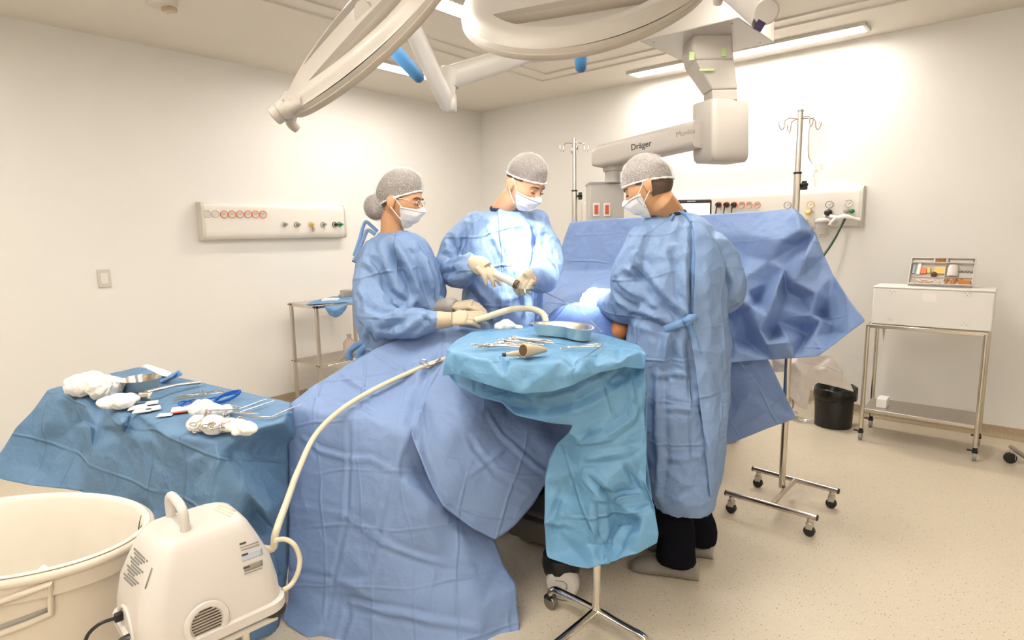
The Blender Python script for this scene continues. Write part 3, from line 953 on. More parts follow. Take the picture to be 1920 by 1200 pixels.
for e in (e1, e2, e3):
    d = (e - mb0).normalized()
    tip = e + d * 0.02 + Vector((0, 0, -0.026))
    lg = mk('leg', MB().tube(catmull([mb0, mb0 + (e - mb0) * 0.6, e - d * 0.02, e + d * 0.008 + Vector((0, 0, -0.008)), tip], 6), 0.0155, 14), CHROME, t_mayo)
    ORG[lg.name] = ORG[t_mayo.name]
    cst = MB()
    cst.tube([tip, tip + Vector((0, 0, -0.012))], 0.010, 10)
    w0 = tip + Vector((0, 0, -0.034))
    side = d.cross(Vector((0, 0, 1)))
    ck = mk('castor', cst.box(tuple(w0 + Vector((0, 0, 0.020)) + d * 0.004), (0.034, 0.034, 0.012)), BLACK, lg)
    ORG[ck.name] = ORG[t_mayo.name]
    mk('wheel', MB().cyl(w0 - side * 0.013, w0 + side * 0.013, w0.z - 0.001, 20), DARKSTEEL, lg, bevel=0.003)


def mayo_rows(px_top, top_v):
    pass


M_out = [(836, 652, 2.10), (850, 642, 2.18), (880, 622, 2.33), (935, 614, 2.37), (1000, 612, 2.37), (1080, 618, 2.33), (1130, 630, 2.22), (1170, 640, 2.12), (1200, 652, 2.02), (1211, 664, 1.985),
         (1205, 690, 1.975), (1160, 700, 1.95), (1100, 712, 1.90), (1040, 726, 1.855), (975, 727, 1.86), (920, 712, 1.92), (870, 696, 1.99), (838, 690, 2.06), (834, 670, 2.08)]
# flat top, rim, then the short turned-down lip; control points take their distance from the tray plane where they lie on it


def mpt(px, py, v=None):
    return (px, py, v if v else (pz(px, py, MZ + 0.004) - CAM).dot(AHEAD))


edge_px = [(850, 660), (880, 668), (915, 673), (960, 677), (1005, 679), (1050, 678), (1095, 675), (1140, 670), (1180, 665), (1203, 659)]
edge = [mpt(*e) for e in edge_px]
lipv = lambda x, d=0.0: float(np.interp(x, [e[0] for e in edge], [e[2] for e in edge])) - 0.022 - d
Mt_out = [mpt(838, 653), mpt(858, 636), mpt(885, 622), mpt(935, 615), mpt(1000, 612), mpt(1080, 617), mpt(1130, 628), mpt(1170, 638), mpt(1198, 648),
          (1211, 664, lipv(1203)), (1207, 692, lipv(1200)), (1170, 688, lipv(1170)), (1120, 700, lipv(1120)), (1075, 722, lipv(1075)), (1035, 734, lipv(1035, .005)), (975, 738, lipv(975, 0.01)), (930, 726, lipv(930)), (885, 712, lipv(885)), (852, 702, lipv(852)), (830, 704, lipv(850, -.03)), (834, 678, lipv(850, -.02))]
Mt_in = [mpt(880, 645), mpt(950, 640), mpt(1000, 650), mpt(1060, 660), mpt(1120, 650), mpt(1160, 652), mpt(930, 660), mpt(1010, 665), mpt(900, 655), mpt(1030, 632), mpt(940, 626)] + edge + [
         (875, 690, lipv(875, .004)), (905, 700, lipv(905, -.006)), (945, 705, lipv(945, .012)), (985, 712, lipv(985, -.004)), (1012, 708, lipv(1012, .014)), (1045, 708, lipv(1045, -.006)), (1080, 698, lipv(1080, .012)), (1120, 686, lipv(1120, -.004)), (1160, 680, lipv(1160, .008))]
t_cov = thing('instrument_stand_cover', 'light blue cover draped over the instrument stand, its long end hanging to the right', 'instrument cover', tuple(tcx))
cloth('top_sheet', Mt_out, Mt_in, MAYO, parent=t_cov, levels=4, soft=6, amp=0.004, sc=6.0, seed=3.0, fine=0.2)
# long sleeve: inner band under the lip, then the hanging bag round the pole
K_out = [(832, 690, 2.10), (845, 672, 2.16), (900, 690, 2.10), (960, 715, 2.03), (1030, 725, 2.00), (1090, 705, 2.02), (1150, 682, 2.02), (1190, 668, 2.02), (1211, 666, 2.0),
         (1211, 720, 1.97), (1209, 790, 1.95), (1212, 850, 1.93), (1211, 905, 1.91), (1228, 960, 1.88), (1235, 1000, 1.87), (1232, 1018, 1.87), (1190, 1040, 1.86), (1150, 1052, 1.865), (1105, 1066, 1.87), (1070, 1060, 1.91), (1025, 1045, 1.97),
         (1021, 980, 1.99), (1022, 900, 2.01), (1030, 860, 2.03), (1046, 830, 2.05), (1066, 812, 2.03), (1074, 797, 2.02), (1030, 793, 1.99), (965, 779, 1.97), (940, 755, 1.99), (900, 745, 2.03), (858, 722, 2.08)]
K_in = [(1000, 752, 2.03), (1080, 745, 2.05), (1140, 722, 2.05), (1180, 700, 2.02), (1190, 740, 1.94), (1150, 770, 1.94), (1110, 790, 1.98), (1090, 830, 2.0), (1075, 760, 2.05), (1180, 800, 1.93),
        (1155, 830, 1.915), (1120, 820, 1.92), (1200, 840, 1.94), (1095, 870, 1.95), (1170, 870, 1.91), (1190, 900, 1.93), (1100, 890, 1.92), (1130, 912, 1.89), (1145, 935, 1.94), (1205, 925, 1.93),
        (1115, 935, 1.90), (1085, 880, 2.02), (1060, 920, 2.0), (1075, 960, 1.98), (1045, 1000, 1.985), (1120, 1000, 1.90), (1180, 960, 1.89), (1160, 990, 1.96), (1128, 1058, 1.86), (1150, 1020, 1.93), (1100, 1020, 1.91), (1200, 1000, 1.865), (1075, 1030, 1.96), (1205, 970, 1.88), (1180, 980, 1.95)]
KP = lambda L_: [(x, y, min(v, 1.955) if 1060 < x < 1170 else v) for x, y, v in L_]
cloth('hanging_sleeve', KP(K_out), KP(K_in), MAYO, parent=t_cov, levels=4, soft=6, amp=0.006, sc=5.5, seed=6.0, fine=0.3,
      folds=[([(1103, 893), (1125, 915), (1147, 931)], 0.010, -0.022), ([(1118, 934), (1160, 936), (1207, 929)], 0.010, 0.020), ([(1172, 871), (1184, 892), (1196, 914)], 0.009, -0.014), ([(1058, 900), (1044, 950), (1034, 990), (1027, 1038)], 0.009, -0.012),
             ([(1122, 947), (1126, 1000), (1128, 1050)], 0.012, -0.018), ([(1178, 978), (1155, 1015), (1134, 1050)], 0.012, 0.020), ([(1023, 980), (1045, 982), (1070, 986)], 0.008, 0.008), ([(1085, 830), (1140, 815), (1180, 790), (1205, 750)], 0.012, 0.016),
             ([(960, 760), (1030, 765), (1090, 750), (1150, 715), (1195, 685)], 0.014, -0.022), ([(1100, 860), (1150, 850), (1200, 842)], 0.010, 0.012), ([(1180, 700), (1185, 740), (1190, 790)], 0.010, 0.012)])
# back of the sleeve, closing it round the pole
K2 = [(1215, 700, 2.06), (1212, 850, 2.03), (1232, 1005, 1.99), (1150, 1040, 2.03), (1030, 1035, 2.07), (1024, 900, 2.11), (1075, 800, 2.13), (1150, 700, 2.12)]
cloth('sleeve_back', K2, [(1130, 870, 2.13), (1140, 960, 2.10)], MAYO, parent=t_cov, levels=4, soft=8, amp=0.006, sc=5.0, seed=8.0, fine=0.25)
# ================================================================== people
def SS(a, b, x):
    t = max(0.0, min(1.0, (x - a) / (b - a)))
    return t * t * (3 - 2 * t)


def gs(x, s):
    return math.exp(-(x / s) ** 2)


def head_shape(p, female=False):
    """p on the unit sphere (x right ear, y face, z crown) -> head surface in metres"""
    x, y, z = p
    X, Y, Z = x * 0.0765, y * 0.097, z * 0.118
    if z < 0:
        k = (-z) ** 1.4
        X *= 1 - 0.36 * k
        if y < 0: Y *= 1 - 0.50 * SS(0.1, 0.9, -z)
        else: Y *= 1 - 0.10 * k
    if y > 0: Y = min(Y, 0.088 + (Y - 0.088) * 0.4) if Y > 0.088 else Y
    if y > 0.1:
        f = SS(0.1, 0.5, y)
        Y += f * 0.024 * gs(X, 0.011 + 0.006 * SS(0.0, -0.3, z)) * gs(Z + 0.030, 0.016)
        Y += f * 0.012 * gs(X, 0.009) * gs(Z + 0.008, 0.018)
        Y -= f * 0.010 * (gs(X - 0.031, 0.016) + gs(X + 0.031, 0.016)) * gs(Z - 0.004, 0.012)
        Y += f * 0.004 * gs(abs(X) - 0.028, 0.022) * gs(Z - 0.026, 0.010)
        Y += f * 0.006 * gs(X, 0.022) * gs(Z + 0.066, 0.011)
        Y -= f * 0.004 * gs(X, 0.03) * gs(Z + 0.083, 0.008)
        Y += f * 0.010 * gs(X, 0.020) * gs(Z + 0.103, 0.016)
        X *= 1 + f * 0.05 * gs(Z + 0.022, 0.02)
    if female:
        X *= 0.95; Y *= 0.96; Z *= 0.96
    return Vector((X, Y, Z))


def sphere_pts(n, m):
    rings = []
    for i in range(m + 1):
        a = -PI / 2 + PI * (i + 0.03) / (m + 0.06)
        rings.append([Vector((math.cos(2 * PI * k / n) * math.cos(a), math.sin(2 * PI * k / n) * math.cos(a), math.sin(a))) for k in range(n)])
    return rings


def build_head(mb, M, female=False):
    mb.loft([[M @ head_shape(p, female) for p in r] for r in sphere_pts(56, 44)], True, True)
    for s in (-1, 1):
        ear = []
        for i in range(9):
            a = -PI / 2 + PI * (i + .1) / 8.2
            ear.append([M @ Vector((s * (0.073 + 0.008 * math.cos(a) + 0.014 * max(0, -math.cos(b) * math.cos(a))), -0.012 + 0.0205 * math.cos(a) * math.cos(b) * (1.15 if math.sin(a) > 0 else 0.8), -0.010 + 0.034 * math.sin(a))) + (M.to_3x3() @ Vector((s * 0.006 * math.sin(b) * math.cos(a), 0, 0))) for b in [2 * PI * k / 14 for k in range(14)]])
        mb.loft(ear, True, True)


def head_matrix(c, fwd, up):
    return frame(c, y=fwd, z=None, x=Vector(fwd).cross(Vector(up))) if False else frame_head(c, fwd, up)


def frame_head(c, fwd, up):
    Y = Vector(fwd).normalized()
    Z = Vector(up); Z = (Z - Y * Z.dot(Y)).normalized()
    X = Y.cross(Z)
    return Matrix(((X.x, Y.x, Z.x, c.x), (X.y, Y.y, Z.y, c.y), (X.z, Y.z, Z.z, c.z), (0, 0, 0, 1)))


def shell(M, female, keep, off, n=128, m=110, ruffle=0.0, seed=0):
    """offset piece of the head surface where keep(p) holds; offset may vary"""
    R = sphere_pts(n, m)
    vs, uv, idx = [], [], {}
    for i, r in enumerate(R):
        for k, p in enumerate(r):
            q = head_shape(p, female)
            d = off(p) if callable(off) else off
            nrm = Vector((p.x / 0.076, p.y / 0.097, p.z / 0.118)).normalized()
            if ruffle:
                d += ruffle * noise.noise(p * 6 + Vector((seed, 0, 0))) + ruffle * 0.6 * ridged(p * 11 + Vector((seed, 3, 0)))
            vs.append(M @ (q + nrm * d)); uv.append((k / n, i / m))
    fs = []
    for i in range(m):
        for k in range(n):
            a, b = i * n + k, i * n + (k + 1) % n
            c = (R[i][k] + R[i][(k + 1) % n] + R[i + 1][k] + R[i + 1][(k + 1) % n]) / 4
            if keep(c): fs.append((a, b, b + n, a + n))
    used = sorted({j for q in fs for j in q})
    mp = {j: i for i, j in enumerate(used)}
    return [vs[j] for j in used], [tuple(mp[j] for j in q) for q in fs], [uv[j] for j in used]


def shell_part(name, data, m, parent, solid=0.0015):
    o = link_mesh(name, data[0], data[1], m, parent, 0)
    set_uv(o, data[2])
    if solid:
        s = o.modifiers.new('solid', 'SOLIDIFY'); s.thickness = solid; s.offset = 0
    return o


def build_hand(M, side=1, curl=(0.5, 0.5, 0.5, 0.5), thumb=0.5, spread=0.1, scale=1.0, cuff=0.05):
    """local: x towards fingertips, y to the thumb, z back of the hand; side=-1 mirrors y. Returns a gloved hand mesh builder"""
    mb = MB()
    S = scale
    Mm = M @ Matrix.Diagonal((S, S * side, S, 1))
    # wrist, cuff and palm as one flattened sweep
    mb.tube([Mm @ Vector(p) for p in ((-cuff, 0, 0), (-0.02, 0, 0), (0.0, 0, 0), (0.025, 0.002, 0), (0.055, 0.002, 0.001), (0.085, 0.0, 0.002), (0.096, -0.002, 0.0))],
            [0.033 * S, 0.030 * S, 0.030 * S, 0.036 * S, 0.042 * S, 0.042 * S, 0.034 * S], 18, flat=(1.0, 0.42) if False else (0.46, 1.0), up=Mm.to_3x3() @ Vector((0, 0, 1)))
    fl = [(0.043, 0.027, 0.021), (0.048, 0.030, 0.023), (0.045, 0.028, 0.022), (0.035, 0.022, 0.020)]
    by = [0.028, 0.0095, -0.0095, -0.027]
    bx = [0.088, 0.093, 0.089, 0.080]
    for i in range(4):
        p = Vector((bx[i] - 0.012, by[i], 0.0))
        yaw = spread * (1.5 - i) * 0.5
        a = 0.0
        pts = [p.copy()]; p = Vector((bx[i], by[i], 0.0)); pts.append(p.copy())
        for j, l in enumerate(fl[i]):
            a += curl[i] * (0.9, 1.15, 0.75)[j]
            d = Vector((math.cos(a) * math.cos(yaw), math.cos(a) * math.sin(yaw), -math.sin(a)))
            p = p + d * l
            pts.append(p.copy())
        rr = [0.0112, 0.0110, 0.0104, 0.0097, 0.0080]
        mb.tube([Mm @ q for q in pts], [r * S for r in rr], 10)
        for q, r in zip(pts[1:], rr[1:]):
            mb.ball(tuple(Mm @ q), r * S * 1.03, 10, 6)
    tp = [Vector((0.022, 0.020, -0.006)), Vector((0.048, 0.046, -0.012 - 0.010 * thumb)), Vector((0.077, 0.054 - 0.012 * thumb, -0.018 - 0.020 * thumb)), Vector((0.100, 0.050 - 0.026 * thumb, -0.022 - 0.028 * thumb))]
    mb.tube([Mm @ q for q in tp], [0.015 * S, 0.0135 * S, 0.0112 * S, 0.0085 * S], 10)
    for q, r in zip(tp, (0.015, 0.0135, 0.0112, 0.0088)): mb.ball(tuple(Mm @ q), r * S, 10, 6)
    return mb


def hand_part(name, M, side, parent, m, **kw):
    mb = build_hand(M, side, **kw)
    V, N, Fc = remesh(mb, 0.0026, 3)
    o = link_mesh(name, V, Fc, m, parent, 0)
    return o


def lp(px, py, v):
    return pv(px, py, v)


def gown_mesh(rings, arms, n=44, folds=(), vox=0.0085, amp=0.02, seed=0.0, hem=True, expo=2.3, stretch=(1, 1, 0.55), sc=5.5):
    mb = MB()
    rr = []
    for (xl, xr, y, v, d) in rings:
        a, b = pv(xl, y, v), pv(xr, y, v)
        c = (a + b) / 2; hw = (b - a).length / 2
        ring = []
        for k in range(n):
            t = 2 * PI * k / n
            cx, sy = math.cos(t), math.sin(t)
            ex = math.copysign(abs(cx) ** (2 / expo), cx) * hw
            ey = math.copysign(abs(sy) ** (2 / expo), sy) * d
            ring.append(c + RIGHT * ex + AHEAD * ey)
        rr.append(ring)
    # smooth interpolation between rings
    dense = []
    for i in range(len(rr) - 1):
        for q in range(4):
            t = q / 4
            a, b, c, d = rr[max(i - 1, 0)], rr[i], rr[i + 1], rr[min(i + 2, len(rr) - 1)]
            dense.append([0.5 * (2 * b[k] + (c[k] - a[k]) * t + (2 * a[k] - 5 * b[k] + 4 * c[k] - d[k]) * t * t + (3 * b[k] - a[k] - 3 * c[k] + d[k]) * t ** 3) for k in range(n)])
    dense.append(rr[-1])
    mb.loft(dense)
    for arm in arms:
        P = [pv(*q[:3]) for q in arm]
        R = [q[3] for q in arm]
        PP = catmull([(*p, r) for p, r in zip(P, R)], 5)
        mb.tube([q[:3] for q in PP], [q[3] for q in PP], 20)
        mb.ball(tuple(P[0]), R[0] * 1.0, 16, 10)
    V, N, Fc = remesh(mb, vox, 5)
    if folds:
        bv0 = BVHTree.FromPolygons([Vector(p) for p in V], [tuple(int(i) for i in f) for f in Fc])
        V = add_folds(V, N, [([hit(bv0, x, y, 0.0) for x, y in pts], w, h) for pts, w, h in folds])
    V = crumple(V, N, amp, sc, seed, stretch, 0.6)
    if hem:                                       # open the bottom edge and the cuffs stay closed round the wrists
        zmin = V[:, 2].min()
        Fk = []
        zlo = {}
        for f in Fc:
            nz = N[list(f), 2].mean(); z = V[list(f), 2].mean()
            if nz < -0.75 and z < zmin + 0.06: continue
            Fk.append(f)
        Fc = Fk
    return V, N, Fc


def gown_part(parent, *a, mat_=None, **k):
    V, N, Fc = gown_mesh(*a, **k)
    o = link_mesh('gown', V, Fc, mat_ or GOWN, parent, 0)
    c = V.mean(0)
    ang = np.arctan2((V - c) @ np.array(AHEAD), (V - c) @ np.array(RIGHT))
    set_uv(o, np.stack([ang * 0.22, V[:, 2]], 1))
    Tq = [tuple(int(i) for i in f) for f in Fc]
    bvh = BVHTree.FromPolygons([Vector(p) for p in V], Tq)
    return o, bvh


def hit(bvh, px, py, off=0.004):
    d = ray(px, py).normalized()
    h = bvh.ray_cast(CAM, d)
    if h[0] is None:
        near = bvh.find_nearest(CAM + d * 2.5)
        return near[0] - d * off
    return h[0] - d * off


def strip(name, pts, width, m, parent, thick=0.0012, n=5):
    """flat ribbon through 3d points"""
    P = [Vector(p) for p in catmull(pts, n)]
    L_, R_ = [], []
    for i, p in enumerate(P):
        t = (P[min(i + 1, len(P) - 1)] - P[max(i - 1, 0)]).normalized()
        vd = (CAM - p).normalized()
        s = t.cross(vd).normalized() * width / 2
        L_.append(p + s); R_.append(p - s)
    mb = MB().grid([L_, [(a + b) / 2 + (CAM - (a + b) / 2).normalized() * 0.0008 for a, b in zip(L_, R_)], R_])
    o = link_mesh(name, mb.v, mb.f, m, parent, 0)
    set_uv(o, [(i * 0.01, j * 0.01) for j in range(3) for i in range(len(P))])
    s = o.modifiers.new('solid', 'SOLIDIFY'); s.thickness = thick; s.offset = 0
    return o


def legs_and_shoes(mb, hip, feet, zleg=0.0):
    pass


def face_parts(root, M, female, look_down, lid_mat=None):
    h3 = M.to_3x3()
    for s in (-1, 1):
        e = MB()
        e.ball(tuple(M @ Vector((s * 0.031, 0.0722, 0.003))), 0.0118, 14, 10)
        mk('eyelid', e, lid_mat, root, ang=0)
        lid = MB().tube([M @ Vector((s * (0.031 + dx), 0.0885 - 0.30 * abs(dx) + (0.002 if abs(dx) < .01 else 0), -0.001 - 0.004 * (1 - (dx / 0.015) ** 2))) for dx in (-0.015, -0.010, -0.005, 0, 0.005, 0.010, 0.015)], [0.0008, 0.0022, 0.0028, 0.003, 0.0028, 0.0022, 0.0010], 8)
        mk('eyelashes', lid, HAIR, root, ang=0)
        br = MB().tube([M @ Vector((s * x, y, z)) for x, y, z in ((0.013, 0.0935, 0.020), (0.024, 0.0925, 0.0245), (0.036, 0.086, 0.0255), (0.049, 0.074, 0.020))], [0.003, 0.0042, 0.0040, 0.0018], 8, flat=(1.0, 0.7))
        mk('eyebrow', br, HAIR, root, ang=0)


def mask_parts(root, M, female, drop=0.0):
    R = sphere_pts(64, 48)

    def keep(p):
        q = head_shape(p, female)
        return p.y > 0.28 and q.z < -0.022 + 0.012 * gs(q.x, 0.018) and q.z > -0.120

    def off(p):
        q = head_shape(p, female)
        return 0.006 + 0.010 * gs(q.z + 0.062, 0.03) * SS(0.3, 0.8, p.y) + (0.0009 * math.sin(q.z * 230) * SS(0.3, 0.6, p.y))
    k = shell(M, female, keep, off)
    mk_ = shell_part('face_mask', k, MASK, root, 0.002)
    for s in (-1, 1):
        for (y0, z0, z1) in ((0.045, -0.030, 0.018), (0.040, -0.078, -0.036)):
            q0 = M @ (Vector((s * 0.0745, y0, z0)))
            pts = [q0, M @ Vector((s * 0.0815, 0.018, (z0 + z1) / 2)), M @ Vector((s * 0.084, -0.004, z1 * 1.0)), M @ Vector((s * 0.080, -0.022, z1 * 0.4 - 0.006))]
            mk('ear_loop', MB().tube(catmull(pts, 4), 0.0016, 6), PAPER, root, ang=0)


def cap_parts(root, M, female, zlow, bun=False, puff=0.012, tilt=0.0, seed=0):
    def line(p):
        return zlow + tilt * p.y
    keep = lambda p: p.z > line(p)
    hk = shell(M, female, lambda p: p.z > line(p) - 0.10 and not (p.y > 0.35 and p.z < line(p) + 0.05), lambda p: 0.003 + puff * (0.95 + 0.5 * p.z) * SS(-0.05, 0.55, p.z - line(p)))
    shell_part('hair', hk, HAIR, root, 0.002)
    net = shell(M, female, keep, lambda p: 0.009 + puff * (1 + 0.5 * p.z) * SS(-0.15, 0.5, p.z - line(p)), ruffle=0.004, seed=seed)
    o = shell_part('hair_net', net, CAP, root, 0)
    # elastic hem
    R = []
    for k in range(48):
        a = 2 * PI * k / 48
        y_ = math.sin(a)
        z = max(-0.9, min(0.9, zlow + tilt * y_ * 0.9))
        c = math.sqrt(max(0, 1 - z * z))
        p = Vector((math.cos(a) * c, math.sin(a) * c, z))
        q = head_shape(p, female)
        q = q + Vector((q.x, q.y, 0)).normalized() * (0.0075 + 0.0015 * math.sin(k * 2.6))
        R.append(M @ q)
    mk('hem', MB().tube(R, [0.0038 + 0.0012 * math.sin(i * 1.9) for i in range(48)], 8, closed=True), PAPER, root, ang=0)
    return o


def lower_body(mb, hip, foot_l, foot_r, toe):
    """trunk to pelvis plus two legs with feet, world points; toe = facing direction on the floor"""
    side = Vector(toe).cross(Vector((0, 0, 1))).normalized()
    for s, ft in ((1, foot_r), (-1, foot_l)):
        h0 = hip + side * (0.09 * s)
        ft = Vector(ft)
        knee = (h0 + ft) / 2 + Vector(toe).normalized() * 0.03 + Vector((0, 0, 0.02))
        P = catmull([h0, (h0 + knee) / 2, knee, (knee + ft) / 2 - Vector(toe).normalized() * 0.01 + Vector((0, 0, 0.06)), ft + Vector((0, 0, 0.09))], 4)
        mb.tube(P, np.interp(np.linspace(0, 1, len(P)), [0, .45, .6, 1], [0.085, 0.058, 0.056, 0.040]), 14)
        fd = Vector(toe).normalized()
        mb.tube([ft + Vector((0, 0, 0.075)) - fd * 0.03, ft + Vector((0, 0, 0.045)) - fd * 0.035, ft + Vector((0, 0, 0.04)) + fd * 0.05, ft + Vector((0, 0, 0.032)) + fd * 0.11, ft + Vector((0, 0, 0.028)) + fd * 0.14], [0.034, 0.034, 0.034, 0.026, 0.016], 12)


def trousers(root, hip, foot_l, foot_r, toe, r=0.1):
    side = Vector(toe).cross(Vector((0, 0, 1))).normalized()
    fd = Vector(toe).normalized()
    mb = MB()
    for s, ft in ((1, foot_r), (-1, foot_l)):
        h0 = hip + side * (0.08 * s); ft = Vector(ft)
        P = catmull([h0.lerp(ft, 0.40), h0.lerp(ft, 0.5), h0.lerp(ft, 0.65) + fd * 0.01, Vector((ft.x, ft.y, 0.16)) - fd * 0.01, Vector((ft.x, ft.y, 0.075)) - fd * 0.012], 5)
        mb.tube(P, np.interp(np.linspace(0, 1, len(P)), [0, .4, .8, 1], [0.080, 0.082, 0.080, 0.088]), 20)
    V, N, Fc = remesh(mb, 0.011, 4)
    V = crumple(V, N, 0.012, 6, 4.0, (1, 1, 1.3), 0.3)
    return link_mesh('trousers', V, Fc, TROUSER, root, 0)


def shoe(root, ft, toe, cover=True):
    fd = Vector(toe).normalized(); sd = fd.cross(Vector((0, 0, 1)))
    prof = [(-0.085, 0.030, 0.035, 0.05), (-0.075, 0.040, 0.05, 0.07), (-0.03, 0.046, 0.062, 0.085), (0.02, 0.048, 0.06, 0.085), (0.08, 0.052, 0.052, 0.068), (0.14, 0.052, 0.045, 0.052), (0.18, 0.042, 0.036, 0.040), (0.20, 0.02, 0.025, 0.026)]
    rings = []
    for x, w, zc_, hh in catmull(prof, 3):
        rings.append([Vector(ft) + fd * x + sd * (math.cos(2 * PI * k / 20) * w) + Vector((0, 0, max(0.002, hh * 0.55 + math.sin(2 * PI * k / 20) * hh * 0.62))) for k in range(20)])
    mb = MB().loft(rings)
    V = np.array([tuple(p) for p in mb.v]); 
    if cover:
        c0 = sum(mb.v, Vector()) / len(mb.v)
        link_mesh('shoe', [c0 + (p - c0) * 0.93 + Vector((0, 0, -0.001)) for p in mb.v], mb.f, RUBBER, root, 0)
    o = link_mesh('shoe_cover' if cover else 'shoe', mb.v, mb.f, SHOECOVER if cover else BLACK, root, 0)
    set_uv(o, [(i // 20 * 0.06, (i % 20) / 20) for i in range(len(mb.v))])
    return o


def collar(root, neck, r, M, dz, m):
    c = Vector(neck) + Vector((0, 0, dz))
    P = [c + RIGHT * (math.cos(a) * r) + AHEAD * (math.sin(a) * r) + Vector((0, 0, 0.012 * math.sin(a))) for a in [2 * PI * k / 32 for k in range(32)]]
    return mk('scrub_collar', MB().tube(P, 0.0055, 8, closed=True, flat=(1.6, 0.8)), m, root, ang=0)


# ------------------------------------------------------------------ the man facing the camera
def man():
    root = thing('person', 'person in a blue gown facing us, head bowed over the syringe in gloved hands', 'person', W(0.0, 2.98, 0))
    hv = 2.84
    hc = pv(984, 345, hv)
    fwd = W(0.66, -0.56, -0.50); up = W(0.28, -0.26, 0.92)
    M = frame_head(hc, fwd, up)
    b = MB()
    build_head(b, M)
    neck = pv(945, 392, 2.96)
    b.tube([M @ Vector((0, -0.005, -0.03)), M @ Vector((0, -0.035, -0.085)), neck, neck + Vector((0, 0, -0.08))], [0.050, 0.055, 0.060, 0.068], 18)
    hip = pv(940, 640, 2.97); hip.z = 0.93
    b.tube(catmull([neck + Vector((0, 0, -0.05)), pv(945, 430, 2.99), pv(943, 520, 2.98), hip + Vector((0, 0, 0.06)), hip], 5), np.interp(np.linspace(0, 1, 21), [0, .25, .6, 1], [0.068, 0.085, 0.085, 0.095]), 18)
    arms = [[(890, 420, 2.98, 0.07), (858, 465, 2.96, 0.078), (846, 505, 2.90, 0.078), (866, 512, 2.78, 0.066), (884, 494, 2.66, 0.048)],
            [(1003, 420, 2.95, 0.07), (1022, 465, 2.92, 0.074), (1026, 505, 2.84, 0.074), (1018, 522, 2.72, 0.064), (1002, 524, 2.62, 0.050), (994, 525, 2.585, 0.046)]]
    for a in arms:
        P = [pv(*q[:3]) for q in a]
        q_ = catmull(P, 4)
        b.tube(q_, np.interp(np.linspace(0, 1, len(q_)), [0, .5, 1], [0.05, 0.042, 0.028]), 12)
    fl, fr = W(-0.10, 2.98), W(0.10, 2.98)
    lower_body(b, hip, fl, fr, W(0.2, -1))
    V, N, Fc = remesh(b, 0.0042, 2, 0.4)
    link_mesh('body', V, Fc, SKIN_L, root, 0)
    trousers(root, hip, fl, fr, W(0.2, -1))
    for f in (fl, fr): shoe(root, f, W(0.2, -1))
    rings = [(928, 970, 386, 2.965, 0.055), (914, 990, 396, 2.97, 0.075), (886, 1010, 412, 2.975, 0.105), (872, 1020, 436, 2.975, 0.125), (868, 1020, 475, 2.965, 0.135),
             (870, 1018, 520, 2.965, 0.14), (866, 1016, 575, 2.97, 0.145), (860, 1015, 640, 2.97, 0.15), (858, 1016, 740, 2.97, 0.155), (856, 1020, 880, 2.97, 0.16)]
    folds = [([(872, 425), (870, 450), (864, 478)], 0.013, -0.030), ([(842, 446), (852, 462), (864, 478)], 0.012, -0.022), ([(888, 395), (892, 430), (888, 465)], 0.012, 0.016),
             ([(893, 392), (915, 430), (945, 480), (965, 530), (972, 565)], 0.016, 0.026), ([(906, 420), (926, 465), (944, 510), (950, 548)], 0.014, -0.028), ([(925, 400), (952, 440), (975, 480), (985, 505)], 0.014, -0.018),
             ([(1000, 425), (1003, 445), (1000, 462)], 0.012, -0.030), ([(990, 430), (994, 470), (990, 500)], 0.012, 0.016), ([(1015, 440), (1020, 470), (1008, 495)], 0.012, -0.020),
             ([(832, 500), (850, 492), (880, 482)], 0.012, 0.020), ([(828, 515), (850, 508), (884, 500)], 0.010, -0.024), ([(838, 530), (860, 520), (884, 512)], 0.010, 0.016), ([(835, 470), (850, 480), (868, 482)], 0.010, 0.018),
             ([(880, 540), (900, 570), (915, 610)], 0.016, -0.022), ([(940, 560), (945, 600), (945, 640)], 0.014, 0.020), ([(985, 560), (990, 600)], 0.014, -0.02)]
    g, bv = gown_part(root, rings, arms, seed=2.0, amp=0.016, sc=7, folds=folds)
    collar(root, neck, 0.066, M, 0.004, SCRUB)
    face_parts(root, M, False, True, SKIN_L)
    mask_parts(root, M, False)
    cap_parts(root, M, False, 0.26, puff=0.012, tilt=0.16, seed=3)
    # hands
    r0 = pv(884, 490, 2.66); r1 = pv(938, 519, 2.53)
    Mr = frame(r0, x=(r1 - r0), y=W(0.35, -0.2, 0.9).cross(r1 - r0) * -1)
    xr = (r1 - r0).normalized()
    zr = W(0.15, -0.45, 0.88); zr = (zr - xr * zr.dot(xr)).normalized(); yr = zr.cross(xr)
    Mr = Matrix(((xr.x, yr.x, zr.x, r0.x), (xr.y, yr.y, zr.y, r0.y), (xr.z, yr.z, zr.z, r0.z), (0, 0, 0, 1)))
    # right hand: thumb on the camera's left-hand side of the grip
    hand_part('glove', Mr, 1, root, GLOVE, curl=(0.22, 0.28, 0.34, 0.40), thumb=0.7, spread=0.02, scale=1.0, cuff=0.02)
    l0 = pv(1006, 520, 2.62); l1 = pv(972, 528, 2.50)
    xl = (l1 - l0).normalized(); zl = W(0.1, -0.5, 0.86); zl = (zl - xl * zl.dot(xl)).normalized(); yl = zl.cross(xl)
    Ml = Matrix(((xl.x, yl.x, zl.x, l0.x), (xl.y, yl.y, zl.y, l0.y), (xl.z, yl.z, zl.z, l0.z), (0, 0, 0, 1)))
    hand_part('glove', Ml, -1, root, GLOVE, curl=(0.9, 0.95, 1.0, 1.0), thumb=0.9, spread=0.0, scale=0.96, cuff=0.02)
    return root


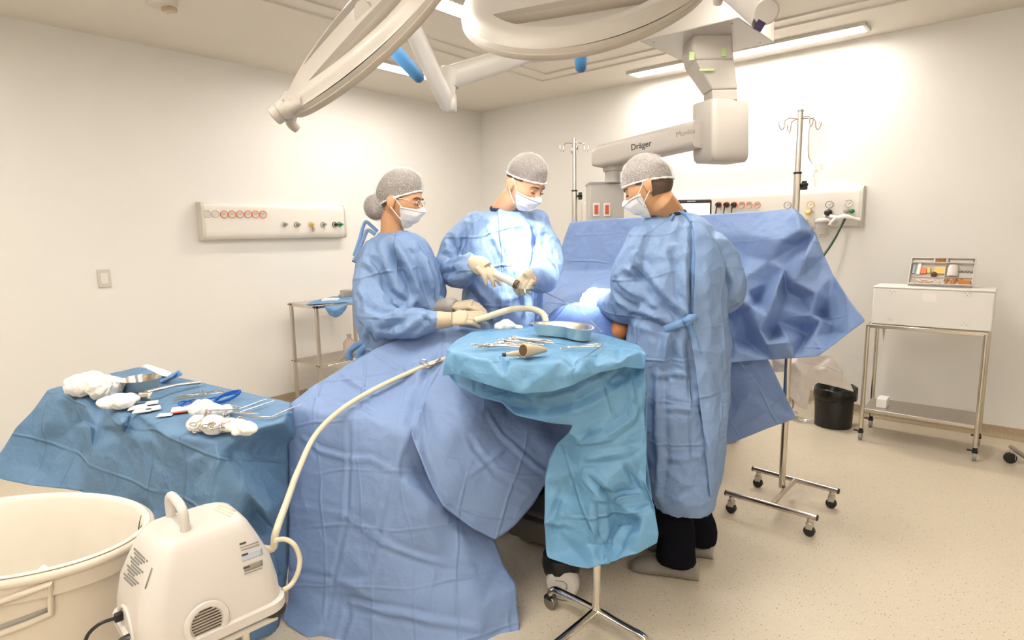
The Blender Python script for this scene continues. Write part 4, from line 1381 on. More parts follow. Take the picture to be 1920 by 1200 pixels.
# ------------------------------------------------------------------ the nurse on the left, in profile
def nurse():
    root = thing('person', 'person in profile with a hair bun under the net cap, glasses and white mask', 'person', W(-0.50, 2.74, 0))
    hc = pv(752, 378, 2.72)
    fwd = W(0.955, -0.20, -0.16); up = W(0.12, 0.0, 1)
    M = frame_head(hc, fwd, up)
    b = MB()
    build_head(b, M, True)
    neck = pv(736, 440, 2.74)
    b.tube([M @ Vector((0, -0.02, -0.03)), M @ Vector((0, -0.035, -0.08)), neck, neck + Vector((0, 0, -0.07))], [0.050, 0.048, 0.054, 0.07], 18)
    hip = pv(745, 690, 2.74); hip.z = 0.90
    b.tube(catmull([neck + Vector((0, 0, -0.04)), pv(742, 490, 2.74), pv(745, 580, 2.74), hip + Vector((0, 0, 0.06)), hip], 5), np.interp(np.linspace(0, 1, 21), [0, .25, .6, 1], [0.062, 0.078, 0.08, 0.095]), 18)
    arms = [[(702, 492, 2.68, 0.070), (692, 545, 2.64, 0.078), (716, 602, 2.57, 0.076), (772, 606, 2.52, 0.060), (826, 600, 2.50, 0.040)],
            [(786, 486, 2.80, 0.068), (806, 535, 2.80, 0.066), (806, 578, 2.76, 0.060), (830, 578, 2.70, 0.048)]]
    ends = [(838, 599, 2.50), (850, 574, 2.66)]
    for a, e in zip(arms, ends):
        P = [pv(*q[:3]) for q in a] + [pv(*e)]
        q_ = catmull(P, 4)
        b.tube(q_, np.interp(np.linspace(0, 1, len(q_)), [0, .5, 1], [0.045, 0.038, 0.026]), 12)
    fl, fr = W(-0.50, 2.82), W(-0.50, 2.64)
    lower_body(b, hip, fl, fr, W(1, -0.1))
    V, N, Fc = remesh(b, 0.0042, 2, 0.4)
    link_mesh('body', V, Fc, SKIN_M, root, 0)
    trousers(root, hip, fl, fr, W(1, -0.1))
    for f in (fl, fr): shoe(root, f, W(1, -0.1))
    rings = [(714, 762, 434, 2.745, 0.055), (704, 778, 442, 2.745, 0.08), (686, 797, 454, 2.745, 0.105), (674, 812, 474, 2.745, 0.12), (667, 820, 505, 2.745, 0.13),
             (665, 822, 545, 2.745, 0.13), (668, 826, 590, 2.745, 0.13), (676, 830, 630, 2.745, 0.135), (684, 832, 680, 2.745, 0.14), (690, 836, 780, 2.745, 0.15), (690, 846, 930, 2.745, 0.16)]
    folds = [([(726, 456), (738, 478), (750, 502), (762, 528), (770, 552)], 0.016, -0.042), ([(740, 462), (765, 500), (785, 545), (800, 580)], 0.016, 0.022), ([(700, 487), (716, 515), (730, 548), (762, 566)], 0.013, -0.026),
             ([(680, 490), (700, 500), (722, 530)], 0.012, 0.018), ([(806, 495), (815, 530), (824, 566)], 0.013, -0.026), ([(795, 480), (803, 520), (812, 560)], 0.012, 0.018), ([(770, 470), (790, 520), (800, 560)], 0.014, -0.016),
             ([(715, 606), (742, 592), (770, 574)], 0.012, 0.026), ([(722, 618), (750, 606), (776, 590)], 0.010, -0.026), ([(740, 628), (770, 612), (796, 592)], 0.010, 0.020), ([(690, 575), (715, 585), (745, 580)], 0.012, -0.022),
             ([(785, 592), (800, 600), (808, 612)], 0.008, -0.016), ([(680, 610), (690, 640), (694, 662)], 0.013, -0.024), ([(705, 625), (712, 650)], 0.012, 0.02), ([(672, 540), (684, 560), (688, 590)], 0.012, 0.016)]
    g, bv = gown_part(root, rings, arms, seed=7.0, amp=0.016, sc=7, folds=folds)
    collar(root, neck, 0.0585, M, 0.000, SCRUB)
    # ties behind the neck and at the waist
    strip('neck_tie', [pv(708, 434, 2.78), pv(697, 424, 2.79), pv(686, 416, 2.80), pv(680, 428, 2.80), pv(674, 450, 2.79), pv(664, 480, 2.78)], 0.016, TIE, root)
    strip('neck_tie', [pv(704, 440, 2.78), pv(690, 432, 2.79), pv(682, 446, 2.79), pv(672, 472, 2.78), pv(663, 492, 2.77)], 0.018, GOWN, root)
    strip('waist_tie', [pv(700, 640, 2.66), pv(684, 640, 2.66), pv(668, 648, 2.68), pv(656, 660, 2.69), pv(655, 676, 2.69)], 0.03, TIE, root)
    strip('waist_tie', [pv(698, 645, 2.65), pv(684, 652, 2.65), pv(674, 664, 2.66), pv(678, 690, 2.66)], 0.034, TIE, root)
    face_parts(root, M, True, True, SKIN_M)
    # glasses
    gm = MB()
    for s in (-1, 1):
        ringp = [M @ Vector((s * (0.031 + 0.021 * math.cos(a)), 0.099 - 0.006 * abs(math.cos(a)), 0.000 + 0.017 * math.sin(a))) for a in [2 * PI * k / 24 for k in range(24)]]
        gm.tube(ringp, 0.0011, 6, closed=True)
        gm.tube(catmull([M @ Vector((s * 0.052, 0.094, 0.008)), M @ Vector((s * 0.066, 0.06, 0.010)), M @ Vector((s * 0.078, 0.01, 0.012)), M @ Vector((s * 0.080, -0.012, 0.004))], 4), 0.0012, 6)
    gm.tube([M @ Vector((-0.011, 0.101, 0.004)), M @ Vector((0, 0.104, 0.007)), M @ Vector((0.011, 0.101, 0.004))], 0.0011, 6)
    mk('glasses', gm, CHROME, root, ang=0)
    mask_parts(root, M, True)
    cap_parts(root, M, True, 0.10, puff=0.020, tilt=0.46, seed=8)
    # bun inside the net
    bun = MB().ball((0, 0, 0), 0.061, 24, 16, M @ Matrix.Translation((0, -0.115, -0.040)), (1.0, 0.85, 0.95))
    mk('hair_bun', bun, HAIR, root, ang=0)
    nb = MB().ball((0, 0, 0), 0.066, 32, 22, M @ Matrix.Translation((0, -0.105, -0.038)), (1.05, 0.98, 0.97))
    V = np.array([tuple(p) for p in nb.v]); N = vnormals(V, np.array([f for f in nb.f if len(f) == 4]))
    V = crumple(V, N, 0.006, 22, 3)
    o = link_mesh('bun_net', V, nb.f, CAP, root, 0)
    set_uv(o, [((i % 32) / 32, (i // 32) / 22 * 0.6) for i in range(len(V))])
    # hands
    r0 = pv(836, 600, 2.50); r1 = pv(905, 592, 2.50)
    xr = (r1 - r0).normalized(); zr = W(0.1, -0.62, 0.78); zr = (zr - xr * zr.dot(xr)).normalized(); yr = zr.cross(xr)
    Mr = Matrix(((xr.x, yr.x, zr.x, r0.x), (xr.y, yr.y, zr.y, r0.y), (xr.z, yr.z, zr.z, r0.z), (0, 0, 0, 1)))
    hand_part('glove', Mr, 1, root, GLOVE, curl=(0.14, 0.20, 0.27, 0.34), thumb=0.8, spread=0.0, scale=0.95)
    cu = MB().tube([pv(814, 601, 2.51), pv(824, 600, 2.505), pv(836, 600, 2.50), pv(848, 599, 2.50)], [0.040, 0.039, 0.034, 0.031], 18)
    mk('glove_cuff', cu, GLOVE, root)
    l0 = pv(852, 573, 2.655); l1 = pv(905, 571, 2.60)
    xl = (l1 - l0).normalized(); zl = W(-0.05, -0.35, 0.92); zl = (zl - xl * zl.dot(xl)).normalized(); yl = zl.cross(xl)
    Ml = Matrix(((xl.x, yl.x, zl.x, l0.x), (xl.y, yl.y, zl.y, l0.y), (xl.z, yl.z, zl.z, l0.z), (0, 0, 0, 1)))
    hand_part('glove', Ml, -1, root, GLOVE, curl=(0.38, 0.44, 0.48, 0.52), thumb=0.5, spread=0.0, scale=0.95)
    cu = MB().tube([pv(822, 579, 2.715), pv(832, 577, 2.69), pv(844, 575, 2.67), pv(852, 574, 2.657), pv(855, 574, 2.653)], [0.045, 0.043, 0.040, 0.036, 0.026], 18)
    mk('knit_cuff', cu, GREYPL, root)
    return root


# ------------------------------------------------------------------ the surgeon seen from behind
def surgeon():
    root = thing('person', 'person in a blue gown seen from behind, with black trousers and pale shoe covers', 'person', W(0.60, 2.48, 0))
    hc = pv(1216, 352, 2.52)
    fwd = W(-0.86, 0.34, -0.36); up = W(-0.22, 0.18, 0.94)
    M = frame_head(hc, fwd, up)
    b = MB()
    build_head(b, M)
    neck = pv(1256, 400, 2.54)
    b.tube([M @ Vector((0, 0.0, -0.03)), M @ Vector((0, -0.030, -0.075)), neck, neck + Vector((0, 0.0, -0.07))], [0.050, 0.055, 0.059, 0.062], 18)
    hip = pv(1270, 640, 2.52); hip.z = 0.93
    b.tube(catmull([neck + Vector((0, 0, -0.05)), pv(1262, 450, 2.52), pv(1268, 540, 2.48), hip + Vector((0, 0, 0.06)), hip], 5), np.interp(np.linspace(0, 1, 21), [0, .25, .6, 1], [0.068, 0.085, 0.085, 0.095]), 18)
    arms = [[(1204, 455, 2.50, 0.076), (1184, 505, 2.49, 0.084), (1180, 560, 2.50, 0.084), (1160, 572, 2.60, 0.074), (1140, 560, 2.72, 0.055)],
            [(1338, 470, 2.50, 0.074), (1362, 520, 2.48, 0.074), (1358, 552, 2.52, 0.072), (1330, 560, 2.68, 0.06), (1290, 560, 2.80, 0.045)]]
    ends = [(1130, 556, 2.76), (1270, 560, 2.85)]
    for a, e in zip(arms, ends):
        P = [pv(*q[:3]) for q in a] + [pv(*e)]
        q_ = catmull(P, 4)
        b.tube(q_, np.interp(np.linspace(0, 1, len(q_)), [0, .5, 1], [0.05, 0.042, 0.028]), 12)
    fA, fB = pz(1262, 1078, 0), pz(1300, 1040, 0)
    toe = (pz(1150, 1062, 0) - pz(1290, 1085, 0)).normalized()
    lower_body(b, hip, fA, fB, toe)
    V, N, Fc = remesh(b, 0.0042, 2, 0.4)
    link_mesh('body', V, Fc, SKIN_M, root, 0)
    trousers(root, hip + Vector((0, 0, 0)), fA, fB, toe)
    s1 = shoe(root, fA - toe * 0.02, toe)
    s2 = shoe(root, fB, toe)
    rings = [(1222, 1292, 396, 2.56, 0.06), (1206, 1312, 408, 2.555, 0.085), (1190, 1332, 432, 2.54, 0.115), (1182, 1346, 465, 2.52, 0.135), (1182, 1352, 505, 2.50, 0.145), (1186, 1356, 550, 2.48, 0.145),
             (1184, 1362, 600, 2.475, 0.145), (1180, 1366, 650, 2.47, 0.15), (1180, 1366, 710, 2.465, 0.155), (1186, 1360, 770, 2.44, 0.18), (1200, 1350, 840, 2.42, 0.19), (1210, 1336, 900, 2.40, 0.19), (1222, 1326, 936, 2.40, 0.185)]
    folds = [([(1196, 512), (1206, 524), (1216, 540), (1222, 556)], 0.016, -0.040), ([(1218, 540), (1235, 560), (1255, 580), (1272, 596)], 0.014, -0.030), ([(1236, 536), (1255, 560), (1285, 590)], 0.014, 0.024), ([(1278, 505), (1284, 545), (1288, 588)], 0.013, 0.022),
             ([(1260, 475), (1268, 495), (1274, 512)], 0.012, -0.018), ([(1300, 430), (1300, 490), (1299, 550), (1298, 595)], 0.013, -0.022), ([(1190, 480), (1200, 496), (1212, 512)], 0.012, 0.022), ([(1166, 512), (1178, 520), (1196, 530)], 0.010, -0.026),
             ([(1160, 530), (1180, 545), (1200, 556)], 0.011, 0.024), ([(1150, 548), (1172, 566), (1196, 578)], 0.010, -0.022), ([(1190, 595), (1215, 602), (1245, 614)], 0.013, -0.030), ([(1200, 580), (1225, 592), (1250, 606)], 0.012, 0.022),
             ([(1253, 625), (1246, 660), (1240, 700)], 0.012, 0.022), ([(1262, 628), (1262, 665), (1258, 700)], 0.012, -0.020), ([(1232, 700), (1234, 770), (1238, 850), (1236, 930)], 0.012, 0.024), ([(1215, 690), (1216, 770), (1220, 860)], 0.014, -0.018), ([(1290, 640), (1296, 690), (1300, 740)], 0.012, -0.03),
             ([(1235, 705), (1265, 700), (1296, 704)], 0.009, 0.014), ([(1238, 768), (1270, 766), (1300, 770)], 0.009, 0.012), ([(1240, 858), (1275, 862), (1310, 856)], 0.009, 0.012), ([(1250, 935), (1275, 922), (1300, 918)], 0.01, -0.014), ([(1352, 505), (1362, 530), (1366, 552)], 0.012, -0.022)]
    g, bv = gown_part(root, rings, arms, seed=11.0, amp=0.016, sc=7, folds=folds)
    # overlapping back panel
    outl = [(1290, 398), (1322, 425), (1348, 462), (1362, 505), (1352, 560), (1358, 610), (1362, 660), (1366, 720), (1350, 800), (1340, 870), (1337, 928), (1332, 933), (1324, 860), (1318, 800), (1310, 740), (1304, 690), (1296, 640), (1300, 600), (1302, 540), (1304, 480), (1300, 430)]
    inn = [(1325, 480), (1330, 540), (1330, 600), (1332, 660), (1330, 720), (1335, 780), (1330, 840)]

    def onb(px, py, off):
        d = ray(px, py).normalized()
        h = bv.ray_cast(CAM, d)
        p = h[0] if h[0] is not None else pv(px, py, 2.40)
        return p - d * off
    cloth('back_panel', [(x, y, 0.020) for x, y in outl], [(x, y, 0.028 + 0.008 * math.sin(i * 2.1)) for i, (x, y) in enumerate(inn)], GOWN, parent=root, levels=4, soft=10, amp=0.003, sc=5, seed=4, conv=onb, stretch=(1, 1, .5), fine=0.2)
    strip('neck_tie', [hit(bv, 1252, 391, 0.012), hit(bv, 1268, 398, 0.012), hit(bv, 1286, 402, 0.014), hit(bv, 1296, 416, 0.012)], 0.013, TIE, root)
    strip('back_opening', [hit(bv, x, y, 0.004) for x, y in ((1297, 408), (1300, 440), (1301, 490), (1301, 540), (1300, 592))], 0.022, TIE, root)
    collar(root, neck, 0.0645, M, 0.006, SCRUB)
    # waist belt with a knot
    strip('waist_tie', [hit(bv, x, y, 0.012) for x, y in ((1245, 618), (1262, 612), (1278, 606), (1294, 600), (1306, 598))], 0.03, TIE, root)
    kn = MB()
    k0 = hit(bv, 1294, 598, 0.03)
    kn.tube([k0 + RIGHT * -0.028 + Vector((0, 0, -0.008)), k0 + RIGHT * 0.0, k0 + RIGHT * 0.026 + Vector((0, 0, 0.01))], [0.010, 0.019, 0.011], 12)
    kn.tube([k0 + RIGHT * 0.012 + Vector((0, 0, 0.012)), k0 + RIGHT * 0.0 + Vector((0, 0, -0.004)), k0 + RIGHT * -0.012 + Vector((0, 0, -0.028))], [0.012, 0.016, 0.010], 12)
    mk('waist_knot', kn, TIE, root, ang=0)
    strip('waist_tie', [hit(bv, x, y, 0.014) for x, y in ((1290, 604), (1300, 630), (1310, 664))], 0.024, TIE, root)
    face_parts(root, M, False, True, SKIN_M)
    mask_parts(root, M, False)
    cap_parts(root, M, False, 0.14, puff=0.010, tilt=0.20, seed=12)
    # beard shade and cropped hair at the nape
    hk = shell(M, False, lambda p: (p.y < 0.0 and -0.45 < p.z < 0.15 and p.y < -0.15 + 0.3 * (p.z + 0.45)), lambda p: 0.0022)
    shell_part('cropped_hair', hk, HAIR, root, 0.001)
    # left hand at the operation site
    r0 = pv(1134, 556, 2.75); r1 = pv(1106, 545, 2.83)
    xr = (r1 - r0).normalized(); zr = W(0.2, -0.3, 0.92); zr = (zr - xr * zr.dot(xr)).normalized(); yr = zr.cross(xr)
    Mr = Matrix(((xr.x, yr.x, zr.x, r0.x), (xr.y, yr.y, zr.y, r0.y), (xr.z, yr.z, zr.z, r0.z), (0, 0, 0, 1)))
    hand_part('glove', Mr, -1, root, GLOVE, curl=(0.5, 0.6, 0.7, 0.7), thumb=0.7, spread=0.1, scale=0.98)
    l0 = pv(1288, 560, 2.81); l1 = pv(1245, 575, 2.86)
    xl = (l1 - l0).normalized(); zl = W(0.0, -0.2, 1); zl = (zl - xl * zl.dot(xl)).normalized(); yl = zl.cross(xl)
    Ml = Matrix(((xl.x, yl.x, zl.x, l0.x), (xl.y, yl.y, zl.y, l0.y), (xl.z, yl.z, zl.z, l0.z), (0, 0, 0, 1)))
    hand_part('glove', Ml, 1, root, GLOVE, curl=(0.5, 0.55, 0.6, 0.65), thumb=0.6, spread=0.1, scale=0.98)
    return root


man(); nurse(); surgeon()
# ================================================================== instrument table on the left
TZ = 0.80


def tp(px, py, dz=0.004):
    return (px, py, (pz(px, py, TZ + dz) - CAM).dot(AHEAD))


tA, tB, tC = pz(90, 738, TZ), pz(405, 832, TZ), pz(275, 690, TZ)
e1_ = (tB - tA).normalized(); e2_ = Vector((0, 0, 1)).cross(e1_).normalized()
tL = (tB - tA).length
tc = tA + e1_ * (tL / 2) + e2_ * 0.26
Mtab = Matrix(((e1_.x, e2_.x, 0, tc.x), (e1_.y, e2_.y, 0, tc.y), (0, 0, 1, 0), (0, 0, 0, 1)))
t_it = thing('instrument_table', 'steel legged instrument table under the blue cloth on the left', 'table', (tc.x, tc.y, 0))
mk('tabletop', MB().box((-0.06, 0.02, TZ - 0.055), (tL - 0.28, 0.38, 0.03), Mtab), STEEL_B, t_it, bevel=0.004)
for sx in (-1, 1):
    for sy in (-1, 1):
        x, y = sx * (tL / 2 - 0.19) - 0.06, sy * 0.17 + 0.02
        lg = MB().tube([Mtab @ Vector((x, y, TZ - 0.06)), Mtab @ Vector((x, y, 0.012))], 0.0125, 14)
        l_ = mk('leg', lg, STEEL, t_it)
        mk('foot_cap', MB().cyl(Mtab @ Vector((x, y, 0.03)), Mtab @ Vector((x, y, 0.0)), 0.016, 14), RUBBER, l_)

To = [tp(88, 731), tp(121, 722), tp(180, 706), tp(262, 687), tp(335, 709), tp(440, 732), tp(545, 755), (556, 775, 2.33), (560, 830, 2.30), (552, 920, 2.27), (545, 1010, 2.24), (535, 1100, 2.16), (520, 1185, 2.06),
      (470, 1205, 1.93), (400, 1222, 1.84), (320, 1150, 1.90), (262, 1015, 2.02), (205, 950, 2.15), (152, 921, 2.25), (117, 916, 2.31), (58, 910, 2.37), (0, 898, 2.41), (-18, 878, 2.43), (-4, 856, 2.44), (6, 841, 2.45), (29, 803, 2.48), (64, 768, 2.52)]
Ti = [tp(110, 742), tp(155, 754), tp(230, 793), tp(310, 813), tp(402, 828), tp(200, 742), tp(300, 760), tp(400, 785), tp(450, 762), tp(350, 733), tp(465, 808), tp(530, 791), tp(260, 715), tp(250, 770),
      (140, 800, 2.44), (158, 790, 2.40), (167, 800, 2.22), (182, 800, 2.28), (174, 850, 2.22), (100, 830, 2.46), (120, 848, 2.42), (60, 830, 2.48), (150, 850, 2.36), (172, 925, 2.22),
      (250, 850, 2.12), (235, 815, 2.14), (330, 870, 1.96), (300, 830, 2.00), (370, 900, 1.91), (255, 920, 2.10), (262, 960, 2.12), (300, 960, 2.00), (360, 960, 1.91), (405, 850, 1.825), (402, 900, 1.81), (400, 1000, 1.79), (380, 1100, 1.80), (90, 790, 2.44), (80, 880, 2.44), (40, 868, 2.45),
      (420, 845, 1.86), (445, 885, 1.86), (465, 920, 1.87), (500, 960, 1.91), (470, 850, 2.03), (500, 870, 2.14), (520, 830, 2.20), (480, 960, 2.02), (520, 1000, 2.10), (440, 1000, 1.86), (455, 1100, 1.87), (500, 1060, 1.98)]
cloth('table_cloth', To, Ti, TABLECLOTH, 'blue cloth hanging over the instrument table on the left', 'table cloth', levels=4, soft=6, amp=0.004, sc=5.0, seed=21.0, fine=0.3)
# the table surface proper, lying flat for the instruments
TOPZ = TZ + 0.010


def on(px, py, dz=0.0):
    return pz(px, py, TOPZ + dz)


# ------------------------------------------------------------------ gauze
def gauze(name, blobs, label, group=None, sc=30, amp=0.007, vox=0.0035, seed=0, cat='gauze'):
    mb = MB()
    for c, r, s in blobs:
        mb.ball(tuple(c), r, 18, 12, s=s)
    V, N, Fc = remesh(mb, vox, 2)
    V = crumple(V, N, amp, sc, seed, fine=0.4)
    zmin = min((Vector(b[0]).z - b[1] * b[2][2]) for b in blobs)
    V[:, 2] = np.maximum(V[:, 2], zmin)
    o = link_mesh(name, V, Fc, GAUZE, None, 0)
    return tag(o, label, cat, group)


def blob(px, py, r, s=(1, 1, 0.6), lift=None):
    return (on(px, py, (lift if lift is not None else r * s[2])), r, s)


gauze('gauze_bundle', [blob(150, 722, 0.070, (1.2, 0.8, 0.62)), blob(190, 724, 0.070, (1.1, 0.8, 0.72)), blob(208, 724, 0.055, (1, 0.9, 0.7)), blob(172, 716, 0.055, (1, 1, .8), 0.055)],
      'largest white gauze bundle, at the left end of the instrument table', 'gauze on the instrument table', amp=0.009, seed=1)
gauze('gauze_bundle', [blob(205, 755, 0.045, (1.1, 0.9, 0.5)), blob(228, 752, 0.050, (1.1, .9, 0.55)), blob(238, 749, 0.042, (1, 1, 0.6))],
      'white gauze bundle in front of the steel bowl', 'gauze on the instrument table', seed=2, amp=0.007)
gauze('gauze_bundle', [blob(378, 766, 0.045, (1, 1, 0.7)), blob(400, 770, 0.04, (1.2, 0.8, 0.6)), blob(420, 770, 0.035, (1.1, 0.9, 0.5))],
      'white gauze bundle beside the blue tubing, behind the clamps', 'gauze on the instrument table', seed=3, amp=0.007)
gauze('gauze_bundle', [blob(372, 794, 0.036, (1.2, 1, 0.7)), blob(400, 796, 0.04, (1.2, 1, 0.75)), blob(425, 797, 0.036, (1.1, 1, 0.6))],
      'white gauze bundle lying under the ringed clamps', 'gauze on the instrument table', seed=4, amp=0.007)
gauze('gauze_bundle', [blob(446, 800, 0.035, (1.1, 1, 0.6)), blob(464, 803, 0.033, (1.1, 1, 0.6)), blob(452, 808, 0.026, (1, 1, .5))],
      'small ragged white gauze at the near right corner of the instrument table', 'gauze on the instrument table', seed=5, amp=0.007)

# ------------------------------------------------------------------ bowl, retractor, wraps
bc = on(264, 734)
bm_ = MB().lathe([(0.0, 0.0), (0.050, 0.0), (0.066, 0.012), (0.078, 0.050), (0.082, 0.057), (0.079, 0.058), (0.074, 0.050), (0.062, 0.015), (0.048, 0.004), (0.0, 0.004)], 40, Matrix.Translation(bc))
tag(mk('steel_bowl', bm_, STEEL, None, ang=50), 'round stainless steel bowl on the instrument table', 'bowl')
t_r = thing('retractor', 'steel retractor with a broad bent blade and a long handle', 'retractor', tuple(on(300, 745)))
h0, h1, h2 = on(274, 735, 0.040), on(330, 722, 0.03), on(373, 717, 0.016)
mk('handle', MB().tube([h0, h0.lerp(h1, 0.5), h1, h1.lerp(h2, 0.3), h2], [0.010, 0.013, 0.009, 0.012, 0.014], 14, flat=(0.55, 1)), STEEL_B, t_r)
bl = []
bt0, bt1 = on(274, 735, 0.042), on(272, 752, 0.002)
for k in range(8):
    a = k / 7
    c = bt0.lerp(bt1, a) - AHEAD * (0.016 * math.sin(a * PI))
    bl.append([c + RIGHT * s for s in (-0.027, -0.013, 0, 0.013, 0.027)])
mk('blade', MB().grid(bl), STEEL_B, t_r, solid=0.003)
wrap = [(238, 700, 0.002), (262, 688, 0.012), (300, 690, 0.020), (330, 705, 0.012), (318, 714, 0.004), (290, 722, 0.002), (255, 714, 0.002)]
tz = lambda px, py, dz: on(px, py, dz)
cloth('blue_wrap', [(252, 703, 0.004), (275, 690, 0.016), (300, 692, 0.024), (324, 703, 0.016), (312, 716, 0.006), (288, 716, 0.004)], [(285, 702, 0.022)], BLUEPAPER, 'small folded blue wrap behind the steel bowl', 'wrap', levels=3, soft=3, amp=0.003, sc=12, conv=tz)
cloth('paper_sheet', [(266, 686, 0.012), (276, 683, 0.022), (322, 698, 0.020), (318, 707, 0.016), (300, 704, 0.028)], [(295, 696, 0.028)], PAPER, 'white paper sheet at the far edge of the instrument table', 'paper', levels=3, soft=3, amp=0.002, sc=12, conv=tz)
cloth('blue_wrap', [(297, 719, 0.004), (318, 703, 0.030), (336, 694, 0.050), (343, 702, 0.040), (326, 710, 0.014)], [(322, 707, 0.032)], BLUEPAPER, 'narrow twisted blue wrap sticking up beside the white paper', 'wrap', levels=3, soft=2, amp=0.003, sc=12, conv=tz)

# ------------------------------------------------------------------ gauze squares and a red-edged pad
def square(px, py, w, d, rot, h, lab, m=PAPER, nm='gauze_square', cat='gauze', n=2):
    M = Matrix.Translation(on(px, py)) @ Matrix.Rotation(YAW + rot, 4, 'Z')
    t = MB()
    for k in range(n):
        t.box((0.003 * k, 0.002 * k, h * (k + 0.5)), (w - 0.003 * k, d - 0.002 * k, h * 0.86), M)
    o = mk(nm, t, m, None, bevel=0.001)
    return tag(o, lab, cat, 'gauze squares and pads' if nm == 'gauze_square' else None)


square(258, 765, 0.062, 0.055, 0.5, 0.003, 'leftmost folded white gauze square, overlapping its neighbours in front of the retractor')
square(266, 772, 0.062, 0.030, 0.45, 0.003, 'narrow white gauze square at the front of the little group')
square(285, 767, 0.055, 0.055, 0.6, 0.003, 'middle white gauze square of the little group')
square(284, 757, 0.045, 0.035, 0.5, 0.004, 'small white gauze square just right of the retractor blade')
square(310, 778, 0.050, 0.042, 0.3, 0.002, 'white paper square left of the red-edged pad', nm='paper_square', cat='paper', n=1)
t_p = thing('suture_pad', 'white pad with a red edge lying in the middle of the table', 'pad', tuple(on(340, 771)))
Mp = Matrix.Translation(on(340, 771)) @ Matrix.Rotation(YAW + 0.45, 4, 'Z')
mk('base', MB().box((0, 0, 0.003), (0.066, 0.056, 0.005), Mp), RED, t_p, bevel=0.002)
mk('pad', MB().box((0, 0, 0.009), (0.064, 0.054, 0.007), Mp), PAPER, t_p, bevel=0.002)

# ------------------------------------------------------------------ hand instruments: one of each kind, then copies
def clamp_proto(L=0.15, open_=0.05, name='clamp', m=STEEL, jaw=0.3, curve=0.0):
    root = thing(name, None, 'surgical instrument', (0, 0, 0))
    for s in (-1, 1):
        mb = MB()
        px = L * (1 - jaw)                       # joint position from the rings
        rc = Vector((0.010, s * (0.012 + open_ * 0.25), 0.003 + 0.0012 * s))
        mb.tube([rc + Vector((0.012 * math.cos(a), 0.0095 * math.sin(a), 0)) for a in [2 * PI * k / 18 for k in range(18)]], 0.0021, 8, closed=True)
        mb.tube(catmull([rc + Vector((0.011, -s * 0.003, 0)), Vector((px * 0.5, s * (0.006 + open_ * 0.12), 0.003)), Vector((px, s * 0.0012, 0.003 + 0.001 * s)), Vector((px + 0.012, -s * 0.002, 0.003 + 0.001 * s)),
                         Vector((L * 0.9, -s * 0.0022 + curve * 0.5, 0.003)), Vector((L, -s * 0.001 + curve, 0.003))], 5), [0.0022] * 11 + [0.0034] * 5 + [0.0024] * 5 + [0.0022, 0.002, 0.0018, 0.0015, 0.0011], 8)
        mk('half', mb, m, root)
    mk('screw', MB().cyl((L * (1 - jaw) + 0.006, 0, 0.0), (L * (1 - jaw) + 0.006, 0, 0.0072), 0.003, 12), m, root)
    return root


def forceps_proto(L=0.15):
    root = thing('forceps', None, 'surgical instrument', (0, 0, 0))
    for s in (-1, 1):
        mk('arm', MB().tube(catmull([(0, 0, 0.004), (L * 0.3, s * 0.006, 0.004), (L * 0.65, s * 0.007, 0.004), (L, s * 0.001, 0.004)], 5), [0.003] * 8 + [0.0034] * 4 + [0.0028, 0.0022, 0.0016, 0.001], 8, flat=(0.6, 1)), STEEL_B, root)
    return root


def rod_proto(L=0.17, name='scalpel', m=STEEL_B, blade=True):
    root = thing(name, None, 'surgical instrument', (0, 0, 0))
    mk('handle', MB().tube([(0, 0, 0.004), (L * 0.3, 0, 0.004), (L * 0.72, 0, 0.004), (L * 0.78, 0, 0.004)], [0.0035, 0.0042, 0.0038, 0.0025], 10, flat=(0.7, 1)), m, root)
    mk('blade' if blade else 'tip', MB().tube([(L * 0.76, 0, 0.004), (L * 0.88, 0, 0.004), (L, 0.001, 0.004)], [0.003, 0.0034, 0.0006] if blade else [0.0022, 0.0016, 0.0008], 8, flat=(0.3, 1) if blade else (1, 1)), STEEL, root)
    return root


PROTOS = {'clamp': clamp_proto(), 'scissors': clamp_proto(0.16, 0.09, 'scissors', STEEL, 0.42, 0.004), 'forceps': forceps_proto(), 'scalpel': rod_proto(), 'probe': rod_proto(0.19, 'probe', STEEL, False)}
USED = set()


def instrument(kind, a, b, label, group, scale=None, tilt=0.0):
    """lay an instrument from point a (rings) towards b"""
    pr = PROTOS[kind]
    o = copy_tree(pr) if kind in USED else pr
    USED.add(kind)
    a, b = Vector(a), Vector(b)
    d = b - a
    L0 = {'clamp': 0.15, 'scissors': 0.16, 'forceps': 0.15, 'scalpel': 0.17, 'probe': 0.19}[kind]
    k = d.length / L0 if scale is None else scale
    X = d.normalized(); Z = Vector((0, 0, 1)); Z = (Z - X * Z.dot(X)).normalized(); Y = Z.cross(X)
    if tilt:
        q = Matrix.Rotation(tilt, 3, X); Y = q @ Y; Z = q @ Z
    o.matrix_world = Matrix(((X.x * k, Y.x, Z.x, a.x), (X.y * k, Y.y, Z.y, a.y), (X.z * k, Y.z, Z.z, a.z), (0, 0, 0, 1)))
    tag(o, label, 'surgical instrument', group)
    return o


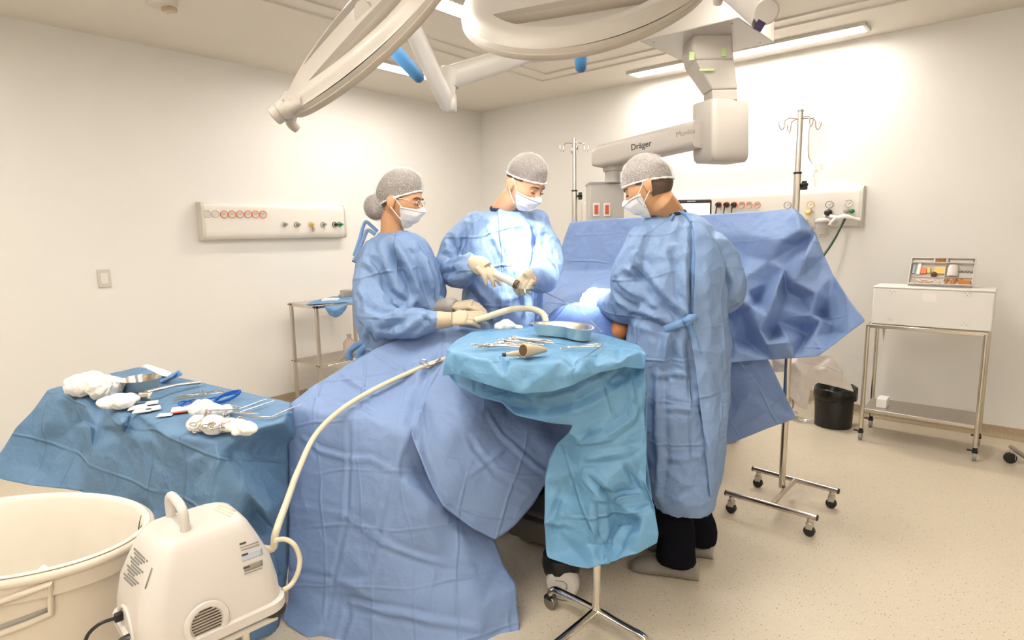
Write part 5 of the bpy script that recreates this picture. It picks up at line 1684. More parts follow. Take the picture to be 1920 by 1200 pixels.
GI = 'hand instruments on the left table'
instrument('scissors', on(385, 736, 0.002), on(325, 747, 0.002), 'closed steel scissors pointing left, farthest of the pair behind the red-edged pad', GI)
instrument('scissors', on(420, 733, 0.006), on(324, 753, 0.002), 'steel scissors pointing left, half under the blue tubing coil', GI)
instrument('clamp', on(376, 803, 0.052), on(396, 770, 0.040), 'clamp with finger rings towards us, leftmost on the gauze', GI, tilt=0.3)
instrument('clamp', on(383, 806, 0.038), on(388, 768, 0.054), 'clamp lying across the leftmost one on the gauze', GI, tilt=-0.3)
instrument('clamp', on(398, 806, 0.046), on(425, 770, 0.040), 'clamp with finger rings towards us, in the middle of the gauze', GI, tilt=0.25)
instrument('clamp', on(440, 782, 0.030), on(400, 806, 0.050), 'clamp with its rings to the right, lying over the middle one', GI, tilt=-0.2)
instrument('forceps', on(388, 772, 0.046), on(450, 768, 0.010), 'slim forceps lying across the gauze beside the blue tubing', GI)
instrument('scalpel', on(400, 763, 0.040), on(452, 764, 0.012), 'scalpel lying on the gauze beside the blue tubing', GI)
instrument('probe', on(445, 770, 0.004), on(501, 750, 0.004), 'thin probe pointing to the far right corner, farther of two', GI)
instrument('probe', on(450, 775, 0.004), on(515, 753, 0.004), 'thin probe pointing to the far right corner, nearer of two', GI)
instrument('forceps', on(432, 776, 0.006), on(485, 777, 0.004), 'dark forceps pointing right behind the ragged gauze', GI)
instrument('probe', on(470, 783, 0.003), on(500, 783, 0.003), 'short curved probe right of the ragged gauze', GI, scale=0.5)
instrument('scalpel', on(508, 784, 0.003), on(545, 768, 0.003), 'broad knife at the right edge of the instrument table beside the drape', GI, scale=1.0)

# blue tubing: a coil tied in the middle
ct = []
for k in range(70):
    a = k / 69 * 2 * PI * 5
    lng = 0.052 + 0.006 * math.sin(k * 0.9)
    ct.append(on(421, 745, 0.018) + (on(448, 740) - on(395, 752)).normalized() * (lng * math.cos(a) + 0.012) + Vector((0, 0, 0.012 * math.sin(a * 1.0 + 0.4) + 0.004 * math.sin(k))) + AHEAD * (0.020 * math.sin(a)))
mbT = MB().tube(ct, 0.0030, 7)
lp2 = []
for k in range(28):
    a = k / 27 * 2 * PI * 2
    lp2.append(on(352, 758, 0.012) + RIGHT * (0.030 * math.cos(a)) + AHEAD * (0.032 * math.sin(a)) + Vector((0, 0, 0.006 * math.sin(a * 1.5) + 0.004)))
mbT.tube(lp2 + [on(370, 752, 0.02), on(390, 748, 0.02), ct[0]], 0.0030, 7)
tag(mk('blue_tubing', mbT, BLUETUBE, None, ang=0), 'coiled bright blue tubing on the instrument table', 'tubing')

LINER = mat('milky_bag_film', (0.72, 0.67, 0.58), 0.35, noise_amt=0.05, noise_sc=12, bump=0.4, bump_sc=14)
# ================================================================== linen hamper with a white liner
bcn = pz(62, 1010, 0.64)
bw = W(-1.36, 1.52, 0)
t_b = thing('laundry_bin', 'large beige plastic bin in the lower left corner, lined with a white bag', 'bin', tuple(bw))
Mb = Matrix.Translation(bw) @ Matrix.Rotation(YAW - 0.12, 4, 'Z')
RX, RY = 0.365, 0.245
BH = 0.665
mk('shell', MB().lathe([(0.0, 0.05), (0.76, 0.05), (0.80, 0.07), (0.93, BH - 0.06), (0.985, BH - 0.055), (1.0, BH - 0.02), (1.0, BH), (0.965, BH + 0.004), (0.955, BH - 0.004), (0.92, BH - 0.05), (0.79, 0.085), (0.0, 0.075)], 64, Mb, RX, RY), BINPL, t_b, ang=50)
mk('rim', MB().tube([Mb @ Vector((math.cos(a) * RX * 0.995, math.sin(a) * RY * 0.995, BH - 0.002)) for a in [2 * PI * k / 64 for k in range(64)]], 0.012, 10, closed=True), BINPL, t_b)
# recessed hand grip on the near side
sh_ = bpy.data.objects['shell']
bvb = BVHTree.FromPolygons([sh_.matrix_world @ v.co + ORG['shell'] for v in sh_.data.vertices], [tuple(p.vertices) for p in sh_.data.polygons])


def onbin(px, py, off=0.006):
    d = ray(px, py).normalized(); h = bvb.ray_cast(CAM, d)
    p = h[0] if h[0] is not None else bvb.find_nearest(CAM + d * 1.3)[0]
    return p - d * off


mk('hand_grip', MB().tube([onbin(*q) for q in ((-45, 1150), (0, 1128), (50, 1110), (94, 1094), (95, 1120), (96, 1150), (50, 1170), (0, 1188), (-45, 1205))], 0.008, 10, closed=True), BINPL, t_b)
gp_ = [[onbin(x + (0), y + dy * k, 0.0025) for x, y, dy in ((-45, 1188, 14), (0, 1172, 13), (50, 1154, 12), (92, 1138, 10))] for k in (0, 0.5, 1)]
mk('grip_recess', MB().grid(gp_), GREYPL, t_b, ang=0, solid=0.001)
for k in range(4):
    a = PI / 4 + k * PI / 2
    c = Mb @ Vector((math.cos(a) * RX * 0.6, math.sin(a) * RY * 0.6, 0.028))
    mk('castor', MB().cyl(c - RIGHT * 0.012, c + RIGHT * 0.012, 0.026, 16), RUBBER, t_b)
# liner: film hanging over the rim, sagging inside
rows = []
nn = 96
for i, (k, z) in enumerate([(1.0, BH + 0.012), (0.975, BH + 0.016), (0.945, BH + 0.000), (0.915, BH - 0.05), (0.885, BH - 0.11), (0.845, BH - 0.19), (0.80, BH - 0.26), (0.66, BH - 0.31), (0.40, BH - 0.34), (0.10, BH - 0.35)]):
    rows.append([])
    for j in range(nn + 1):
        a = 2 * PI * j / nn
        w = -0.012 * abs(noise.noise(Vector((math.cos(a) * 5, math.sin(a) * 5, i * 0.35)))) * min(1, i / 4)
        zz = z + (0.06 * ridged(Vector((math.cos(a) * 3, math.sin(a) * 3, i * 0.5))) if i > 6 else 0)
        rows[-1].append(Mb @ Vector((math.cos(a) * (RX * k + w), math.sin(a) * (RY * k + w), zz)))
mkl = mk('bin_liner', MB().grid(rows), LINER, t_b, ang=0, solid=0.001)
cp = []
for i in range(9):
    cp.append([Mb @ Vector((-0.06 + 0.20 * j / 8, -0.04 + 0.16 * i / 8, BH - 0.20 + 0.10 * ridged(Vector((i * 0.35, j * 0.35, 2))) + 0.03 * noise.noise(Vector((i, j, 0)) * 0.7))) for j in range(9)])
mk('bag_fold', MB().grid(cp), PAPER, t_b, ang=0, sub=2, solid=0.001)
# dark scuffs on the inner rim
for j, (a, z0, ln) in enumerate(((0.66, 0.0, 0.06), (0.50, -0.005, 0.03), (0.36, 0.0, 0.025))):
    mk('scuff_mark', MB().tube([Mb @ Vector((math.cos(a + 0.02 * math.sin(k)) * RX * (0.945 - 0.012 * k), math.sin(a + 0.02 * math.sin(k)) * RY * (0.945 - 0.012 * k), BH + z0 - ln * k / 4)) for k in range(5)], 0.0022, 6), INK, t_b)

# ================================================================== suction machine on its trolley
ZM = 0.55
PRm, PAm = pz(548, 1138, ZM), pz(380, 1216, ZM)
a1 = (PRm - PAm).normalized(); a2 = Vector((0, 0, 1)).cross(a1).normalized()
Lm, Wm, Hm = 0.325, 0.285, 0.240
mc = PRm - a1 * (Lm / 2) + a2 * (Wm / 2)
Mm_ = Matrix(((a1.x, a2.x, 0, mc.x), (a1.y, a2.y, 0, mc.y), (0, 0, 1, ZM), (0, 0, 0, 1)))
t_m = thing('suction_machine', 'white portable suction machine with carrying handle, on a trolley in the foreground', 'medical machine', (mc.x, mc.y, 0))


def rrect(hx, hy, r, n=6):
    out = []
    for cx, cy, a0 in ((hx - r, hy - r, 0), (-hx + r, hy - r, PI / 2), (-hx + r, -hy + r, PI), (hx - r, -hy + r, 3 * PI / 2)):
        for k in range(n + 1):
            a = a0 + PI / 2 * k / n
            out.append((cx + r * math.cos(a), cy + r * math.sin(a)))
    return out


rings = []
for z, hx, hy, r, ox in ((0.028, Lm / 2 - 0.008, Wm / 2 - 0.008, 0.05, 0), (0.07, Lm / 2 - 0.010, Wm / 2 - 0.012, 0.05, 0), (0.13, Lm / 2 - 0.020, Wm / 2 - 0.024, 0.05, 0), (0.185, Lm / 2 - 0.042, Wm / 2 - 0.040, 0.05, 0), (0.215, Lm / 2 - 0.055, Wm / 2 - 0.050, 0.05, 0),
                         (0.232, Lm / 2 - 0.066, Wm / 2 - 0.060, 0.048, 0), (0.2385, Lm / 2 - 0.080, Wm / 2 - 0.074, 0.04, 0), (0.240, Lm / 2 - 0.10, Wm / 2 - 0.094, 0.02, 0)):
    rings.append([Mm_ @ Vector((x + ox, y, z)) for x, y in rrect(hx, hy, r)])
hs_mesh = MB().loft(rings)
mk('housing', hs_mesh, WHITE, t_m, ang=60)
bvm = BVHTree.FromPolygons([Vector(p) for p in hs_mesh.v], [tuple(f) for f in hs_mesh.f])
mk('base_rim', MB().loft([[Mm_ @ Vector((x, y, z)) for x, y in rrect(Lm / 2 + d, Wm / 2 + d, 0.05)] for z, d in ((0.0, -0.006), (0.004, 0.0), (0.026, 0.0), (0.030, -0.006))]), WHITE, t_m)
for sx, sy in ((-1, -1), (1, -1), (1, 1), (-1, 1)):
    c = Mm_ @ Vector((sx * (Lm / 2 - 0.03), sy * (Wm / 2 - 0.03), 0))
    mk('foot', MB().lathe([(0.0, -0.014), (0.022, -0.014), (0.026, -0.004), (0.026, 0.002), (0, 0.002)], 20, Matrix.Translation(c)), RUBBER, t_m)
hA, hB = (-0.030, 0.058), (-0.030, -0.048)
hz = 0.238
mk('carrying_handle', MB().tube([Mm_ @ Vector((hA[0], hA[1], hz - 0.02))] + [Mm_ @ Vector(p) for p in catmull([(hA[0], hA[1], hz), (hA[0], hA[1], hz + 0.038), (hA[0], hA[1] - 0.012, hz + 0.055), (hA[0], hA[1] - 0.035, hz + 0.060), (hA[0], hB[1] + 0.030, hz + 0.058), (hB[0], hB[1] + 0.008, hz + 0.048), (hB[0], hB[1], hz + 0.030), (hB[0], hB[1], hz)], 5)] + [Mm_ @ Vector((hB[0], hB[1], hz - 0.02))], 0.0105, 14), WHITE, t_m)


def hitm(px, py, off=0.001):
    d = ray(px, py).normalized()
    h = bvm.ray_cast(CAM, d)
    return (h[0] - d * off, h[1]) if h[0] is not None else (None, None)


def patch(name, corners, m, off=0.0012, parent=None, n=6):
    """thin sticker following the housing between four corner pixels"""
    P = []
    for i in range(n + 1):
        row = []
        for j in range(n + 1):
            a, b = i / n, j / n
            x = (corners[0][0] * (1 - a) + corners[3][0] * a) * (1 - b) + (corners[1][0] * (1 - a) + corners[2][0] * a) * b
            y = (corners[0][1] * (1 - a) + corners[3][1] * a) * (1 - b) + (corners[1][1] * (1 - a) + corners[2][1] * a) * b
            p = hitm(x, y, off)[0]
            if p is None: return None
            row.append(p)
        P.append(row)
    return mk(name, MB().grid(P), m, parent or t_m, ang=0, solid=0.0004)


# vent grille on the long side
vc, vn = hitm(388, 1168)
vz = Vector((0, 0, 1)); vz = (vz - vn * vz.dot(vn)).normalized(); vx = vz.cross(vn)
if vx.dot(a1) < 0: vx = -vx
Mv = Matrix(((vx.x, vz.x, vn.x, vc.x), (vx.y, vz.y, vn.y, vc.y), (vx.z, vz.z, vn.z, vc.z), (0, 0, 0, 1)))
mk('vent_surround', MB().lathe([(0.034, 0.000), (0.036, 0.005), (0.042, 0.006), (0.047, 0.004), (0.049, 0.0)], 40, Mv), WHITE, t_m)
vg = MB()
for k in range(10):
    y = -0.029 + k * 0.0066
    hw = math.sqrt(max(0.00005, 0.034 ** 2 - y ** 2)) * 0.92
    vg.box((0, y, 0.001), (2 * hw, 0.0021, 0.0024), Mv)
mk('vent_slots', vg, BROWN, t_m, ang=0)
# stickers on the long side
mk_a = patch('label_strip', [(449, 1016), (486, 1004), (488, 1012), (452, 1026)], YELLOW if False else INKPALE)
for nm, cs, m_ in (('label_strip', [(453, 1040), (491, 1027), (493, 1040), (455, 1053)], BLUEPRINT), ('label_strip', [(457, 1062), (492, 1049), (493, 1060), (459, 1073)], INKPALE)):
    patch(nm, cs, m_)
for k, (x, y) in enumerate(((449, 1019), (453, 1040), (456, 1064))):
    patch('label_heading', [(x, y), (x + 12, y - 4), (x + 12.5, y - 0.5), (x + 0.5, y + 3.5)], INK, 0.0018)
for (x, y) in ((450, 1027), (452, 1032), (458, 1076), (459, 1070)):
    patch('label_print', [(x, y), (x + 34, y - 12), (x + 34, y - 10.4), (x, y + 1.6)], GREYPRINT, 0.0020)
# data plate on the short side: lines of print
for k in range(11):
    t_ = k / 10
    x0, y0 = 251 - 21 * t_, 1026 + 52 * t_
    x1, y1 = x0 + 27, y0 + 26
    f0 = 0.02 + 0.1 * ((k * 7) % 3); f1 = 0.98 - 0.12 * ((k * 5) % 4)
    patch('data_plate_print', [(x0 + (x1 - x0) * f0, y0 + (y1 - y0) * f0), (x0 + (x1 - x0) * f1, y0 + (y1 - y0) * f1), (x0 + (x1 - x0) * f1 - 1.3, y0 + (y1 - y0) * f1 + 3.3), (x0 + (x1 - x0) * f0 - 1.3, y0 + (y1 - y0) * f0 + 3.3)], GREYPRINT, 0.0012, n=3)
patch('data_plate_print', [(284, 1064), (286, 1066), (273, 1105), (271, 1103)], GREYPRINT, 0.0012, n=3)
# pale warning label on top
for k in range(4):
    patch('warning_label', [(404 + 4 * k, 953 - 4 * k), (434 + 4 * k, 968 - 5 * k), (432 + 4 * k, 970 - 5 * k), (402 + 4 * k, 955.5 - 4 * k)], REDPRINT, 0.0012, n=3)


def text_obj(name, s, size, M, m, parent, ext=0.0006, shear=0.0, align='CENTER', bold=0.0):
    cu = bpy.data.curves.new('tmp_text', 'FONT'); cu.body = s; cu.size = size; cu.extrude = ext; cu.align_x = align; cu.align_y = 'CENTER'; cu.shear = shear; cu.offset = bold
    o = bpy.data.objects.new('tmp_text', cu); COL.objects.link(o)
    dg = bpy.context.evaluated_depsgraph_get()
    me = bpy.data.meshes.new_from_object(o.evaluated_get(dg))
    bpy.data.objects.remove(o)
    V = [M @ v.co for v in me.vertices]; Fc = [tuple(p.vertices) for p in me.polygons]
    bpy.data.meshes.remove(me)
    return link_mesh(name, V, Fc, m, parent, 0)


# maker's name low on the long side
wp, wn = hitm(437, 1181)
if wp is not None:
    wx = a1; wzv = Vector((0, 0, 1)); wzv = (wzv - wn * wzv.dot(wn)).normalized(); wx = wzv.cross(wn)
    Mw_ = Matrix(((wx.x, wzv.x, wn.x, wp.x), (wx.y, wzv.y, wn.y, wp.y), (wx.z, wzv.z, wn.z, wp.z), (0, 0, 0, 1)))
    text_obj('maker_lettering', 'Olidef', 0.026, Mw_, INK, t_m)
# power socket and plug on the short side
sc_, sn = hitm(238, 1176)
if sc_ is None:
    sc_ = Mm_ @ Vector((-Lm / 2, 0, 0.06)); sn = -a1
sz = Vector((0, 0, 1)); sz = (sz - sn * sz.dot(sn)).normalized(); sx_ = sz.cross(sn)
Ms = Matrix(((sx_.x, sz.x, sn.x, sc_.x), (sx_.y, sz.y, sn.y, sc_.y), (sx_.z, sz.z, sn.z, sc_.z), (0, 0, 0, 1)))
mk('socket_arch', MB().tube([Ms @ Vector((0.062 * math.cos(a), 0.066 * math.sin(a) - 0.02, 0.001)) for a in [PI * k / 20 for k in range(21)]], 0.004, 8), WHITE, t_m)
kb = mk('control_knob', MB().lathe([(0.0, 0.022), (0.012, 0.022), (0.016, 0.016), (0.018, 0.0)], 9, Ms @ Matrix.Translation((0.025, -0.022, 0))), BLACK, t_m)
mk('power_plug', MB().box((-0.035, 0.012, 0.008), (0.014, 0.020, 0.018), Ms), BLACK, t_m, bevel=0.003)
q0 = Ms @ Vector((-0.035, 0.012, 0.016))
mk('power_cable', MB().tube(catmull([q0, q0 - a1 * 0.03, q0 - a1 * 0.055 + Vector((0, 0, -0.02)), q0 - a1 * 0.06 + Vector((0, 0, -0.07)), q0 - a1 * 0.03 + Vector((0, 0, -0.14)), q0 + a1 * 0.03 + Vector((0, 0, -0.26)), q0 + a1 * 0.05 + Vector((0, 0, -0.42)), Vector((q0.x, q0.y, 0.008)) + a1 * 0.02, Vector((q0.x, q0.y, 0.008)) - a1 * 0.25], 6), 0.0042, 8), BLACK, t_m)
# short loop of hose on the far end
f0_ = Mm_ @ Vector((Lm / 2 - 0.045, 0.02, 0.175)); f1_ = Mm_ @ Vector((Lm / 2 - 0.012, 0.01, 0.065))
mk('hose_loop', MB().tube(catmull([pv(515, 1014, 1.41), pv(528, 1011, 1.425), pv(540, 1013, 1.43), pv(551, 1021, 1.43), pv(558, 1033, 1.43), pv(562, 1048, 1.43), pv(561, 1063, 1.425), pv(557, 1077, 1.42), pv(551, 1089, 1.415), pv(543, 1099, 1.405), pv(530, 1107, 1.39)], 5), 0.0062, 12), TUBE, t_m)
# trolley under the machine
mk('trolley_shelf', MB().box((0, 0, -0.026), (Lm - 0.05, Wm - 0.05, 0.016), Mm_), GREYW, t_m, bevel=0.004)
for sx in (-1, 1):
    for sy in (-1, 1):
        a = Mm_ @ Vector((sx * 0.075, sy * 0.065, -0.03)); b_ = Vector((a.x, a.y, 0.06))
        mk('trolley_leg', MB().cyl(a, b_, 0.010, 12), STEEL, t_m)
        mk('trolley_castor', MB().cyl(Vector((a.x, a.y, 0.031)) - RIGHT * 0.012, Vector((a.x, a.y, 0.031)) + RIGHT * 0.012, 0.031, 18), RUBBER, t_m)

# long suction hose: machine -> over the drape -> to the nurse's hands and round beside the patient
s0 = Mm_ @ Vector((Lm / 2 - 0.06, -0.03, 0.185))
hose = [Mm_ @ Vector((Lm / 2 - 0.05, 0.07, 0.12)), pv(506, 1030, 1.51), pv(516, 1002, 1.52), pv(525, 975, 1.56), pv(538, 940, 1.66), pv(560, 880, 1.86), pv(592, 815, 2.06), pv(640, 768, 2.17), pv(700, 731, 2.29), pv(760, 702, 2.375), pv(800, 685, 2.41), pv(826, 676, 2.425), pv(862, 664, 2.40)]
tag(mk('suction_hose', MB().tube(catmull(hose, 7), 0.0098, 14), TUBE, None, ang=0), 'long cream suction hose rising from the machine over the big drape', 'hose')
hose2 = [pv(1010, 640, 2.42), pv(1018, 625, 2.47), pv(1023, 604, 2.52), pv(1017, 588, 2.55), pv(995, 579, 2.57), pv(960, 580, 2.55), pv(928, 589, 2.52), pv(905, 597, 2.495), pv(890, 600, 2.49)]
tag(mk('suction_hose', MB().tube(catmull(hose2, 7), 0.0135, 14), TUBE, None, ang=0), 'curved cream hose held in the gloved hands beside the patient', 'hose')
# towel clip that fixes the hose to the drape
t_k = thing('towel_clip', 'steel towel clip holding the hose on the drape below the seen instruments', 'surgical instrument', tuple(pv(800, 684, 2.39)))
ringc = pv(794, 679, 2.385)
mk('finger_ring', MB().tube([ringc + RIGHT * (0.013 * math.cos(a)) + Vector((0, 0, 0.011 * math.sin(a))) for a in [2 * PI * k / 20 for k in range(20)]], 0.0022, 8, closed=True), STEEL, t_k)
mk('shank', MB().tube(catmull([ringc + RIGHT * 0.012, pv(806, 684, 2.385), pv(816, 680, 2.40), pv(826, 672, 2.415)], 4), 0.0028, 8).tube([pv(800, 690, 2.385), pv(812, 686, 2.39), pv(826, 680, 2.41)], 0.0028, 8), STEEL, t_k)
# ================================================================== supply panels on the walls
def gauge(parent, c, n, r, ring, nm='pressure_gauge'):
    zz = Vector((0, 0, 1)); xx = zz.cross(n)
    M = Matrix(((xx.x, zz.x, n.x, c.x), (xx.y, zz.y, n.y, c.y), (xx.z, zz.z, n.z, c.z), (0, 0, 0, 1)))
    g = mk(nm, MB().lathe([(0.0, 0.0), (r, 0.0), (r, 0.016), (r * 0.86, 0.018), (r * 0.84, 0.013), (0.0, 0.013)], 28, M), ring, parent)
    d = mk('dial', MB().lathe([(0.0, 0.0145), (r * 0.82, 0.0142), (r * 0.82, 0.0130), (0, 0.0130)], 24, M).v and MB().lathe([(0.0, 0.0146), (r * 0.82, 0.0142)], 24, M), PAPER, g)
    mk('needle', MB().box((r * 0.15, r * 0.15, 0.0152), (r * 0.10, r * 0.75, 0.001), M @ Matrix.Rotation(-0.7, 4, 'Z')), INK, g)
    return M


def outlet(parent, c, n, r, ring, lettering=None, depth=0.006):
    zz = Vector((0, 0, 1)); xx = zz.cross(n)
    M = Matrix(((xx.x, zz.x, n.x, c.x), (xx.y, zz.y, n.y, c.y), (xx.z, zz.z, n.z, c.z), (0, 0, 0, 1)))
    o = mk('outlet', MB().lathe([(0.0, depth * 0.6), (r * 0.80, depth * 0.6), (r * 0.82, depth)], 28, M), WHITE, parent)
    mk('ring', MB().lathe([(r * 0.82, 0.0), (r * 0.82, depth), (r * 0.9, depth * 1.3), (r, depth), (r, 0.0)], 32, M), ring, o)
    if lettering:
        text_obj('outlet_print', lettering, r * 0.55, M @ Matrix.Translation((0, r * 0.12, depth * 0.6 + 0.0006)), GREYPRINT, o, 0.0003)
    return M


def panel_box(p0, p1, axis_n, depth, z0, z1, round_r=0.045):
    """curved-front supply panel between two wall points"""
    a, b = Vector(p0), Vector(p1)
    prof = []
    for k in range(7):
        t = PI / 2 * k / 6
        prof.append((depth - round_r * 0.6 + round_r * 0.6 * math.cos(t), z1 - round_r + round_r * math.sin(t)))
    bot = [(depth - round_r * 0.8 + round_r * 0.8 * math.cos(PI / 2 * k / 6), z0 + round_r * 1.3 - round_r * 1.3 * math.sin(PI / 2 * k / 6)) for k in range(6, -1, -1)]
    pr = [(0.0, z0)] + bot + prof + [(0.0, z1)]
    return MB().loft([[P + axis_n * d + Vector((0, 0, z)) for d, z in pr] for P in (Vector((a.x, a.y, 0)), Vector((b.x, b.y, 0)))])


NL = Vector((1, 0, 0))
pl0, pl1 = pw(366, 380, 0, ROOM_L), pw(640, 388, 0, ROOM_L)
zt, zb = pl0.z, pw(366, 450, 0, ROOM_L).z
dL = 0.085
t_pl = thing('supply_panel', 'white medical supply panel with a row of orange sockets on the left wall', 'supply panel', (ROOM_L, (pl0.y + pl1.y) / 2, zb))
mk('body', panel_box((ROOM_L, pl0.y + 0.02, 0), (ROOM_L, pl1.y - 0.03, 0), NL, dL, zb, zt), WHITE_SAT, t_pl, ang=50)
for y in (pl0.y + 0.012, pl1.y - 0.022):
    mk('end_cap', panel_box((ROOM_L, y - 0.01, 0), (ROOM_L, y + 0.01, 0), NL, dL + 0.006, zb - 0.005, zt + 0.005), GREYW, t_pl, ang=50)
xs = ROOM_L + dL


def wlp(px, py): return pw(px, py, 0, xs)


for k, px in enumerate((388, 404)):
    outlet(t_pl, wlp(px, 401), NL, 0.030, WHITE)
for px in (420, 435, 450, 465, 479, 493):
    outlet(t_pl, wlp(px, 402), NL, 0.031, ORANGE, '220V')
for px, ring, stub in ((532, GREYW, GREYPL), (556, DARKSTEEL, GREYPL), (583, YELLOW, YELLOW), (605, GREYPL, GREYPL), (627, DKGREEN, BLACK), (636, GREEN, GREEN)):
    c = wlp(px, 421)
    M = outlet(t_pl, c, NL, 0.024, ring)
    mk('connector', MB().lathe([(0.0, 0.045), (0.010, 0.045), (0.012, 0.02), (0.014, 0.0)], 16, M @ Matrix.Translation((0.006, 0, 0))), stub, t_pl)
c = wlp(586, 430); mk('toggle', MB().box(tuple(c + NL * 0.02), (0.03, 0.014, 0.04)), BEIGE, t_pl, bevel=0.003)

p = pw(195, 522, 0, ROOM_L); q = pw(182, 507, 0, ROOM_L); r2_ = pw(210, 539, 0, ROOM_L)
t_sw = thing('switch_plate', 'blank white switch plate low on the left wall', 'switch plate', tuple(p))
mk('plate', MB().box((ROOM_L + 0.005, p.y, p.z), (0.010, r2_.y - q.y, q.z - r2_.z)), WHITE, t_sw, bevel=0.003)
mk('insert', MB().box((ROOM_L + 0.011, p.y, p.z), (0.004, (r2_.y - q.y) * 0.55, (q.z - r2_.z) * 0.6)), WHITE_SAT, t_sw, bevel=0.001)

NB = Vector((0, -1, 0))
pr0, pr1 = pw(1100, 372, 1, ROOM_B), pw(1624, 350, 1, ROOM_B)
zt2, zb2 = pr1.z, pw(1618, 424, 1, ROOM_B).z
dB = 0.085
t_pr = thing('supply_panel', 'long white supply panel with gauges and orange sockets on the back wall, behind the screen', 'supply panel', ((pr0.x + pr1.x) / 2, ROOM_B, zb2))
mk('body', panel_box((pr0.x, ROOM_B, 0), (pr1.x - 0.02, ROOM_B, 0), NB, dB, zb2, zt2), WHITE_SAT, t_pr, ang=50)
for x in (pr0.x, pr1.x - 0.012):
    mk('end_cap', panel_box((x - 0.012, ROOM_B, 0), (x + 0.012, ROOM_B, 0), NB, dB + 0.006, zb2 - 0.005, zt2 + 0.005), GREYW, t_pr, ang=50)
ysf = ROOM_B - dB


def wbp(px, py): return pw(px, py, 1, ysf)


for k, px in enumerate((1348, 1363, 1377, 1391, 1405, 1420)):
    M = outlet(t_pr, wbp(px, 384), NB, 0.027, ORANGE, '220V' if k > 2 else None)
    if k < 3:
        pg = mk('plug', MB().lathe([(0.0, 0.045), (0.016, 0.045), (0.020, 0.02), (0.020, 0.006), (0, .006)], 16, M), BLACK, t_pr)
        c = M.translation
        mk('cable', MB().tube(catmull([c + NB * 0.045, c + NB * 0.055 + Vector((0, 0, -0.03)), c + NB * 0.05 + Vector((-0.01, 0, -0.12)), c + NB * 0.045 + Vector((-0.02, 0, -0.30))], 5), 0.0045, 8), BLACK, pg)
for px, py, ring in ((1480, 385, GREYPL), (1523, 384, YELLOW), (1558, 384, DARKSTEEL), (1594, 382, CHROME)):
    gauge(t_pr, wbp(px, py) + NB * 0.035, NB, 0.028, ring)
    c = wbp(px, py + 14)
    mk('gas_connector', MB().cyl(c, c + NB * 0.05, 0.018, 16).cyl(c + NB * 0.04, c + NB * 0.04 + Vector((0, 0, 0.045)), 0.008, 10), CHROME, t_pr, bevel=0.002)
for px, py, m_, r in ((1519, 399, YELLOW, 0.024), (1515, 412, YELLOW, 0.018), (1556, 399, BLACK, 0.030), (1590, 396, GREYPL, 0.022), (1600, 396, GREEN, 0.020)):
    c = wbp(px, py) + NB * 0.05
    mk('flow_knob', MB().ball(tuple(c), r, 14, 10, s=(1, 0.8, 0.85)), m_, t_pr, ang=0)
c = wbp(1513, 421) + NB * 0.04
mk('orange_outlet', MB().cyl(c + Vector((0, 0, 0.02)), c + Vector((-0.008, 0, -0.025)), 0.009, 12, 0.005), ORANGE, t_pr)
# clear suction jar and its hoses
c = wbp(1546, 424) + NB * 0.06
t_j = thing('suction_jar', 'clear suction jar hanging below the gauges of the back wall panel', 'jar', tuple(c))
mk('jar', MB().lathe([(0.0, -0.075), (0.042, -0.075), (0.048, -0.06), (0.050, 0.03), (0.047, 0.035), (0.044, 0.03), (0.043, -0.06), (0.0, -0.068)], 28, Matrix.Translation(c)), CLEAR, t_j)
mk('lid', MB().lathe([(0.0, 0.062), (0.030, 0.060), (0.052, 0.045), (0.052, 0.032), (0, 0.032)], 28, Matrix.Translation(c)), WHITE, t_j)
mk('hanger', MB().box(tuple(c + Vector((0, 0.03, 0.06))), (0.03, 0.06, 0.03)), GREYW, t_j)
tag(mk('suction_tubing', MB().tube(catmull([wbp(1527, 398) + NB * 0.06, wbp(1531, 420) + NB * 0.09, wbp(1530, 440) + NB * 0.10, wbp(1541, 443) + NB * 0.10, wbp(1553, 442) + NB * 0.07, wbp(1552, 428) + NB * 0.06], 6), 0.006, 10), CLEAR, None, ang=0), 'clear looped tubing hanging from the yellow connector on the back wall panel', 'tubing')
# limp white glove or hose mount with the green hose
gm_ = MB().tube(catmull([wbp(1560, 405) + NB * 0.06, wbp(1575, 408) + NB * 0.07, wbp(1590, 406) + NB * 0.06, wbp(1616, 412) + NB * 0.04], 5), [0.012] * 6 + [0.016] * 6 + [0.010] * 4, 12)
gm_.tube(catmull([wbp(1572, 408) + NB * 0.07, wbp(1564, 416) + NB * 0.08, wbp(1560, 422) + NB * 0.08], 4), 0.010, 10)
tag(mk('cloth_strip', gm_, PAPER, None, ang=0), 'twisted white cloth strip tied across the gauges of the back wall panel', 'cloth')
gh = [wbp(1590, 404) + NB * 0.05, wbp(1584, 420) + NB * 0.08, wbp(1574, 448) + NB * 0.16, wbp(1562, 475) + NB * 0.26, wbp(1549, 500) + NB * 0.38]
e_ = gh[-1]
gh += [e_ + Vector((-0.05, -0.10, -0.22)), e_ + Vector((-0.12, -0.22, -0.42))]
tag(mk('gas_hose', MB().tube(catmull(gh, 6), 0.0085, 12), DKGREEN, None, ang=0), 'dark green gas hose running from the back wall panel down behind the screen', 'hose')


# ================================================================== infusion stands
def hooks(root, top, ang, r=0.15, mat_=STEEL):
    for k in range(4):
        a = ang + k * PI / 2
        d = Vector((math.cos(a), math.sin(a), 0))
        mk('hook', MB().tube(catmull([top, top + d * (r * 0.45) + Vector((0, 0, 0.006)), top + d * (r * 0.72) + Vector((0, 0, -0.004)), top + d * (r * 0.76) + Vector((0, 0, -0.035)), top + d * (r * 0.88) + Vector((0, 0, -0.048)), top + d * r + Vector((0, 0, -0.03)), top + d * (r * 1.03) + Vector((0, 0, -0.008))], 5), 0.0028, 8), mat_, root)


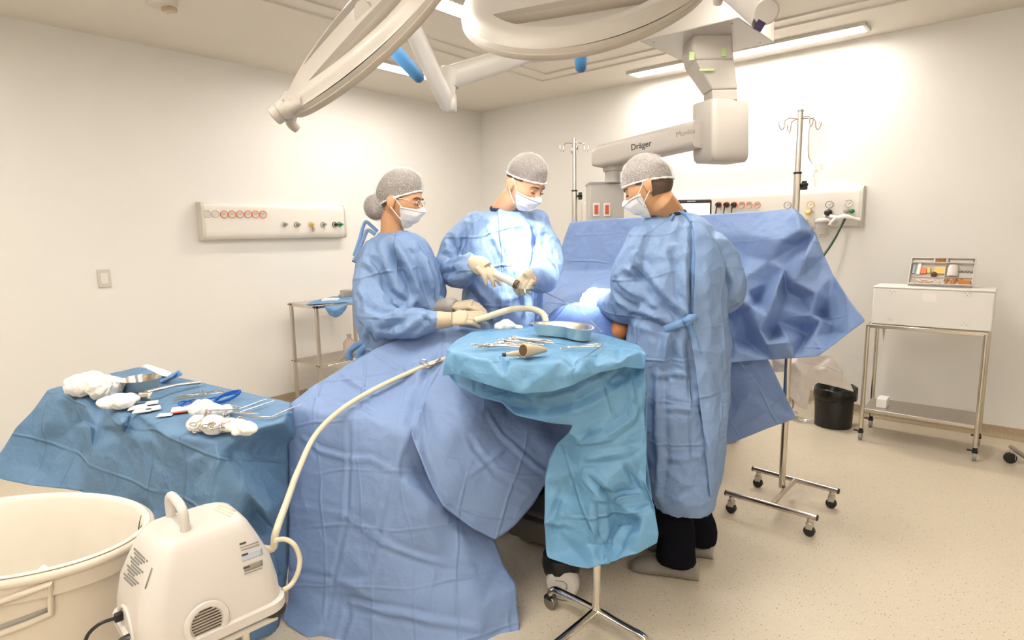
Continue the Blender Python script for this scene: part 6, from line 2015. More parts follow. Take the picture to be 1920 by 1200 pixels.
def knob_star(root, c, d):
    M = frame(c, z=d, x=(0, 0, 1))
    ring = [M @ Vector(((0.020 + 0.004 * math.cos(5 * a)) * math.cos(a), (0.020 + 0.004 * math.cos(5 * a)) * math.sin(a), 0)) for a in [2 * PI * k / 40 for k in range(40)]]
    D = Vector(d).normalized()
    mk('clamp_knob', MB().loft([[p + D * t for p in ring] for t in (0.008, 0.030)]).cyl(Vector(c) - D * 0.01, Vector(c) + D * 0.012, 0.007, 12), BLACK, root, bevel=0.003)


# right stand with its four-wheeled H base
pvR = 2.98
pb0 = pz(1466, 912, 0.105); pvR = (pb0 - CAM).dot(AHEAD)
uR = (pb0 - CAM).dot(RIGHT)
ptop = pv(1498, 210, pvR)
t_ivr = thing('infusion_stand', 'steel infusion stand with four-wheeled base, right of the gowned surgeon', 'infusion stand', (pb0.x, pb0.y, 0))
zsp = pv(1490, 325, pvR).z
mk('lower_pole', MB().cyl(Vector((pb0.x, pb0.y, 0.10)), Vector((pb0.x, pb0.y, zsp)), 0.0165, 20), STEEL, t_ivr)
mk('upper_pole', MB().cyl(Vector((pb0.x, pb0.y, zsp - 0.02)), Vector((pb0.x, pb0.y, ptop.z)), 0.0125, 20), BEIGE if False else STEEL_B, t_ivr)
mk('collar', MB().cyl(Vector((pb0.x, pb0.y, zsp - 0.004)), Vector((pb0.x, pb0.y, zsp + 0.006)), 0.019, 20), BLACK, t_ivr)
mk('top_cap', MB().cyl(Vector((pb0.x, pb0.y, ptop.z)), Vector((pb0.x, pb0.y, ptop.z + 0.010)), 0.0135, 16), GREYPL, t_ivr)
knob_star(t_ivr, Vector((pb0.x, pb0.y, zsp - 0.06)) + RIGHT * 0.016, RIGHT)
hooks(t_ivr, Vector((pb0.x, pb0.y, pv(1498, 224, pvR).z)), YAW + 0.10, 0.105)
bars = [(pz(1413, 879, 0.10), pz(1571, 921, 0.10)), (pz(1362, 924, 0.10), pz(1531, 971, 0.10))]
for a, b_ in bars:
    d = (b_ - a).normalized()
    br_ = mk('base_bar', MB().cyl(a, b_, 0.0135, 16), STEEL, t_ivr)
    for e, s in ((a, -1), (b_, 1)):
        mk('end_plug', MB().cyl(e, e + d * (0.006 * s), 0.0142, 16), RUBBER, br_)
        c = e - d * (0.028 * s)
        cs = mk('castor', MB().cyl(c + Vector((0, 0, -0.012)), c + Vector((0, 0, -0.030)), 0.012, 14).box(tuple(c + Vector((0, 0, -0.046))), (0.030, 0.036, 0.034), None), STEEL_B, t_ivr, bevel=0.003)
        sd = d.cross(Vector((0, 0, 1)))
        mk('wheel', MB().cyl(c + Vector((0, 0, -0.074)) - sd * 0.012, c + Vector((0, 0, -0.074)) + sd * 0.012, 0.0255, 20), RUBBER, cs, bevel=0.003)
m0, m1_ = bars[0][0].lerp(bars[0][1], 0.52), bars[1][0].lerp(bars[1][1], 0.52)
mk('cross_bar', MB().cyl(m0, m1_, 0.0135, 16), STEEL, t_ivr)
# bag of fluid hanging from its right hook
hk = Vector((pb0.x, pb0.y, pv(1498, 224, pvR).z)) + RIGHT * 0.10 + Vector((0, 0, -0.04))
t_bag = thing('infusion_bag', 'clear infusion bag with drip chamber hanging from the right infusion stand', 'infusion bag', tuple(hk))
bt = pv(1535, 229, pvR)
rings = []
for (y, w, d) in ((229, 10, 0.003), (234, 15, 0.006), (245, 17, 0.013), (262, 18, 0.017), (280, 18, 0.018), (295, 16.5, 0.015), (304, 12, 0.008), (309, 7, 0.004)):
    c = pv(1534 - (y - 229) * 0.02, y, pvR)
    hw = w / FPX * pvR
    rings.append([c + RIGHT * (math.cos(a) * hw) + AHEAD * (math.sin(a) * d) for a in [2 * PI * k / 28 for k in range(28)]])
mk('bag', MB().loft(rings), CLEAR, t_bag)
mk('hanger_loop', MB().tube([bt, hk + Vector((0, 0, 0.012)), bt + RIGHT * 0.01], 0.0022, 8), CLEAR, t_bag)
c0, c1 = pv(1531, 309, pvR), pv(1529, 350, pvR)
mk('drip_chamber', MB().tube([c0, c0.lerp(c1, 0.25), c0.lerp(c1, 0.3), c0.lerp(c1, 0.55), c0.lerp(c1, 0.6), c1], [0.005, 0.005, 0.011, 0.011, 0.007, 0.006], 14), CLEAR, t_bag)
mk('port', MB().cyl(pv(1540, 306, pvR), pv(1541, 321, pvR), 0.006, 12), CLEAR, t_bag)

# left stand, far side of the screen
pvL = 3.70
pbl = pv(1077, 300, pvL)
ptl = pv(1077, 259, pvL)
t_ivl = thing('infusion_stand', 'slim steel infusion stand between the two people at the far side of the screen', 'infusion stand', (pbl.x, pbl.y, 0))
zsl = pv(1077, 358, pvL).z
mk('lower_pole', MB().cyl(Vector((pbl.x, pbl.y, 0.10)), Vector((pbl.x, pbl.y, zsl)), 0.0160, 18), STEEL_B, t_ivl)
mk('upper_pole', MB().cyl(Vector((pbl.x, pbl.y, zsl - 0.02)), Vector((pbl.x, pbl.y, ptl.z)), 0.0120, 18), STEEL_B, t_ivl)
mk('collar', MB().cyl(Vector((pbl.x, pbl.y, zsl - 0.004)), Vector((pbl.x, pbl.y, zsl + 0.005)), 0.018, 18), BLACK, t_ivl)
knob_star(t_ivl, Vector((pbl.x, pbl.y, pv(1077, 368, pvL).z)) + RIGHT * 0.016, RIGHT)
hooks(t_ivl, Vector((pbl.x, pbl.y, pv(1077, 270, pvL).z)), YAW + 0.12, 0.085)
for k in range(4):
    a = YAW + 0.5 + k * PI / 2
    d = Vector((math.cos(a), math.sin(a), 0))
    lg = mk('leg', MB().tube([Vector((pbl.x, pbl.y, 0.12)), Vector((pbl.x, pbl.y, 0.10)) + d * 0.25], 0.0125, 12), STEEL, t_ivl)
    c = Vector((pbl.x, pbl.y, 0.03)) + d * 0.25
    mk('wheel', MB().cyl(c - d.cross(Vector((0, 0, 1))) * 0.012, c + d.cross(Vector((0, 0, 1))) * 0.012, 0.029, 16).cyl(c, c + Vector((0, 0, 0.065)), 0.008, 10), RUBBER, lg)

# ================================================================== anaesthesia workstation behind the screen
ac = W(1.30, 4.12, 0)
t_an = thing('anaesthesia_machine', 'anaesthesia machine hidden behind the screen, only its monitor showing', 'anaesthesia machine', tuple(ac))
Ma = Matrix.Translation(ac) @ Matrix.Rotation(YAW - 0.1, 4, 'Z')
mk('cabinet', MB().box((0, 0.05, 0.50), (0.55, 0.45, 0.80), Ma), GREYW, t_an, bevel=0.02)
for k in range(3):
    dr = mk('drawer', MB().box((0, -0.18, 0.25 + k * 0.2), (0.48, 0.02, 0.17), Ma), WHITE, t_an, bevel=0.006)
    mk('handle', MB().box((0, -0.195, 0.30 + k * 0.2), (0.16, 0.014, 0.014), Ma), GREYPL, dr, bevel=0.003)
mk('worktop', MB().box((0, 0.02, 0.915), (0.60, 0.50, 0.03), Ma), WHITE, t_an, bevel=0.008)
for sx in (-1, 1):
    for sy in (-1, 1):
        mk('castor', MB().cyl(Ma @ Vector((sx * 0.22 - 0.015, 0.05 + sy * 0.17, 0.05)), Ma @ Vector((sx * 0.22 + 0.015, 0.05 + sy * 0.17, 0.05)), 0.05, 18).box(tuple(Ma @ Vector((sx * 0.22, 0.05 + sy * 0.17, 0.09))), (0.04, 0.04, 0.03)), RUBBER, t_an)
MONBLK = mat('charcoal_plastic', (0.055, 0.05, 0.045), 0.4, noise_amt=0.05)
vm = 4.08
a_, b_, c_, d_ = pv(1255, 375, vm), pv(1334, 373, vm), pv(1336, 440, vm), pv(1256, 442, vm)
mcx = (a_ + b_ + c_ + d_) / 4
mw, mh = (b_ - a_).length, (a_ - d_).length
Mn = Matrix.Translation(mcx) @ Matrix.Rotation(YAW, 4, 'Z')
mon = mk('monitor', MB().box((0, 0.02, 0), (mw, 0.045, mh), Mn), MONBLK, t_an, bevel=0.012)
mk('screen', MB().box((0, -0.005, -0.004), (mw - 0.036, 0.006, mh - 0.045), Mn), SCREEN, mon)
mk('lettering_bar', MB().box((0, -0.0035, mh / 2 - 0.012), (0.055, 0.003, 0.007), Mn), WHITE, mon)
mk('monitor_post', MB().cyl(mcx + AHEAD * 0.04 + Vector((0, 0, -mh / 2 + 0.02)), Vector((mcx.x, mcx.y, 0.92)) + AHEAD * 0.04, 0.022, 14), GREYW, t_an)

# ================================================================== steel trolley on the right with box and vial tray
cz = 0.80
f0, f1 = pz(1613, 824, 0), pz(1826, 864, 0)
fy = (f0.y + f1.y) / 2
xl, xr_ = f0.x, f1.x
dp = 0.345
t_c = thing('steel_trolley', 'wheeled steel trolley carrying a white box, against the back wall at the right', 'trolley', ((xl + xr_) / 2, fy + dp / 2, 0))
fr = MB()
zt_ = pw(1622, 604, 1, fy).z - 0.01
cz = zt_
mk('top_shelf', MB().box(((xl + xr_) / 2, fy + dp / 2, zt_ - 0.012), (xr_ - xl + 0.02, dp + 0.02, 0.024)), STEEL, t_c, bevel=0.003)
zs_ = pw(1622, 766, 1, fy).z
mk('bottom_shelf', MB().box(((xl + xr_) / 2, fy + dp / 2, zs_ - 0.012), (xr_ - xl, dp, 0.024)), STEEL_B, t_c, bevel=0.003)
for x in (xl, xr_):
    for y in (fy, fy + dp):
        lg = mk('leg', MB().cyl((x, y, 0.085), (x, y, zt_ - 0.012), 0.0135, 16), STEEL, t_c)
        ca = mk('castor', MB().cyl((x, y, 0.085), (x, y, 0.060), 0.012, 12).box((x, y, 0.058), (0.030, 0.036, 0.014)).box((x - 0.026, y - 0.01, 0.066), (0.03, 0.022, 0.008)), BLACK, t_c, bevel=0.002)
        mk('wheel', MB().cyl((x - 0.010, y, 0.028), (x + 0.010, y, 0.028), 0.028, 18), GREYPL, ca, bevel=0.003)
# white box
bx0, bx1 = pw(1634, 600, 1, fy + 0.03).x, pw(1860, 612, 1, fy + 0.03).x
bz1 = pw(1640, 536, 1, fy + 0.03).z
t_x = thing('white_box', 'plain white lidded box with dotted corner hinges on the steel trolley', 'box', ((bx0 + bx1) / 2, fy + 0.16, zt_))
bd = 0.24
yc = fy + 0.03 + bd / 2
mk('body', MB().box(((bx0 + bx1) / 2, yc, (zt_ + bz1) / 2 - 0.006), (bx1 - bx0, bd, bz1 - zt_ - 0.014)), BOXW, t_x, bevel=0.006)
mk('lid', MB().box(((bx0 + bx1) / 2, yc, bz1 - 0.006), (bx1 - bx0 + 0.006, bd + 0.006, 0.012)), BOXW, t_x, bevel=0.004)
yf = fy + 0.03
for px, py, flip in ((1673, 548, 1), (1814, 552, 1), (1669, 598, -1), (1808, 607, -1)):
    pr_ = mk('corner_plate', MB().box(tuple(pw(px, py, 1, yf) + Vector((0, -0.001, 0))), (0.040, 0.003, 0.030)), BOXW, t_x, bevel=0.001)
    for dx, dz in ((-0.010, 0.006 * flip), (0.010, 0.006 * flip), (0, -0.007 * flip)):
        c = pw(px, py, 1, yf) + Vector((dx, -0.0025, dz))
        mk('rivet', MB().cyl(c, c + Vector((0, -0.002, 0)), 0.0028, 10), GREYPL, pr_)
c = pw(1743, 558, 1, yf)
mk('label_pocket', MB().box((c.x, yf - 0.0015, c.z), (0.075, 0.003, 0.055)), PAPER, t_x)
# tilted tray of vials on the box
ty = yc + 0.05
tp0, tp1, tp2, tp3 = pw(1703, 537, 1, yc + 0.00), pw(1823, 538, 1, yc + 0.0), pw(1828, 489, 1, yc + 0.10), pw(1709, 487, 1, yc + 0.10)
tp0.z = tp1.z = bz1 + 0.004
tx = (tp1 - tp0).normalized(); tyv = (tp3 - tp0); tyv = (tyv - tx * tyv.dot(tx)); th = tyv.length; tyv.normalize(); tn = tx.cross(tyv)
if tn.dot(CAM - tp0) < 0: tn = -tn
tw = (tp1 - tp0).length
Mt2 = Matrix(((tx.x, tyv.x, tn.x, tp0.x), (tx.y, tyv.y, tn.y, tp0.y), (tx.z, tyv.z, tn.z, tp0.z), (0, 0, 0, 1)))
t_t = thing('vial_tray', 'tilted white compartment tray full of ampoules and small boxes, on top of the white box', 'tray', tuple(tp0))
mk('back', MB().box((tw / 2, th / 2, 0.002), (tw, th, 0.004), Mt2), WHITE, t_t)
wl = MB()
for x in (0.0, tw): wl.box((x, th / 2, 0.016), (0.006, th, 0.032), Mt2)
for y in (0.0, th * 0.82, th): wl.box((tw / 2, y, 0.016), (tw + 0.006, 0.006, 0.032), Mt2)
wl.box((tw * 0.56, th * 0.5, 0.012), (0.004, th * 0.65, 0.022), Mt2).box((tw * 0.37, th * 0.91, 0.012), (0.012, th * 0.18, 0.026), Mt2).box((tw * 0.57, th * 0.91, 0.012), (0.012, th * 0.18, 0.026), Mt2).box((tw * 0.5, th * 0.30, 0.008), (tw, 0.003, 0.014), Mt2)
mk('partition', wl, WHITE, t_t, bevel=0.001)
mk('support_foot', MB().tube([Mt2 @ Vector((tw / 2, th * 0.8, -0.002)), Vector(((Mt2 @ Vector((tw / 2, th * 0.8, 0))).x, (Mt2 @ Vector((tw / 2, th * 0.8, 0))).y + 0.02, bz1))], 0.008, 10), WHITE, t_t)


def small(nm, mbx, m, lab, cat, group):
    return tag(mk(nm, mbx, m, None, bevel=0.0015), lab, cat, group)


GV = 'small medicine packs in the vial tray'
small('medicine_box', MB().box((tw * 0.47, th * 0.56, 0.012), (tw * 0.17, th * 0.26, 0.018), Mt2), YELLOW, 'yellow medicine box in the middle of the vial tray', 'medicine box', GV)
small('medicine_box', MB().box((tw * 0.30, th * 0.55, 0.012), (tw * 0.05, th * 0.20, 0.018), Mt2), YELLOW, 'narrow pale yellow pack left of the yellow medicine box', 'medicine box', GV)
small('medicine_box', MB().box((tw * 0.215, th * 0.52, 0.012), (tw * 0.10, th * 0.20, 0.018), Mt2), ORANGE, 'orange medicine pack left of the yellow ones in the vial tray', 'medicine box', GV)
small('medicine_box', MB().box((tw * 0.12, th * 0.60, 0.012), (tw * 0.055, th * 0.42, 0.018), Mt2 @ Matrix.Rotation(-0.05, 4, 'Z')), PAPER, 'white upright pack near the left end of the vial tray', 'medicine box', GV)
small('medicine_box', MB().box((tw * 0.055, th * 0.58, 0.012), (tw * 0.04, th * 0.34, 0.018), Mt2), BLUEPRINT, 'bluish grey pack at the left end of the vial tray', 'medicine box', GV)
small('medicine_box', MB().box((tw * 0.88, th * 0.12, 0.012), (tw * 0.17, th * 0.16, 0.018), Mt2), AMBER, 'brown pack at the lower right of the vial tray', 'medicine box', GV)
small('medicine_box', MB().box((tw * 0.47, th * 0.91, 0.012), (tw * 0.15, th * 0.12, 0.018), Mt2), AMBER, 'reddish brown pack in the top middle slot of the vial tray', 'medicine box', GV)
small('medicine_box', MB().box((tw * 0.19, th * 0.91, 0.010), (tw * 0.33, th * 0.10, 0.014), Mt2), GREYW, 'long grey pack in the top left slot of the vial tray', 'medicine box', GV)
small('medicine_box', MB().box((tw * 0.79, th * 0.91, 0.010), (tw * 0.36, th * 0.11, 0.014), Mt2), GREYW, 'long grey pack in the top right slot of the vial tray', 'medicine box', GV)
small('medicine_jar', MB().lathe([(0, 0.0), (tw * 0.085, 0), (tw * 0.085, th * 0.32), (tw * 0.075, th * 0.36), (tw * 0.075, th * 0.42), (0, th * 0.42)], 24, Mt2 @ Matrix.Translation((tw * 0.68, th * 0.34, 0.018)) @ Matrix.Rotation(-PI / 2, 4, 'X') @ Matrix.Rotation(0, 4, 'Z') @ Matrix.Diagonal((1, 0.5, 1, 1))), WHITE, 'white jar right of the middle of the vial tray', 'jar', None)
small('medicine_bottle', MB().lathe([(0, 0.004), (0.017, 0.004), (0.017, 0.022), (0.010, 0.026), (0.010, 0.034), (0, 0.034)], 18, Mt2 @ Matrix.Translation((tw * 0.39, th * 0.40, 0.0))), BROWN, 'dark capped bottle standing out of the middle of the vial tray', 'bottle', None)
for k, (fx, fy_, rot, m_, nm) in enumerate(((0.60, 0.17, -0.35, AMBER, 'leftmost'), (0.645, 0.19, 0.4, AMBER, 'second'), (0.70, 0.16, 0.1, AMBER, 'third'), (0.735, 0.20, -0.2, AMBER, 'fourth'), (0.78, 0.18, 0.45, AMBER, 'fifth'), (0.82, 0.21, 0.0, AMBER, 'rightmost'))):
    small('ampoule', MB().tube([Mt2 @ (Matrix.Translation((tw * fx, th * fy_, 0.012)) @ Matrix.Rotation(rot, 4, 'Z') @ Vector((0, y, 0))) for y in (-0.022, 0.008, 0.013, 0.022)], [0.0055, 0.0055, 0.003, 0.002], 10), m_, '%s of the amber ampoules in the lower right of the vial tray' % nm, 'ampoule', 'amber ampoules in the vial tray')
for k, (fx, fy_, rot, nm) in enumerate(((0.08, 0.17, 0.3, 'first'), (0.17, 0.14, 1.2, 'second'), (0.25, 0.19, 1.4, 'third'), (0.33, 0.13, 1.8, 'fourth'), (0.46, 0.17, 0.7, 'fifth'))):
    small('ampoule', MB().tube([Mt2 @ (Matrix.Translation((tw * fx, th * fy_, 0.012)) @ Matrix.Rotation(rot, 4, 'Z') @ Vector((0, y, 0))) for y in (-0.020, 0.008, 0.012, 0.021)], [0.0055, 0.0055, 0.003, 0.002], 10), REDPRINT, '%s pale ampoule from the left in the lower left of the vial tray' % nm, 'ampoule', 'pale ampoules in the vial tray')
for k, fx in enumerate((0.79, 0.845, 0.90, 0.955)):
    small('glass_vial', MB().cyl(Mt2 @ Vector((tw * fx, th * 0.56, 0.004)), Mt2 @ Vector((tw * fx, th * 0.56, 0.020)), 0.0085, 14), GREYPL, 'grey capped vial, number %s from the left in the upper right tray cell' % ('one', 'two', 'three', 'four')[k], 'vial', 'grey capped vials')
# small things on the lower shelf
c = pw(1657, 759, 1, fy + 0.12); 
tag(mk('paper_pack', MB().box((c.x - 0.01, fy + 0.14, zs_ + 0.030), (0.06, 0.12, 0.060)), PAPER, None, bevel=0.003), 'white pack at the left end of the lower trolley shelf', 'pack')
# hanging tag under the top shelf
mk('hanging_tag', MB().prism([(xl + 0.075, fy + 0.05, zt_ - 0.024), (xl + 0.095, fy + 0.05, zt_ - 0.024), (xl + 0.088, fy + 0.05, zt_ - 0.12)], (0, 0.002, 0)), BEIGE, t_c)

# black waste bin
k0, k1 = pz(1533, 800, 0), pz(1606, 803, 0)
kc = (k0 + k1) / 2 + AHEAD * 0.06
kr = (k1 - k0).length / 2
zk = pv(1570, 728, (kc - CAM).dot(AHEAD)).z
t_w = thing('waste_bin', 'round black waste bin with a black bag, left of the steel trolley', 'bin', (kc.x, kc.y, 0))
mk('shell', MB().lathe([(0, 0), (kr * 0.93, 0), (kr * 0.95, 0.01), (kr, zk - 0.01), (kr * 0.98, zk), (kr * 0.94, zk - 0.01), (kr * 0.9, 0.02), (0, 0.015)], 40, Matrix.Translation((kc.x, kc.y, 0))), BLACK, t_w)
rows = []
for i, (r, z) in enumerate(((1.05, zk - 0.075), (1.055, zk - 0.04), (1.04, zk), (1.0, zk + 0.012), (0.93, zk + 0.0), (0.85, zk - 0.05), (0.6, zk - 0.1), (0.1, zk - 0.11))):
    rows.append([])
    for j in range(49):
        a = 2 * PI * j / 48
        bulge = 0.5 + 0.5 * math.cos(a - (YAW - 0.15))
        rr = kr * (r + 0.03 * noise.noise(Vector((math.cos(a) * 4, math.sin(a) * 4, i * 0.6))) + (0.10 * bulge ** 6 if i < 3 else 0))
        zz = z + (0.03 * noise.noise(Vector((math.cos(a) * 3, math.sin(a) * 3, 5))) if i == 0 else 0.012 * noise.noise(Vector((math.cos(a) * 5, math.sin(a) * 5, i)))) + (0.014 * bulge ** 8 if i in (2, 3, 4) else 0)
        rows[-1].append(Vector((kc.x + rr * math.cos(a), kc.y + rr * math.sin(a), zz)))
mk('bin_bag', MB().grid(rows), BLACKBAG, t_w, ang=0, solid=0.001)

# wheel and bar of another stand at the right edge
w0_ = pz(1893, 868, 0.0)
t_e = thing('wheeled_stand', 'grey castor and base bar of another stand cut off at the right edge', 'stand', tuple(w0_))
wc_ = w0_ + Vector((0, 0, 0.033))
mk('wheel', MB().cyl(wc_ - AHEAD * 0.013 - RIGHT * 0.004, wc_ + AHEAD * 0.013 + RIGHT * 0.004, 0.033, 20), RUBBER, t_e, bevel=0.004)
mk('fork', MB().box(tuple(wc_ + RIGHT * 0.016 + Vector((0, 0, 0.018))), (0.03, 0.03, 0.06)), STEEL_B, t_e, bevel=0.003)
eb0, eb1 = pz(1896, 838, 0.09), pz(1990, 905, 0.09)
mk('base_bar', MB().cyl(eb0, eb1, 0.0135, 16), STEEL_B, t_e)
mk('post', MB().cyl(eb1, eb1 + Vector((0, 0, 1.3)), 0.0135, 16), STEEL_B, t_e)
for q in (pz(2060, 890, 0.09),):
    mk('base_bar', MB().cyl(eb1, eb1 + RIGHT * 0.35, 0.0135, 16), STEEL_B, t_e)
for e in (eb1 + RIGHT * 0.34, eb1 - AHEAD * 0.1 + RIGHT * 0.05):
    c = Vector((e.x, e.y, 0.033))
    mk('wheel', MB().cyl(c - RIGHT * 0.013, c + RIGHT * 0.013, 0.033, 18).cyl(c, Vector((e.x, e.y, 0.09)), 0.008, 10), RUBBER, t_e)

# white linen hanging behind the right infusion stand, and a clear bag under it
vv = 3.22
cloth('linen', [(1446, 668, vv), (1500, 666, vv), (1560, 666, vv + .05), (1590, 712, vv + .05), (1601, 735, vv + .05), (1580, 728, vv + 0.04), (1530, 716, vv + .02), (1520, 730, vv), (1513, 768, vv), (1497, 762, vv), (1478, 740, vv - .01), (1480, 715, vv - .03), (1470, 697, vv - .02), (1450, 698, vv)],
      [(1490, 680, vv - .06), (1505, 700, vv - .05), (1500, 730, vv - .03), (1545, 690, vv - .01), (1520, 690, vv + .03), (1470, 682, vv - .03), (1510, 740, vv - .03)], LINEN, 'white linen hanging under the crumpled end of the screen drape', 'linen', levels=4, soft=6, amp=0.006, sc=7, seed=31)
c = pz(1515, 792, 0.0) + AHEAD * 0.06
t_cb = thing('clear_bag', 'clear plastic bag standing on the floor left of the black waste bin', 'bag', tuple(c))
V, N, Fc = remesh(MB().tube([c + Vector((0, 0, z)) for z in (0.004, 0.05, 0.12, 0.20, 0.26)], [0.085, 0.10, 0.095, 0.08, 0.05], 20), 0.012, 3)
V = crumple(V, N, 0.012, 12, 2); V[:, 2] = np.maximum(V[:, 2], 0.002)
link_mesh('film', V, Fc, CLEAR, t_cb, 0)

# ================================================================== small steel cart by the left wall, behind the nurse
kx0 = ROOM_L + 0.19
q1 = pw(547, 568, 0, kx0)
ya = q1.y
kx1 = kx0 + 0.385
q2 = pw(591, 573, 0, kx1)
zt3 = (q1.z + q2.z) / 2
y1 = (q1.y + q2.y) / 2 if abs(q1.y - q2.y) < 0.2 else q2.y
ln = 0.62
t_lc = thing('steel_cart', 'tall two-shelf steel cart by the left wall, behind the person with glasses', 'cart', ((kx0 + kx1) / 2, y1 + ln / 2, 0))
for x in (kx0, kx1):
    for y in (y1, y1 + ln):
        lg = mk('leg', MB().box((x, y, zt3 / 2 + 0.035), (0.026, 0.026, zt3 - 0.07)), STEEL_B, t_lc, bevel=0.003)
        mk('castor', MB().cyl((x - 0.01, y, 0.03), (x + 0.01, y, 0.03), 0.03, 16).cyl((x, y, 0.04), (x, y, 0.075), 0.009, 10), RUBBER, t_lc)
mk('top_shelf', MB().box(((kx0 + kx1) / 2, y1 + ln / 2, zt3 - 0.012), (kx1 - kx0 + 0.026, ln + 0.026, 0.028)), STEEL, t_lc, bevel=0.003)
zl_ = pw(600, 684, 0, kx1).z
mk('bottom_shelf', MB().box(((kx0 + kx1) / 2, y1 + ln / 2, zl_ - 0.012), (kx1 - kx0, ln, 0.024)), STEEL_B, t_lc, bevel=0.003)
for x, y in ((kx0, y1), (kx1, y1)):
    for z in (zt3 - 0.012, zl_ - 0.012):
        for d in (-0.018, 0.018):
            mk('bolt', MB().cyl((x + d, y - 0.014, z), (x + d, y - 0.019, z), 0.006, 10), BROWN, t_lc)
zc2 = zt3 + 0.003
on2 = lambda px, py, dz=0.0: pz(px, py, zc2 + dz)
cl_out = [(571, 572, 0.004), (590, 563, 0.006), (625, 556, 0.01), (660, 556, 0.01), (700, 560, 0.01), (715, 575, 0.006), (690, 580, 0.004), (650, 566, 0.006), (600, 570, 0.004)]
cc_ = cloth('cart_cloth', cl_out, [(640, 562, 0.012)], BLUEPAPER, 'blue cloth spread on the small cart behind the person with glasses', 'cloth', levels=3, soft=2, amp=0.003, sc=10, conv=lambda x, y, dz: on2(x, y, dz))
hv_ = (pw(591, 573, 0, kx1) - CAM).dot(AHEAD) - 0.03
cloth('hanging_corner', [(607, 574, hv_), (652, 570, hv_ + .06), (650, 578, hv_ + .06), (641, 590, hv_ + .04), (629, 596, hv_ + .02), (617, 590, hv_)], [(628, 582, hv_ - 0.02)], BLUEPAPER, parent=cc_, levels=3, soft=2, amp=0.004, sc=12)
b0 = on2(645, 560)
tag(mk('steel_box', MB().box((0, 0, 0.035), (0.20, 0.12, 0.07), Matrix.Translation(b0 + Vector((0.0, 0.1, 0))) @ Matrix.Rotation(0.3, 4, 'Z')), STEEL_B, None, bevel=0.004), 'grey steel box on the small cart, partly hidden by the person with glasses', 'box')
b1 = on2(640, 561)
tag(mk('small_bottle', MB().lathe([(0, 0), (0.022, 0), (0.022, 0.035), (0.012, 0.042), (0.012, 0.05), (0, 0.05)], 18, Matrix.Translation(b1)), GREYPL, None), 'small grey bottle beside the steel box on the cart', 'bottle')
tag(mk('white_pack', MB().box((0, 0, 0.012), (0.13, 0.09, 0.024), Matrix.Translation(on2(620, 565)) @ Matrix.Rotation(YAW, 4, 'Z')), PAPER, None, bevel=0.003), 'flat white pack on the blue cloth of the small cart', 'pack')
# things on its lower shelf
zl2 = zl_ + 0.002
rb = pz(668, 640, zl2 + 0.03) 
gv_ = (pw(591, 573, 0, kx1) - CAM).dot(AHEAD) + 0.35
cc = Vector(((kx0 + kx1) / 2, y1 + 0.42, zl2))
t_gl = thing('clear_bottle', 'pale clear bottle on the lower shelf of the small cart', 'bottle', tuple(cc))
mk('flask', MB().lathe([(0, 0), (0.05, 0), (0.055, 0.02), (0.055, 0.10), (0.03, 0.13), (0.018, 0.14), (0.018, 0.16), (0, 0.16)], 24, Matrix.Translation(cc)), PINKISH, t_gl)
mk('cap', MB().cyl(cc + Vector((0, 0, 0.16)), cc + Vector((0, 0, 0.175)), 0.022, 16), WHITE, t_gl)
rr0 = pz(614, 686, zl2 + 0.008); rr1 = rr0 + Vector((-0.03, 0.36, 0))
tag(mk('steel_rod', MB().cyl(rr0, rr1, 0.007, 10), STEEL, None), 'thin steel rod on the lower shelf of the small cart', 'rod')
tag(mk('cable_loop', MB().tube(catmull([rr0 + Vector((0, 0.06, 0.0)), rr0 + Vector((-0.02, 0.14, 0.03)), rr0 + Vector((-0.03, 0.22, 0.06)), rr0 + Vector((-0.08, 0.30, 0.01)), rr0 + Vector((-0.12, 0.2, 0.0))], 5), 0.004, 8), GREYPL, None), 'thin grey cable lying over the steel rod on the small cart', 'cable')
# ================================================================== ceiling pendant with gas column
zpb = 2.55
cb = pz(1280, 116, zpb)
sz_ = 0.58
px0, py1 = cb.x, cb.y
t_pd = thing('ceiling_pendant', 'white ceiling pendant with slanted column, head box and side arm carrying the gas column', 'ceiling pendant', (px0 + sz_ / 2, py1 - sz_ / 2, 1.0))
mk('mount_box', MB().box((px0 + sz_ / 2, py1 - sz_ / 2, (zpb + ROOM_H - 0.001) / 2), (sz_, sz_, ROOM_H - zpb - 0.001)), PEND, t_pd, bevel=0.006)
for dx, dy in ((0.06, 0.06), (0.52, 0.06), (0.06, 0.52), (0.52, 0.52), (0.29, 0.06)):
    mk('screw', MB().cyl((px0 + dx, py1 - dy, zpb + 0.002), (px0 + dx, py1 - dy, zpb - 0.003), 0.006, 10), GREYPL, t_pd)
vc_ = 3.74


def ringbox(cx, y, hw, hd, v):
    c = pv(cx, y, v)
    w = hw / FPX * v
    return [c + RIGHT * (sx * w) + AHEAD * (sy * hd) for sx, sy in ((-1, -1), (1, -1), (1, 1), (-1, 1))]


